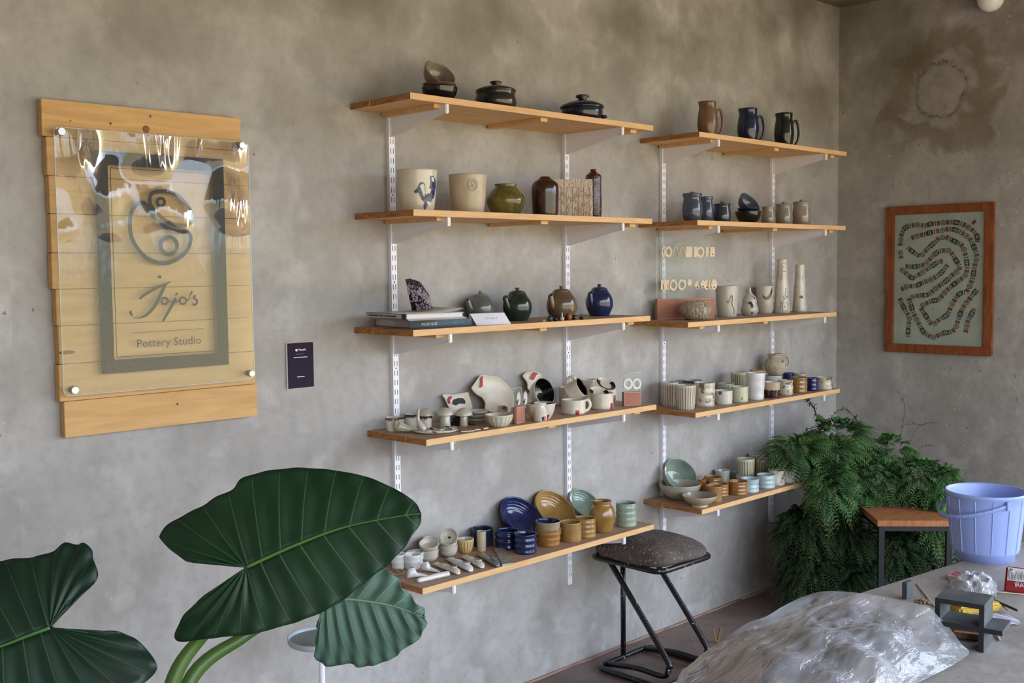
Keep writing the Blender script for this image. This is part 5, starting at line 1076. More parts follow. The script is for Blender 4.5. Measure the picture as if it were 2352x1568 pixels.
x0, x1, z0, z1 = (cs[0].x + cs[3].x) / 2, (cs[1].x + cs[2].x) / 2, (cs[2].z + cs[3].z) / 2, (cs[0].z + cs[1].z) / 2
FILM = bpy.data.materials.new('film_covered_acrylic'); FILM.use_nodes = True
clear(FILM, wave=(4.2, (1, 1, .36), .05, 3, (0, .75, 0)), body=.03, rough=.05, gloss=.62)
ft = FILM.node_tree; bn = [n for n in ft.nodes if n.type == 'BUMP'][0]; hs = bn.inputs['Height'].links[0].from_socket
gz = N(ft, 'ShaderNodeTexCoord'); sz_ = N(ft, 'ShaderNodeSeparateXYZ'); ft.links.new(gz.outputs['Object'], sz_.inputs[0])
m1 = N(ft, 'ShaderNodeTexNoise'); m1.inputs['Scale'].default_value = 4.5; m1.inputs['Detail'].default_value = 1; ft.links.new(gz.outputs['Object'], m1.inputs['Vector'])
mm_ = N(ft, 'ShaderNodeMath', operation='MULTIPLY_ADD'); mm_.inputs[1].default_value = 1.1; ft.links.new(m1.outputs['Fac'], mm_.inputs[0]); ft.links.new(sz_.outputs['Z'], mm_.inputs[2])
mk = N(ft, 'ShaderNodeMapRange'); mk.inputs['From Min'].default_value = 1.20; mk.inputs['From Max'].default_value = 1.40; mk.inputs['To Min'].default_value = .05; ft.links.new(mm_.outputs[0], mk.inputs['Value'])
mh = N(ft, 'ShaderNodeMath', operation='MULTIPLY'); ft.links.new(hs, mh.inputs[0]); ft.links.new(mk.outputs[0], mh.inputs[1]); ft.links.new(mh.outputs[0], bn.inputs['Height'])
P_ = []
for cx, cz, a0 in ((x1 - .012, z1 - .012, 0), (x0 + .012, z1 - .012, 90), (x0 + .012, z0 + .012, 180), (x1 - .012, z0 + .012, 270)):
    for k in range(4): a = math.radians(a0 + k * 30); P_.append(Vector((cx + .012 * math.cos(a), ya, cz + .012 * math.sin(a))))
MB().prism(P_, (0, .003, 0)).build('acrylic_panel', FILM, t)
mb = MB(); mb.tube([p + Vector((0, .0015, 0)) for p in P_], .0013, 5, closed=True); mb.build('panel_edge', ACE, t)
for px, py in ((131, 301), (556, 334), (172, 896), (584, 857)):
    P = on(1, -.066, px, py) - O; P.x = min(max(P.x, x0 + .016), x1 - .014)
    s_ = MB().lathe([(0, 0), (.0095, 0), (.0105, .0012), (.0105, .006), (.0075, .0065), (.0075, .030), (0, .030)], 20, M=Matrix.Rotation(-PI / 2, 3, 'X'), c=(P.x, -.069, P.z)); s_.sm = [False] * len(s_.sm); s_.build('standoff_screw', STEEL, t)
GREYINK = mat('printed_grey', (58, 50, 42), .8, spec=.1); FRI = mat('printed_black', (30, 28, 26), .8, spec=.1)
mb = MB(); yI = ya + .0036
fo = [onA(288, 282, yI), onA(857, 312, yI), onA(900, 1216, yI), onA(342, 1262, yI)]
fx0, fx1, fz0, fz1 = (fo[0].x + fo[3].x) / 2, (fo[1].x + fo[2].x) / 2, (fo[2].z + fo[3].z) / 2, (fo[0].z + fo[1].z) / 2
def quad(mb, a, b, c, d): mb.add([Vector((p[0], yI, p[1])) for p in (a, b, c, d)], [(0, 1, 2, 3)], 0, False)
wb = .036
def frame(mb, x0, x1, z0, z1, w):
    quad(mb, (x0, z1), (x1, z1), (x1, z1 - w), (x0, z1 - w)); quad(mb, (x0, z0), (x1, z0), (x1, z0 + w), (x0, z0 + w))
    quad(mb, (x0, z0 + w), (x0 + w, z0 + w), (x0 + w, z1 - w), (x0, z1 - w)); quad(mb, (x1 - w, z0 + w), (x1, z0 + w), (x1, z1 - w), (x1 - w, z1 - w))
frame(mb, fx0, fx1, fz0, fz1, wb); frame(mb, fx0 + wb + .006, fx1 - wb - .006, fz0 + wb + .006, fz1 - wb - .006, .002)
mb.build('printed_frame', FRI, t)
zl = lambda u, v: on(1, yI, 280 + u / 3.92, 420 + v / 3.92) - O
def stk(mb, pts, w, closed=False, sm=6):
    q = crom([zl(u, v) for u, v in pts], sm, closed); k = 1 / (3.92 * 1060)
    if isinstance(w, (list, tuple)): ww = [x.x * k for x in crom([(a, 0, 0) for a in w], sm)]
    else: ww = w * k
    ribbon(mb, q, ww, (0, -1, 0), .0002, 0, closed)
mb = MB()
stk(mb, [(95, 245), (130, 195), (190, 180), (235, 215), (265, 280), (330, 350), (430, 415), (520, 440), (590, 440), (620, 500), (590, 600), (520, 670), (430, 715), (340, 720), (230, 680), (140, 590), (90, 500), (72, 400), (76, 300)], 48, True)
stk(mb, [(270, 95), (370, 75), (480, 100), (570, 180), (620, 250), (638, 325), (600, 370), (540, 385), (440, 365), (350, 305), (285, 240), (250, 170)], 46, True)
for c_, r_, w_ in (((350, 172), 33, 36), ((422, 565), 74, 48)): stk(mb, [(c_[0] + r_ * math.cos(k * PI / 6), c_[1] + r_ * 1.05 * math.sin(k * PI / 6)) for k in range(12)], w_, True)
mb.build('printed_emblem', GREYINK, t)
mb = MB()
stk(mb, [(160, 1045), (200, 1010), (300, 950), (370, 920), (445, 885)], [22, 34, 30, 26, 8]); stk(mb, [(395, 905), (350, 1000), (300, 1100), (230, 1180), (160, 1213), (105, 1210)], [34, 40, 40, 34, 16, 6]); stk(mb, [(75, 1150), (82, 1180), (96, 1200)], [30, 30, 12])
for c_, r_ in (((385, 1062), 28), ((548, 1060), 29)): stk(mb, [(c_[0] + r_ * math.cos(k * PI / 5), c_[1] + r_ * 1.05 * math.sin(k * PI / 5)) for k in range(10)], 24, True)
stk(mb, [(415, 1050), (450, 1070), (485, 1040), (440, 1120), (400, 1190), (370, 1245)], [12, 14, 30, 36, 34, 28]); stk(mb, [(478, 1010), (495, 998), (505, 992)], [10, 26, 12]); stk(mb, [(470, 1080), (510, 1060), (530, 1040)], 16); stk(mb, [(575, 1065), (600, 1045), (612, 1020)], 14)
stk(mb, [(630, 972), (622, 995), (606, 1015)], [26, 24, 10]); stk(mb, [(662, 1010), (645, 1035), (672, 1052), (675, 1080), (650, 1098), (634, 1082)], [24, 26, 28, 28, 26, 18])
stk(mb, [(322, 845), (354, 845)], [30, 30]); stk(mb, [(85, 1350), (400, 1331), (735, 1310)], 6)
mb.build('printed_name', GREYINK, t)
a, b = zl(138, 1480), zl(712, 1440); text('Pottery Studio', .031, GREYINK, t, a, (1, 0, 0), (0, 0, 1), width=b.x - a.x)
# payment card
A = Vector((.905, 0, 1.222)); t = thing('payment_card', 'small dark purple card with white print fixed to the plaster beside the sign', 'card', A); cw, ch = .098, .143
MB().rbox((cw / 2, -.004, ch / 2), (cw, .007, ch), .001).build('card_backing', mat('card_white', (232, 230, 240), .6), t)
MB().box((cw / 2 + .0005, -.0078, ch / 2), (cw - .003, .0006, ch - .002)).build('purple_face', mat('purple_card', (44, 32, 52), .7, col2=(38, 28, 46), spec=.2), t)
text('PhonePe', .009, WHITEINK, t, (.043, -.0083, .117), (1, 0, 0), (0, 0, 1), width=.026, bold=.0002)
mb = MB(); disc(mb, (.035, -.0083, .1195), .0042, X, Z_, seg=16); mb.build('round_logo', WHITEINK, t)
mb = MB(); mb.box((.049, -.0083, .1065), (.030, .0004, .0016), mi=1); mb.box((.049, -.0083, .0965), (.050, .0004, .0022)); mb.box((.049, -.0083, .036), (.027, .0004, .0024)); mb.build('small_print', [WHITEINK, mat('dim_ink', (120, 96, 126), .6)], t)

# ================================================================ framed painting on the right wall
zf_ = lambda u, v: (2000 + u / 3.919, 440 + v / 3.919)
y0, y1, z0, z1 = -.279, -.813, .154 + ZF, .883 + ZF; xw = XR; xf = XR - .025
t = thing('framed_painting', 'painting of black, white and red bead chains in a reddish wooden frame', 'painting', (XR, -.546, z0)); O = t.location.copy()
fw = .042; mb = MB(); L_, Hh = y0 - y1, z1 - z0; yc = 0
for a, b, c_, d in ((0, Hh - fw / 2, L_, fw), (0, fw / 2, L_, fw)): mb.rbox((-.0135, a, b), (.026, c_, d), .003)
for s_ in (-1, 1): mb.rbox((-.0137, s_ * (L_ / 2 - fw / 2), Hh / 2), (.0262, fw, Hh - 2 * fw), .003)
mb.build('frame', REDWOOD, t)
MB().box((-.008, 0, Hh / 2), (.006, L_ - 2 * fw + .004, Hh - 2 * fw + .004)).build('canvas', mat('canvas', (204, 206, 190), .7, col2=(186, 190, 174), scale=14), t)
xp = XR - .0125; bl, rd, crm = MB(), MB(), MB(); nx = Vector((-1, 0, 0))
def fp(u, v): return on(0, xp, *zf_(u, v)) - O
ku = L_ / 930 * .93
paths = [[(265, 890), (300, 865), (345, 850), (400, 848), (480, 815), (555, 785), (640, 725), (700, 645)], [(255, 680), (300, 720), (370, 775), (410, 760), (480, 715), (550, 670), (605, 635), (645, 625)],
 [(300, 670), (395, 675), (485, 655), (540, 600), (600, 545), (655, 530), (710, 535), (750, 590), (800, 690), (735, 750), (670, 810), (590, 865), (520, 925), (425, 935), (350, 965), (365, 1025), (380, 1080), (415, 1150), (470, 1255), (510, 1285), (560, 1310), (650, 1275), (750, 1245), (795, 1130), (830, 1045), (910, 940), (955, 885)],
 [(320, 485), (365, 530), (445, 575), (515, 510), (585, 450), (615, 420), (675, 410), (740, 440), (820, 485), (850, 560), (868, 658), (865, 710), (850, 755), (795, 800), (720, 855), (670, 905), (610, 970), (530, 990), (455, 1040), (490, 1105), (550, 1190), (620, 1150), (690, 1105), (730, 1020), (780, 940), (812, 912), (865, 895), (905, 810), (925, 735), (940, 650), (955, 570), (920, 480), (890, 420), (820, 370), (745, 340), (690, 340), (645, 350), (570, 360), (480, 385), (390, 410), (330, 440)],
 [(265, 500), (280, 380), (320, 320), (400, 300), (495, 305), (540, 290), (600, 285), (720, 275), (805, 285), (880, 320), (950, 385), (960, 450)], [(265, 510), (270, 570), (285, 640)], [(258, 945), (285, 1020), (345, 1130), (340, 1210), (335, 1320)], [(945, 1035), (900, 1115), (875, 1165), (865, 1215), (855, 1265), (848, 1328)], [(910, 255), (955, 300)]]
def ell(mb, c_, tx, rx, ry, th, k=12, sq=0):
    ny = tx.cross(nx); V = []
    for i in range(k):
        a = 2 * PI * i / k; ca, sa = math.cos(a), math.sin(a)
        if sq: m_ = max(abs(ca), abs(sa)); ca, sa = ca / m_ * (1 if m_ < .98 else .9), sa / m_ * (1 if m_ < .98 else .9)
        V.append(c_ + tx * rx * ca + ny * ry * sa + nx * th)
    mb.add(V, [tuple(range(k))], 0, False)
kk = 0
for pth in paths:
    q = crom([fp(*p) for p in pth], 10); d = [0]
    for i in range(1, len(q)): d.append(d[-1] + (q[i] - q[i - 1]).length)
    pos = .008; seq = ['r', 'o', 'r', 'b']; si = kk
    while pos < d[-1]:
        kd = seq[si % 4]; ln_ = {'r': 26, 'o': 52, 'b': 118}[kd] * ku; c0 = pos + ln_ / 2
        def P_at(x):
            for j in range(1, len(d)):
                if d[j] >= x: return q[j - 1].lerp(q[j], (x - d[j - 1]) / max(d[j] - d[j - 1], 1e-9))
            return q[-1]
        if c0 > d[-1]: break
        c_ = P_at(c0); tx = (P_at(c0 + .004) - P_at(c0 - .004)).normalized()
        if kd == 'r': ell(rd, c_, tx, 14 * ku, 22 * ku, .0003, 8, 1)
        elif kd == 'o': ell(bl, c_, tx, 24 * ku, 24 * ku, .0003, 16); ell(crm, c_, tx, 18 * ku, 18 * ku, .0006, 14); ell(bl, c_, tx, 12 * ku, 12 * ku, .0009, 12); ell(crm, c_, tx, 5 * ku, 5 * ku, .0012, 8)
        else:
            n_ = 6
            for j in range(n_):
                o_ = (j - (n_ - 1) / 2) * 19 * ku; cc = P_at(c0 + o_); tt = (P_at(c0 + o_ + .003) - P_at(c0 + o_ - .003)).normalized()
                if j in (2, 3): ell(bl, cc, tt, 17 * ku, 23 * ku, .0003, 10, 1)
                else: ell(bl, cc, tt, 4.5 * ku, 22 * ku, .0003, 8, 1)
            ell(crm, c_, tx, 13 * ku, 14 * ku, .0006, 12); ell(bl, c_, tx, 7 * ku, 8 * ku, .0009, 10)
            if si % 8 > 3:
                for j in (-1, 1): ell(crm, c_ + tx * 22 * ku * j, tx, 5 * ku, 8 * ku, .0006, 8)
        pos += ln_ + 5 * ku; si += 1
    kk += 1
bl.build('black_beads', mat('paint_black', (28, 30, 28), .6), t); rd.build('red_beads', mat('paint_red', (134, 54, 52), .6), t); crm.build('pale_rings', mat('canvas', (162, 164, 148), .7), t)
PGL = bpy.data.materials.new('picture_glass'); PGL.use_nodes = True; clear(PGL, body=.01, gloss=.4)
MB().box((-.0165, 0, Hh / 2), (.0015, L_ - 2 * fw + .004, Hh - 2 * fw + .004)).build('glass', PGL, t)

# ceiling globe
P = at(2275, -3, 5.05); r_ = 29.5 / (FPX / 5.05)
t = thing('globe_lamp', 'white glass globe lamp hanging from the ceiling near the right wall', 'lamp', (P.x, P.y, ZC))
MB().lathe([(r_ * math.sin(a * PI / 18), -r_ * math.cos(a * PI / 18)) for a in range(19)], 32, c=(0, 0, P.z - ZC)).build('globe', mat('opal_glass', (248, 248, 242), .25, col2=(244, 244, 238)), t)
MB().tube([(0, 0, P.z - ZC + r_ * .95), (0, 0, -.012)], .006, 8).build('stem', DARKM, t); MB().lathe([(0, 0), (.045, 0), (.045, -.014), (.02, -.02), (0, -.02)], 20).build('ceiling_rose', WHITEM, t)

# ================================================================ elephant ear plant
def leafmat(name, c1, c2, vein, rough=.42):
    m = mat(name, c1, rough, col2=c2, scale=5, detail=5, coat=0, spec=.35); t = m.node_tree; b = t.nodes['Principled BSDF']; src = b.inputs['Base Color'].links[0].from_socket
    uv = N(t, 'ShaderNodeUVMap'); uv.uv_map = 'veins'; sp = N(t, 'ShaderNodeSeparateXYZ'); t.links.new(uv.outputs[0], sp.inputs[0])
    fr = N(t, 'ShaderNodeMath', operation='FRACT'); t.links.new(sp.outputs['X'], fr.inputs[0])
    s_ = N(t, 'ShaderNodeMath', operation='SUBTRACT'); s_.inputs[1].default_value = .5; t.links.new(fr.outputs[0], s_.inputs[0])
    ab = N(t, 'ShaderNodeMath', operation='ABSOLUTE'); t.links.new(s_.outputs[0], ab.inputs[0])
    w = N(t, 'ShaderNodeMapRange'); w.inputs['From Min'].default_value = 0; w.inputs['From Max'].default_value = 1; w.inputs['To Min'].default_value = .036; w.inputs['To Max'].default_value = .006; t.links.new(sp.outputs['Y'], w.inputs[0])
    lt = N(t, 'ShaderNodeMath', operation='LESS_THAN'); t.links.new(ab.outputs[0], lt.inputs[0]); t.links.new(w.outputs[0], lt.inputs[1])
    ml = N(t, 'ShaderNodeMath', operation='MULTIPLY'); ml.inputs[1].default_value = .75; t.links.new(lt.outputs[0], ml.inputs[0])
    mx = N(t, 'ShaderNodeMix', data_type='RGBA'); mx.inputs[7].default_value = C3(vein); t.links.new(ml.outputs[0], mx.inputs[0]); t.links.new(src, mx.inputs[6]); t.links.new(mx.outputs[2], b.inputs['Base Color'])
    return m
def resv(P, n):
    d = [0]
    for i in range(1, len(P)): d.append(d[-1] + (P[i] - P[i - 1]).length)
    out = []; j = 0
    for k in range(n):
        s_ = d[-1] * k / (n - 1)
        while j < len(d) - 2 and d[j + 1] < s_: j += 1
        out.append(P[j].lerp(P[j + 1], min(max((s_ - d[j]) / max(d[j + 1] - d[j], 1e-9), 0), 1)))
    return out
def big_leaf(parent, O, label, spine, sides, P0, nrm, m, veinm, nv=(9, 9), a0=(.45, .42), droop=.06, amp=.0026, name='leaf'):
    nrm = nrm.normalized(); up = lambda p: onp(P0, nrm, *p) - O; S = crom([up(p) for p in spine], 8); J = S[0]
    me_v, me_f, uvs = [], [], []; nM, nT = 120, 14
    Ls = (S[-1] - S[0]).length
    for si, sd in enumerate(sides):
        Mg = resv(crom([up(p) for p in sd], 6), nM); Sp = resv(S, 200); o = len(me_v); sg = 1
        for k, p in enumerate(Mg):
            a = k / (nM - 1); s_ = max(0, (a - a0[si]) / (1 - a0[si])); s_ = s_ ** 1.3; s0 = Sp[min(199, int(s_ * 199))]
            ph = a * nv[si]
            for j in range(nT):
                tt = j / (nT - 1); q = s0.lerp(p, tt); dist = (q - J).length / Ls
                wv = -math.cos(2 * PI * ph); lf = amp * wv * math.sin(PI * min(tt * .9 + .05, 1)) * (1 if tt < .9 else .8)
                q = q + nrm * (lf - droop * tt ** 2 * (s0 - p).length * 1.5 + amp * 1.6 * tt ** 3 * math.sin(ph * 2 * PI + 1))
                me_v.append(q); uvs.append((ph, tt))
        for k in range(nM - 1):
            for j in range(nT - 1):
                f = (o + k * nT + j, o + (k + 1) * nT + j, o + (k + 1) * nT + j + 1, o + k * nT + j + 1); me_f.append(f if si else tuple(reversed(f)))
    me = bpy.data.meshes.new(name); me.from_pydata(me_v, [], me_f); uvl = me.uv_layers.new(name='veins')
    for lp in me.loops: uvl.data[lp.index].uv = uvs[lp.vertex_index]
    me.materials.append(m); me.polygons.foreach_set('use_smooth', [True] * len(me.polygons)); me.update()
    o = bpy.data.objects.new(name, me); COL.objects.link(o); o.parent = parent; o['label'] = label
    sm = o.modifiers.new('thickness', 'SOLIDIFY'); sm.thickness = .0012; sm.offset = -1
    n = len(S); MB().tube([p + nrm * .001 for p in S], [.0042 * (1 - .75 * i / (n - 1)) for i in range(n)], 8).build('midrib', veinm, o)
    return J
VEIN = mat('vein_green', (70, 108, 56), .4, col2=(80, 124, 56)); VEINP = mat('vein_pale', (150, 168, 146), .4)
PET = mat('petiole', (84, 112, 44), .4, col2=(58, 88, 34), scale=6, stretch=(1, 1, .3)); 
LG = leafmat('leaf_green', (30, 62, 36), (20, 46, 26), (74, 104, 70)); LG2 = leafmat('leaf_grey_green', (96, 126, 108), (76, 106, 90), (142, 160, 142), .5); LG3 = leafmat('leaf_dark_green', (28, 52, 36), (18, 38, 26), (64, 92, 62))
base = at(340, 1568, 2.35); base = Vector((base.x, base.y, 0))
pl = thing('elephant_ear_plant', 'large potted elephant ear plant with broad dark green leaves in the left foreground', 'plant', base)
zp = lambda u, v: (u / 2.306, 1040 + v / 2.306)
tw = lambda t_, u_, r_=0: (RT * r_ - FW * t_ + UP * u_)
P0A = at(566, 1302, 2.3); P0B = at(115, 1441, 2.15); P0C = at(742, 1396, 2.55)
supA = [zp(*p) for p in ((1305, 605), (1235, 570), (1060, 575), (985, 575), (935, 545), (830, 455), (830, 420), (900, 355), (1040, 285), (1120, 235), (1220, 185), (1275, 125), (1410, 88), (1560, 73), (1700, 80), (1810, 95), (1945, 125), (2040, 165), (2130, 210), (2200, 265), (2232, 320))]
sdnA = [zp(*p) for p in ((1305, 605), (1290, 630), (1180, 700), (1080, 750), (985, 830), (930, 905), (905, 960), (930, 998), (1030, 990), (1160, 975), (1320, 960), (1400, 940), (1560, 895), (1700, 840), (1820, 770), (1930, 680), (2030, 605), (2120, 520), (2180, 440), (2225, 370), (2232, 320))]
JA = big_leaf(pl, base, 'largest dark green leaf, its tip over the lowest shelf', [zp(1305, 605), zp(1560, 490), zp(1800, 400), zp(2000, 355), zp(2232, 318)], [supA, sdnA], P0A, tw(1, .35, -.12), LG, VEIN, nv=(14, 15), a0=(.44, .49))
supB = [zp(*p) for p in ((265, 925), (285, 870), (340, 800), (400, 755), (470, 710), (508, 650), (505, 600), (480, 545), (475, 500), (430, 465), (395, 475), (340, 465), (310, 480), (260, 515), (180, 540), (90, 550), (0, 560), (-140, 600), (-330, 700), (-520, 850), (-700, 1080), (-790, 1290))]
sdnB = [zp(*p) for p in ((265, 925), (300, 930), (380, 945), (480, 955), (600, 940), (660, 955), (720, 985), (780, 1050), (820, 1110), (815, 1150), (745, 1218), (650, 1290), (480, 1390), (250, 1470), (0, 1520), (-250, 1520), (-500, 1460), (-700, 1370), (-790, 1290))]
JB = big_leaf(pl, base, 'dark green leaf cut by the left edge of the picture', [zp(265, 925), zp(130, 975), zp(0, 1025), zp(-300, 1120), zp(-790, 1290)], [supB, sdnB], P0B, tw(1, .5, .1), LG3, VEIN, nv=(15, 15), a0=(.42, .44))
supC = [zp(*p) for p in ((1712, 826), (1730, 740), (1800, 640), (1920, 590), (2060, 640), (2130, 720), (2200, 790), (2240, 830), (2252, 870))]
sdnC = [zp(*p) for p in ((1712, 826), (1690, 860), (1670, 930), (1660, 1000), (1650, 1060), (1665, 1120), (1740, 1145), (1810, 1130), (1890, 1150), (1990, 1130), (2080, 1090), (2120, 1050), (2200, 1000), (2250, 920), (2252, 870))]
JC = big_leaf(pl, base, 'grey-green leaf hanging behind the largest leaf', [zp(1712, 826), zp(1800, 775), zp(1950, 785), zp(2100, 815), zp(2252, 870)], [supC, sdnC], P0C, tw(1, .1, -.25), LG2, VEINP, nv=(8, 12), a0=(.2, .3), amp=.005, droop=.12)
crown = Vector((0, 0, .30))
for J, px_ in ((JA, [(540, 1395, 2.42), (470, 1455, 2.45), (392, 1580, 2.42)]), (JC, [(640, 1425, 2.56), (560, 1462, 2.52), (430, 1575, 2.46)]), (JB, [(150, 1490, 2.25), (230, 1580, 2.35)])):
    pts = [J - tw(1, .3).normalized() * .004] + [at(a, b, c_) - base for a, b, c_ in px_] + [crown + Vector((random.uniform(-.03, .03), random.uniform(-.03, .03), .1)), crown]
    q = crom(pts, 8); n = len(q); MB().tube(q, [.0045 + .013 * min(1, i / (n * .55)) for i in range(n)], 12).build('petiole', PET, pl)
pt = MB().lathe([(0, 0), (.13, 0), (.15, .02), (.19, .27), (.20, .29), (.19, .30), (.175, .29), (.17, .26), (0, .26)], 36).build('pot', G['terracotta'], pl)
MB().lathe([(0, .262), (.168, .262), (.168, .27), (.08, .285), (0, .29)], 24).build('soil', mat('soil', (58, 42, 32), .95, col2=(34, 26, 20), scale=60, bump=1), pl)

# white tray table behind the leaf
c = at(738, 1470, 3.12); s0 = FPX / 3.12; r_ = 76 / s0
t = thing('side_table', 'small round white metal tray table half hidden behind the grey-green leaf', 'table', (c.x, c.y, 0))
MB().lathe([(0, -.002), (r_ * .98, -.002), (r_, 0), (r_, .014), (r_ - .003, .014), (r_ - .003, .001)], 44, c=(0, 0, c.z)).build('tray_rim', mat('pale_grey_metal', (186, 194, 198), .3), t)
MB().lathe([(0, .001), (r_ - .003, .001), (r_ - .003, .003), (0, .003)], 44, c=(0, 0, c.z)).build('tray_top', mat('grey_green_top', (138, 144, 136), .35), t)
MB().tube([(0, 0, .01), (0, 0, c.z)], .0085, 14).build('pole', WHITEM, t); MB().lathe([(0, 0), (.11, 0), (.11, .006), (.02, .014), (0, .014)], 36).build('base', WHITEM, t)

# ================================================================ black speckled stool by the wall
t = thing('padded_stool', 'black tubular metal stool with a worn dark brown cushion, splashed with clay', 'stool', (2.40, -.26, 0)); O = Vector((2.40, -.26, 0))
x0, x1, yb_, yf_ = -.165, .165, .155, -.165; rt_ = .0115
def rrect(x0, x1, y0, y1, z, c=.04, k=5):
    out = []
    for cx, cy, a0 in ((x1 - c, y1 - c, 0), (x0 + c, y1 - c, 90), (x0 + c, y0 + c, 180), (x1 - c, y0 + c, 270)):
        for i in range(k): a = math.radians(a0 + 90 * i / (k - 1)); out.append(Vector((cx + c * math.cos(a), cy + c * math.sin(a), z)))
    return out
MB().tube(rrect(x0, x1, yf_, yb_ - .0, .0125), rt_, 12, closed=True).build('base_frame', BLACKM, t)
MB().tube(rrect(x0 - .01, x1 - .005, yf_, yb_ + .02, .455), .011, 12, closed=True).build('seat_frame', BLACKM, t)
for i, xx in enumerate((x0 + .055, x1 - .03)):
    pts = [(xx, yb_ - .01, .0135), (xx, .0, .034), (xx, yf_ + .06, .034), (xx, yf_ + .022, .042), (xx, yf_ + .008, .075), (xx - .003, yf_ + .022, .115), (xx - .01, yb_ - .07, .39), (xx - .01, yb_ - .035, .43), (xx - .01, yb_ - .02, .452)]
    pts = [(p[0], p[1], p[2]) for p in pts]; MB().tube(crom(pts, 6), rt_, 12).build('leg', BLACKM, t)
MB().tube([(.0, yb_ - .0, .015), (.0, yb_ - .0, .452)], .0105, 12).build('leg', BLACKM, t)
CUSH = speck(speck(mat('worn_cushion', (100, 90, 82), .75, col2=(78, 68, 62), scale=14, bump=.5, bscale=80), (150, 142, 132), 85, .64, .03), (190, 184, 174), 60, .72, .03)
mb = MB(); V = []; K = 48
sx, sy = .175, .182; levels = [(1, .466), (1.02, .474), (1.015, .488), (.94, .505), (.8, .520), (.6, .532), (.35, .540), (.12, .543)]
for f, z in levels:
    for k in range(K):
        a = 2 * PI * k / K; ca, sa = math.cos(a), math.sin(a); e = 1 / (abs(ca) ** 5 + abs(sa) ** 5) ** .2; e = 1 + (e - 1) * (.85 if f > .7 else .4)
        V.append((sx * f * e * ca - .005, sy * f * e * sa + .008, z + .004 * math.sin(3 * a + 1) * f))
mb.add(V, [(i * K + k, i * K + (k + 1) % K, (i + 1) * K + (k + 1) % K, (i + 1) * K + k) for i in range(7) for k in range(K)] + [tuple(7 * K + k for k in range(K)), tuple(reversed(range(K)))]); mb.build('cushion', CUSH, t)

# clothes peg on the floor
P = on(2, 0, 1647, 1476); t = thing('clothes_peg', 'wooden clothes peg standing open on the floor behind the stool', 'clothes peg', P)
PG = mat('peg_wood', (150, 120, 78), .7)
for s_ in (-1, 1): MB().rbox(RT * (s_ * .010) + UP * .036, (.010, .013, .066), .001, Matrix.Rotation(RANG, 3, 'Z') @ Matrix.Rotation(s_ * .22, 3, 'Y')).build('wooden_arm', PG, t)
MB().tube([RT * .007 * math.cos(a) + UP * (.026 + .007 * math.sin(a)) for a in [k * PI / 5 for k in range(10)]], .0012, 6, closed=True).build('spring', STEEL, t)

# ================================================================ wooden stool before the fern
zt = .50; q = [on(2, zt, *k) for k in ((1979.6, 1159.6), (2151, 1159.6), (2185.8, 1196), (2007.8, 1195))]
c = sum(q, Vector()) / 4; u1 = ((q[1] - q[0]) + (q[2] - q[3])) / 2; u2 = ((q[0] - q[3]) + (q[1] - q[2])) / 2; w1, w2 = u1.length, u2.length; u1.normalize(); u2 = UP.cross(u1)
rot = Matrix((u1, u2, UP)).transposed(); t = thing('wooden_stool', 'square stool with a thick reddish wooden top and black metal legs before the fern', 'stool', (c.x, c.y, 0))
MB().rbox((0, 0, zt - .0125), (w1, w2, .025), .002, rot).build('seat', STOOLW, t)
i1, i2 = w1 / 2 - .022, w2 / 2 - .022; mb = MB()
for s_ in (-1, 1): mb.box(u2 * s_ * i2 + UP * (zt - .037), (w1 - .05, .022, .022), rot); mb.box(u1 * s_ * i1 + UP * (zt - .037), (.022, w2 - .05, .022), rot)
mb.build('seat_rail', DARKM, t)
for a in (-1, 1):
    for b in (-1, 1): MB().rbox(u1 * a * i1 + u2 * b * i2 + UP * (zt - .0255) / 2, (.024, .024, zt - .0255), .001, rot).build('leg', DARKM, t)
for a in (-1, 1): MB().box(u1 * a * i1 + UP * .12, (.02, w2 - .07, .02), rot).build('stretcher', DARKM, t)

# ================================================================ fern in the corner
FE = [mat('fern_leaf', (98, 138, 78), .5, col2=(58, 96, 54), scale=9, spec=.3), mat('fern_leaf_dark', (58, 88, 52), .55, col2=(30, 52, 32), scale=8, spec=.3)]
FSTEM = mat('fern_stem', (82, 70, 44), .7)
def frond(mb, st, p, d, L, droop, ll, rnd, k=22):
    side0 = d.cross(UP)
    if side0.length < .1: side0 = Vector((1, 0, 0))
    side0.normalize(); roll = rnd.uniform(-.5, .5); pts = []
    for i in range(k + 1):
        f = i / k; q = p + d * (L * f) - UP * (droop * L * f * f); q.x = min(q.x, XR - .015); q.y = min(q.y, -.015); q.z = max(q.z, .012); pts.append(q)
    for i in range(1, k + 1):
        q = pts[i]; tn = (pts[i] - pts[i - 1])
        if tn.length < 1e-5: continue
        tn.normalize(); f = i / k; l = ll * (math.sin(PI * min(.08 + f * .88, 1)) ** .6) * rnd.uniform(.85, 1.15)
        sd = (side0 + UP * roll).normalized(); nn = sd.cross(tn).normalized()
        for s_ in (-1, 1):
            tip = q + sd * s_ * l + tn * l * .5 - UP * l * .22; mid = q + sd * s_ * l * .5 + tn * l * .10 + nn * l * .12; w = tn * l * .17
            tip.x = min(tip.x, XR - .004); tip.y = min(tip.y, -.004); tip.z = max(tip.z, .004)
            mb.add([q - w * .5, q + w * .5, mid + w, tip, mid - w], [(0, 1, 2, 4), (4, 2, 3)], 0, False)
    st.tube(pts[::4] if k > 12 else pts, .0011, 4, caps=False)
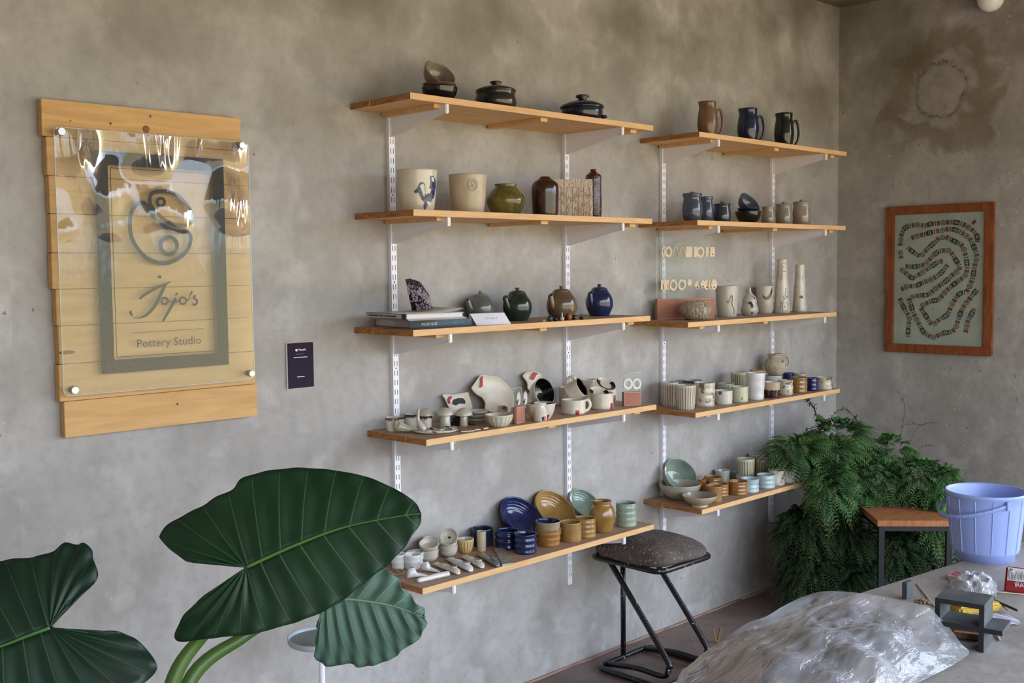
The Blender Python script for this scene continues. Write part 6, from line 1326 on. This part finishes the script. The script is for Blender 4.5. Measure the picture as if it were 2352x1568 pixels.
def fern(label, blobs, m, n, droop, seed, ll, foot, name='fern'):
    rnd = random.Random(seed); t = thing(name, label, 'fern', foot); O = Vector(foot); mb, st = MB(), MB(); nb = 0
    for px, py, dp, rx, ry, wt in blobs:
        c = at(px, py, dp); s0 = FPX / dp; R = rx / s0; Rz = ry / s0
        for i in range(int(n * wt)):
            v = Vector((rnd.gauss(0, 1), rnd.gauss(0, 1), rnd.gauss(0, 1))).normalized()
            if v.dot(FW) > .45: v = v - FW * 1.4 * v.dot(FW); v.normalize()
            p = c + Vector((v.x * R * .45, v.y * R * .45, v.z * Rz * .5)); d = (v + UP * .25 + Vector([rnd.uniform(-.4, .4) for _ in range(3)])).normalized()
            p.x = min(p.x, XR - .02); p.y = min(p.y, -.02); p.z = max(p.z, .03)
            L = (R * .75 if abs(v.z) < .7 else Rz * .7) * rnd.uniform(.8, 1.1)
            frond(mb, st, p, d, L, droop * rnd.uniform(.6, 1.3), ll * rnd.uniform(.8, 1.2), rnd, k=max(9, int(L / .0105)))
    off = lambda vs: [tuple(Vector(v) - O) for v in vs]
    mb.v = off(mb.v); st.v = off(st.v); mb.build('foliage', m, t); st.build('stems', FSTEM, t)
    return t
def fpot(t, r, h): MB().lathe([(0, 0), (r * .75, 0), (r, h), (r * .92, h), (r * .9, h * .85), (0, h * .85)], 28).build('pot', G['terracotta'], t); MB().tube([(0, 0, h * .8), (.01, -.01, h * 1.8), (0, 0, h * 2.3)], .012, 8).build('stalk', FSTEM, t)
f1 = fern('bright upper fern spreading over the end of the lowest right shelf', [(1835, 1032, 4.98, 78, 36, .8), (1900, 1050, 5.05, 90, 62, 1.3), (1925, 1000, 5.2, 80, 50, .9), (1905, 1110, 4.9, 62, 76, 1.1), (1975, 1120, 5.0, 62, 90, .9)], FE[0], 150, .6, 1, .027, (3.98, -.42, 0)); fpot(f1, .10, .22)
f2 = fern('fern with long arching fronds beside the bucket, behind the wooden stool', [(2050, 1040, 5.25, 60, 56, .7), (2030, 1110, 5.0, 64, 80, .9), (2115, 1100, 4.95, 74, 62, 1.2), (2165, 1120, 4.85, 52, 70, .9), (2150, 1190, 4.9, 62, 80, .9), (2060, 1180, 5.1, 70, 70, .8)], FE[0], 145, .65, 2, .027, (4.04, -.98, 0)); fpot(f2, .10, .22)
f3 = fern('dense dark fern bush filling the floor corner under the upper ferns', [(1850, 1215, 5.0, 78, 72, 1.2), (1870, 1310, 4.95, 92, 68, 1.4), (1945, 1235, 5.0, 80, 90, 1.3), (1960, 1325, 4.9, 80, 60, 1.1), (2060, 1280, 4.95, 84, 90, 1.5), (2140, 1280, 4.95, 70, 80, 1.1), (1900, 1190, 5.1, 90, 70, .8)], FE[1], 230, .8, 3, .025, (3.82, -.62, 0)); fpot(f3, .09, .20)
mb, lv = MB(), MB(); rnd = random.Random(8); O = Vector(f1.location)
for pts in ([(1885, 1010), (1880, 975), (1872, 945), (1862, 922), (1855, 921)], [(1884, 985), (1900, 968), (1930, 940), (1950, 945), (1972, 970)], [(1842, 1000), (1856, 985), (1885, 978)]):
    q = crom([at(a, b, 5.15) - O for a, b in pts], 5); mb.tube(q, .0016, 5)
    for k, p in enumerate(q):
        for s_ in (-1, 1, 1) if pts[0][1] == 1010 else (-1, 1):
            d = Vector([rnd.uniform(-1, 1) for _ in range(3)]).normalized() * (.030 if pts[0][1] == 1010 else .014); w = d.cross(UP).normalized() * .005; lv.add([p, p + d * .5 + w, p + d, p + d * .5 - w], [(0, 1, 2, 3)], 0, False)
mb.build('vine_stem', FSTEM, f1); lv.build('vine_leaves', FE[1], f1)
mb, lv = MB(), MB(); O = Vector(f2.location)
for pts in ([(2070, 1010), (2074, 970), (2079, 945), (2076, 922), (2072, 918)], [(2085, 1022), (2105, 985), (2130, 972), (2155, 970)], [(2068, 980), (2090, 974), (2125, 975)], [(2112, 1030), (2130, 1022), (2150, 1025)]):
    q = crom([at(a, b, 5.3) - O for a, b in pts], 5)
    for p in q: p.x = min(p.x, XR - .006 - O.x)
    mb.tube(q, .0011, 5)
    for p in q[::2]: d = Vector([rnd.uniform(-1, .4), rnd.uniform(-1, 1), rnd.uniform(-1, 1)]).normalized() * .012; w = d.cross(UP).normalized() * .003; lv.add([p, p + d * .5 + w, p + d, p + d * .5 - w], [(0, 1, 2, 3)], 0, False)
mb.build('dry_tendrils', FSTEM, f2); lv.build('dry_leaves', FSTEM, f2)

# ================================================================ work table
TZ = .68; e0, e1 = on(2, TZ, 1970, 1362), on(2, TZ, 2200, 1290); tu = (e1 - e0).normalized(); tv = Vector((tu.y, -tu.x, 0))   # tv points to the viewer
T0 = e0 - tu * .49; TL, TW = 1.95, 1.60; rotT = Matrix((tu, -tv, UP)).transposed()
t = thing('work_table', 'grey stone-topped work table in the right foreground', 'table', (T0.x, T0.y, 0))
MB().rbox(tu * TL / 2 + tv * TW / 2 + UP * (TZ - .018), (TL, TW, .036), .004, rotT).build('table_top', TABLE, t)
for a in (.06, TL - .06):
    for b in (.06, TW - .06): MB().box(tu * a + tv * b + UP * (TZ - .037) / 2, (.04, .04, TZ - .037), rotT).build('leg', DARKM, t)
def onT(px, py, h=0): return on(2, TZ + h, px, py)
# bucket
A = onT(2290, 1297); s0 = FPX / pj(A)[2]; rb_ = 65 / s0; cB = A + FW * rb_; cB.z = TZ; cB = cB + RT * 0.0
BLU = mat('blue_plastic', (156, 174, 226), .35, col2=(150, 168, 222), scale=4)
rT = 92 / s0 * .985; hB = 0
for k in range(400):
    hB = .1 + k * .001
    if ytop_of(cB, rT, TZ + hB) < 1108: break
t = thing('bucket', 'light blue plastic bucket on the table, cut by the right edge', 'bucket', cB)
rB = rT * .80
pf = [(0, .004), (rb_ * .96, .004), (rb_ * .98, 0), (rb_, 0), (rb_ * 1.01, hB * .10), (rB, hB * .125), (rB * 1.01, hB * .15), (rT * .93, hB * .80), (rT * .955, hB * .93), (rT * .99, hB * .95), (rT, hB * .985), (rT * .99, hB), (rT * .955, hB), (rT * .94, hB * .97), (rB * .96, hB * .16), (rb_ * .9, hB * .12), (0, hB * .12)]
MB().lathe(pf, 64).build('body', BLU, t)
mb = MB()
for k in range(14):
    a = CANG + .22 + k * 2 * PI / 14; d = Vector((math.cos(a), math.sin(a), 0)); s_ = Vector((-d.y, d.x, 0))
    p0, p1 = d * (rB * 1.008) + UP * hB * .15, d * (rT * .952) + UP * hB * .92; mb.add([p0 - s_ * .0018, p0 + d * .0025, p0 + s_ * .0018, p1 - s_ * .0018, p1 + d * .0025, p1 + s_ * .0018], [(0, 1, 4, 3), (1, 2, 5, 4)], 0, False)
mb.build('ribs', BLU, t)
ha_ = CANG + .12; d = Vector((math.cos(ha_), math.sin(ha_), 0)); s_ = Vector((d.y, -d.x, 0))
e1_ = d * (rT * .985) + UP * hB * .88; e2_ = -d * (rT * .985) + UP * hB * .88
if s_.dot(RT) > 0: s_ = -s_
pts = []
for k in range(21):
    a = PI * k / 20; pts.append(d * (rT * 1.005 * math.cos(a)) + s_ * (rT * 1.18 * math.sin(a)) + UP * (hB * .88 - hB * .22 * math.sin(a)))
mb = MB(); 
for k in range(20):
    p, q_ = pts[k], pts[k + 1]; o1 = (p * Vector((1, 1, 0)) if False else Vector((p.x, p.y, 0))).normalized() * .002; o2 = Vector((q_.x, q_.y, 0)).normalized() * .002; w = UP * .006
    mb.add([p - w - o1, p + w - o1, q_ + w - o2, q_ - w - o2, p - w + o1, p + w + o1, q_ + w + o2, q_ - w + o2], [(0, 1, 2, 3), (4, 7, 6, 5), (1, 5, 6, 2), (0, 3, 7, 4)], 0, True)
mb.build('handle', mat('blue_handle', (150, 170, 226), .35), t)
for e_, dd_ in ((e1_, d), (e2_, -d)): MB().rbox(e_ + dd_ * .004, (.012, .012, .026), .002, Matrix.Rotation(ha_, 3, 'Z')).build('handle_lug', BLU, t)
# matchbox
a, b, c_ = onT(2177, 1330), onT(2205, 1335), onT(2217, 1326); ux = (b - a).normalized(); uy = Vector((-ux.y, ux.x, 0)); rot = Matrix((ux, uy, UP)).transposed(); hm_ = .0125; wm, dm = .036, .05
t = thing('matchbox', 'small red and white matchbox lying near the back edge of the table', 'matchbox', a)
MB().rbox(ux * wm / 2 + uy * dm / 2 + UP * hm_ / 2, (wm, dm, hm_), .0008, rot).build('sleeve', mat('card_white2', (226, 222, 222), .6), t); MB().box(ux * wm / 2 + uy * (dm / 2 + .002) + UP * (hm_ + .0002), (wm * .84, dm * .86, .0005), rot).build('red_label', mat('label_red', (176, 44, 48), .5), t)
mb = MB(); 
for u_, v_, a_, b_ in ((.30, .52, .008, .004), (.52, .40, .006, .004), (.78, .52, .004, .024), (.70, .5, .0015, .018)): mb.box(ux * wm * u_ + uy * dm * v_ + UP * (hm_ + .0006), (a_, b_, .0003), rot)
mb.build('printed_marks', mat('pink_ink', (226, 170, 170), .6), t)
# crumpled clear bag
BAG = bpy.data.materials.new('clear_plastic_bag'); BAG.use_nodes = True; clear(BAG, wave=(26, (1, 1, 1), .03, 3), body=.22, rough=.08, gloss=2.2, tint=(.93, .94, .96, 1))
A = onT(2235, 1352); mb = MB(); n1, n2 = 46, 26; rnd = random.Random(3); ph = [rnd.uniform(0, 6.3) for _ in range(12)]
l1 = (onT(2292, 1352) - onT(2182, 1344)); l2 = (onT(2238, 1327) - onT(2236, 1362))
for i in range(n1):
    for j in range(n2):
        u, v = i / (n1 - 1) * 2 - 1, j / (n2 - 1) * 2 - 1; rr = min(1, (abs(u) ** 2.4 + abs(v) ** 2.4)); h_ = .036 * (1 - rr) ** .6 * (1 + .25 * math.sin(u * 9 + ph[0]) * math.sin(v * 7 + ph[1]))
        h_ += .003 * abs(math.sin(u * 17 + v * 11 + ph[2])) + .002 * abs(math.sin(u * 31 - v * 23 + ph[3])); mb.v.append(tuple(l1 * u / 2 + l2 * v / 2 + UP * (.0012 + max(h_, 0)) + Vector((.003 * math.sin(v * 9 + ph[4]), .003 * math.sin(u * 9), 0))))
for i in range(n1 - 1):
    for j in range(n2 - 1): mb.f.append((i * n2 + j, (i + 1) * n2 + j, (i + 1) * n2 + j + 1, i * n2 + j + 1)); mb.m.append(0); mb.sm.append(True)
tag(mb.build('plastic_bag', BAG, None, A), 'crumpled clear plastic bag lying beside the matchbox', 'bag')
# red printed packet
a, b = onT(2305, 1358), onT(2362, 1366); ux = (b - a).normalized(); uy = Vector((-ux.y, ux.x, 0)); s0 = FPX / pj(a)[2]; w_ = (b - a).length; h_ = 56 / s0
tl = (uy * .035 + UP * h_ ).normalized(); hh = 60 / s0; nr = ux.cross(tl).normalized(); rot = Matrix((ux, -nr, tl)).transposed()
t = thing('paper_packet', 'red and white printed paper packet leaning at the right edge of the table', 'packet', a + UP * .001)
MB().rbox(ux * w_ / 2 + tl * hh / 2 - nr * .008, (w_, .014, hh), .004, rot).build('packet_body', mat('packet_red', (150, 36, 40), .5, col2=(130, 30, 34)), t)
MB().box(ux * w_ * .54 + tl * hh * .70 - nr * .0006, (w_ * .88, .0006, hh * .5), rot).build('white_panel', mat('card_white2', (226, 222, 222), .6), t)
mb = MB(); rnd = random.Random(6)
for k in range(13): ln_ = rnd.uniform(.2, .42) * hh; mb.box(ux * w_ * (.14 + .06 * k) + tl * (hh * .48 + ln_ / 2) + nr * .0001, (.0009, .0006, ln_), rot)
for k in range(3): mb.box(ux * w_ * .22 + tl * hh * (.90 - .025 * k) + nr * .0002, (.009, .0006, .001), rot)
mb.build('small_print', INK, t)
mb = MB(); cc = lambda u, v: ux * (w_ * .42 + u * w_ * .5) + tl * (hh * .26 + v * hh * .16) + nr * .0006
for q in ([(0, .9), (.08, .2), (.18, .0), (.24, .4), (.14, .8), (.2, 1)], [(.12, -.3), (.13, .5)], [(.32, .9), (.34, .1), (.46, .0), (.5, .7)], [(.56, .9), (.62, .2), (.56, .1)], [(.7, .1), (.85, 0), (.92, .4), (.8, .6), (.72, .4)], [(.72, .95), (.84, .8), (.95, 1)]):
    ribbon(mb, crom([cc(*p) for p in q], 4), .0016, nr, .0001)
mb.box(cc(.5, 1.55), (w_ * .5, .0005, .0022), rot); mb.build('white_script', WHITEINK, t)
# slate shelf model
A = onT(2259, 1499); s0 = FPX / pj(A)[2]; hT = (1499 - 1390) / s0 / math.cos(.33)
for k in range(60):
    hT = .08 + k * .0015
    if pj((A.x, A.y, TZ + hT))[1] < 1389.8: break
q = [on(2, TZ + hT, *p) for p in ((2148.8, 1372), (2261.7, 1389.8), (2287, 1367), (2172, 1352))]
ux = (q[1] - q[0]); Lx = ux.length; ux.normalize(); uyv = (q[2] - q[1]); uy = UP.cross(ux); Dy = uyv.length; rot = Matrix((ux, uy, UP)).transposed(); th = .0115
SL = speck(mat('slate', (84, 90, 88), .6, col2=(64, 70, 70), scale=12), (150, 152, 150), 120, .72, .02); SLB = mat('slate_black', (26, 28, 32), .5, col2=(20, 22, 26))
t = thing('slate_stand', 'small two-tier stand of dark slate slabs on the table', 'stand', A)
def sl(nm, x0, x1, z0, z1):
    mb = MB(); c_ = ux * (x0 + x1) / 2 + uy * Dy / 2 + UP * (z0 + z1) / 2; mb.rbox(c_, (x1 - x0, Dy, z1 - z0), .0008, rot, 0)
    mb.box(ux * (x0 + x1) / 2 - uy * .0003 + UP * (z0 + z1) / 2, (x1 - x0, .0006, z1 - z0), rot, 1); mb.build(nm, [SL, SLB], t)
zm = hT * .52
sl('top_slab', -Lx, 0, hT - th, hT); sl('upright_slab', -th, 0, 0, hT - th); sl('upright_slab', -Lx, -Lx + th, 0, hT - th); sl('shelf_slab', -Lx + th, -th, zm - th, zm); sl('shelf_slab', 0, .040, zm - th, zm)
# upright slate block
a, b = onT(2076, 1377), onT(2105, 1372); ux = (b - a).normalized(); uy = UP.cross(ux); s0 = FPX / pj(a)[2]; rot = Matrix((ux, uy, UP)).transposed()
mb = MB().rbox(ux * .018 + uy * .006 + UP * 20 / s0, (.036, .014, 38 / s0), .001, Matrix((ux, uy, UP)).transposed() @ Matrix.Rotation(.35, 3, 'Z'))
tag(mb.build('slate_block', SL, None, a + UP * .0015), 'single upright dark slate block near the table edge behind the plastic sheet', 'block')
# wooden sticks and pegs under the stand, sponge, cloth, tools
WP = mat('tool_wood', (170, 136, 108), .7, col2=(128, 96, 70), scale=20, stretch=(1, 6, 1))
for i, (p, q_, r_) in enumerate((((2182, 1448), (2250, 1458), .006), ((2190, 1462), (2252, 1470), .007), ((2222, 1452), (2238, 1441), .003))):
    P, Q = onT(*p), onT(*q_); d = Q - P; tag(MB().rbox(d / 2 + UP * (r_ + .001 + (.013 if i == 2 else 0)), (d.length, r_ * 2.2, r_ * 2), .001, Matrix.Rotation(math.atan2(d.y, d.x), 3, 'Z')).build('wooden_tool', WP, None, P), ('flat wooden tool under the slate stand, farther from the viewer', 'flat wooden tool under the slate stand, nearer the viewer', 'short stick lying across the tools under the slate stand')[i], 'tool', 'wooden tools under the slate stand')
P = onT(2240, 1402); M_ = rotT; mb = MB()
mb.rbox(UP * .011, (.13, .05, .022), .006, Matrix.Rotation(RANG + .28, 3, 'Z')); tag(mb.build('sponge', mat('yellow_sponge', (204, 170, 66), .8, col2=(176, 140, 46), scale=30, bump=.5), None, P), 'yellow sponge lying behind the slate stand', 'sponge')
P = onT(2305, 1424); mb = MB(); n1 = 24; V = []
for i in range(n1):
    for j in range(n1):
        u, v = i / (n1 - 1) * 2 - 1, j / (n1 - 1) * 2 - 1; V.append(RT * u * .036 * (1 - .25 * abs(v)) + FW * v * .045 * (1 - .2 * abs(u)) + UP * (.001 + .003 * abs(math.sin(u * 3 + v * 2))))
mb.add(V, [(i * n1 + j, (i + 1) * n1 + j, (i + 1) * n1 + j + 1, i * n1 + j + 1) for i in range(n1 - 1) for j in range(n1 - 1)]); tag(mb.build('cloth', mat('lilac_cloth', (206, 204, 222), .8), None, P), 'small lilac-white cloth on the table beside the slate stand', 'cloth')
for i, (p, q_, r_, m_, lab) in enumerate((((2284, 1390), (2336, 1413), .0035, DARKM, 'dark rod lying over the small cloth'), ((2296, 1395), (2314, 1411), .0018, WP, 'thin pale stick lying over the small cloth'), ((2106, 1342), (2148, 1395), .0016, mat('straw2', (206, 190, 160), .6), 'thin straw-coloured stick beside the slate stand'),
        ((2175, 1350), (2352, 1366), .0012, mat('straw2', (206, 190, 160), .6), 'long thin pale stick lying across the table before the bag'), ((2212, 1346), (2240, 1362), .0022, DARKM, 'thin dark tool handle before the clear bag'), ((2287, 1457), (2296, 1472), .0022, STEEL, 'small steel tool tip right of the slate stand'))):
    P, Q = onT(*p), onT(*q_); hgt = r_ + .0008 + (.009 if i < 2 else 0); tag(MB().tube([UP * hgt, (Q - P) / 2 + UP * hgt, Q - P + UP * hgt], r_, 8).build('modelling_tool', m_, None, P), lab, 'tool')
P = onT(2122, 1383); mb = MB(); rnd = random.Random(9)
for k in range(40): a = rnd.uniform(0, 6.3); q_ = math.sqrt(rnd.random()) * .022; mb.lathe([(0, 0), (.003, .0008), (.0034, .002), (.002, .0034), (0, .004)], 7, c=(q_ * math.cos(a), q_ * math.sin(a), .0005 + .006 * rnd.random() * (1 - q_ / .022)))
t = mb.build('wood_scraps', mat('scrap_brown', (120, 80, 54), .7, col2=(180, 150, 120), scale=90), None, P); tag(t, 'small pile of brown scraps beside the upright slate block', 'scraps'); t['kind'] = 'stuff'

# clay work under a big sheet of clear plastic
HB = .085
def onz(px, py, z): return on(2, z, px, py)
ctl = []     # (world x, y, height) control points of the film
for px, py, z in ((2128, 1392, TZ + HB + .012), (2060, 1376, TZ + HB + .012), (1980, 1362, TZ + HB + .014), (1900, 1358, TZ + HB + .012), (1850, 1368, TZ + HB), (1800, 1392, TZ + HB * .95), (1985, 1482, TZ + HB + .01), (1930, 1520, TZ + HB + .006), (1880, 1440, TZ + HB + .006), (1800, 1500, TZ + HB), (2050, 1430, TZ + HB + .012), (1760, 1545, TZ + HB * .9), (1745, 1470, TZ + HB * .8), (1960, 1600, TZ + HB * .2), (1850, 1600, TZ + HB * .55), (1900, 1700, TZ + .004),
        (2226, 1500, TZ + .003), (2190, 1528, TZ + .003), (2140, 1553, TZ + .003), (2090, 1585, TZ + .003), (2000, 1660, TZ + .003), (2180, 1440, TZ + .045), (2200, 1470, TZ + .02), (2120, 1500, TZ + .035),
        (1680, 1456, TZ + .02), (1640, 1490, TZ - .03), (1600, 1519, TZ - .08), (1560, 1560, TZ - .13), (1500, 1640, TZ - .20), (1650, 1560, TZ - .02), (1700, 1640, TZ + .0), (1720, 1430, TZ + .05), (1560, 1720, TZ - .12), (1700, 1800, TZ)):
    p = onz(px, py, z); ctl.append((p.x, p.y, p.z))
ol = [(2128, 1392, TZ + HB + .012), (2060, 1376, TZ + HB + .012), (1980, 1362, TZ + HB + .014), (1900, 1357, TZ + HB + .012), (1850, 1368, TZ + HB), (1800, 1391, TZ + HB * .95), (1760, 1415, TZ + HB * .8), (1720, 1429, TZ + .05), (1680, 1455, TZ + .02), (1640, 1487, TZ - .03), (1600, 1519, TZ - .08), (1550, 1568, TZ - .13), (1500, 1640, TZ - .20), (1560, 1760, TZ - .14), (1700, 1830, TZ - .01), (1900, 1800, TZ + .003), (2000, 1660, TZ + .003), (2090, 1580, TZ + .003), (2140, 1552, TZ + .003), (2190, 1526, TZ + .003), (2226, 1499, TZ + .003), (2208, 1478, TZ + .02), (2180, 1440, TZ + .045), (2155, 1415, TZ + .07)]
back = [Vector(onz(*p)) for p in ol]
O = Vector((e0.x, e0.y, TZ)); Rg = crom([p - O for p in back], 8, True); cen = sum(Rg, Vector()) / len(Rg)
from mathutils import noise as MN
def hgt(x, y):
    sw = sz = 0
    for cx_, cy_, cz_ in ctl:
        w = 1 / ((x - cx_) ** 2 + (y - cy_) ** 2 + .0035) ** 1.7; sw += w; sz += w * cz_
    return sz / sw
mb = MB(); K = len(Rg); RN = 46; V = []
for i in range(RN + 1):
    f = 1 - i / RN
    for p in Rg:
        q = cen + (p - cen) * f; wx, wy = q.x + O.x, q.y + O.y; z = hgt(wx, wy) - O.z
        if i == 0: z = p.z
        elif f > .86: z = z * (1 - (f - .86) / .14) + p.z * ((f - .86) / .14)
        e = min(1, (1 - f) * 7)
        nn = MN.turbulence(Vector((q.x * 9, q.y * 20, 3)), 4, False, noise_basis='PERLIN_ORIGINAL') - .45; n2_ = abs(MN.noise(Vector((q.x * 26 + q.y * 14, q.y * 30 - q.x * 10, 1))))
        V.append(Vector((q.x, q.y, z + e * (.006 * nn - .005 * n2_ + .003))))
mb.add(V, [(i * K + k, i * K + (k + 1) % K, (i + 1) * K + (k + 1) % K, (i + 1) * K + k) for i in range(RN) for k in range(K)])
PL = bpy.data.materials.new('clear_plastic_sheet'); PL.use_nodes = True; clear(PL, wave=(6, (1, 3.4, 1), .030, 5, (0, 0, .35), .5), body=.27, rough=.10, gloss=1.25, tint=(.90, .89, .88, 1))
tag(mb.build('plastic_sheet', PL, None, O), 'large crumpled sheet of clear plastic draped over the covered slab on the table', 'plastic sheet')
qs = [onz(*p) for p in ((2112, 1404, TZ + HB), (2000, 1372, TZ + HB), (1900, 1368, TZ + HB), (1815, 1400, TZ + HB), (1760, 1450, TZ + HB), (1745, 1520, TZ + HB), (1790, 1570, TZ + HB), (1880, 1570, TZ + HB), (1985, 1495, TZ + HB), (2060, 1440, TZ + HB))]
cy = sum((Vector((p.x, p.y, TZ)) for p in qs), Vector()) / len(qs); rg = crom([(Vector((p.x, p.y, 0)) - Vector((cy.x, cy.y, 0))) * .93 for p in qs], 5, True)
mb = MB(); K = len(rg); V = [Vector((p.x, p.y, 0)) for p in rg]
for f in (1, .97, .85, .7, .5, .3, .12):
    for p in rg: V.append(Vector((p.x * f, p.y * f, max(.02, hgt(p.x * f + cy.x, p.y * f + cy.y) - TZ - .022 - (.006 if f == 1 else 0)))))
mb.add(V, [(i * K + k, i * K + (k + 1) % K, (i + 1) * K + (k + 1) % K, (i + 1) * K + k) for i in range(7) for k in range(K)] + [tuple(7 * K + k for k in range(K))])
tag(mb.build('clay_slab', mat('grey_clay', (128, 118, 108), .8, col2=(108, 98, 90), scale=8, bump=.4), None, Vector((cy.x, cy.y, TZ + .001))), 'thick grey slab on the table showing dimly through the plastic sheet', 'slab')
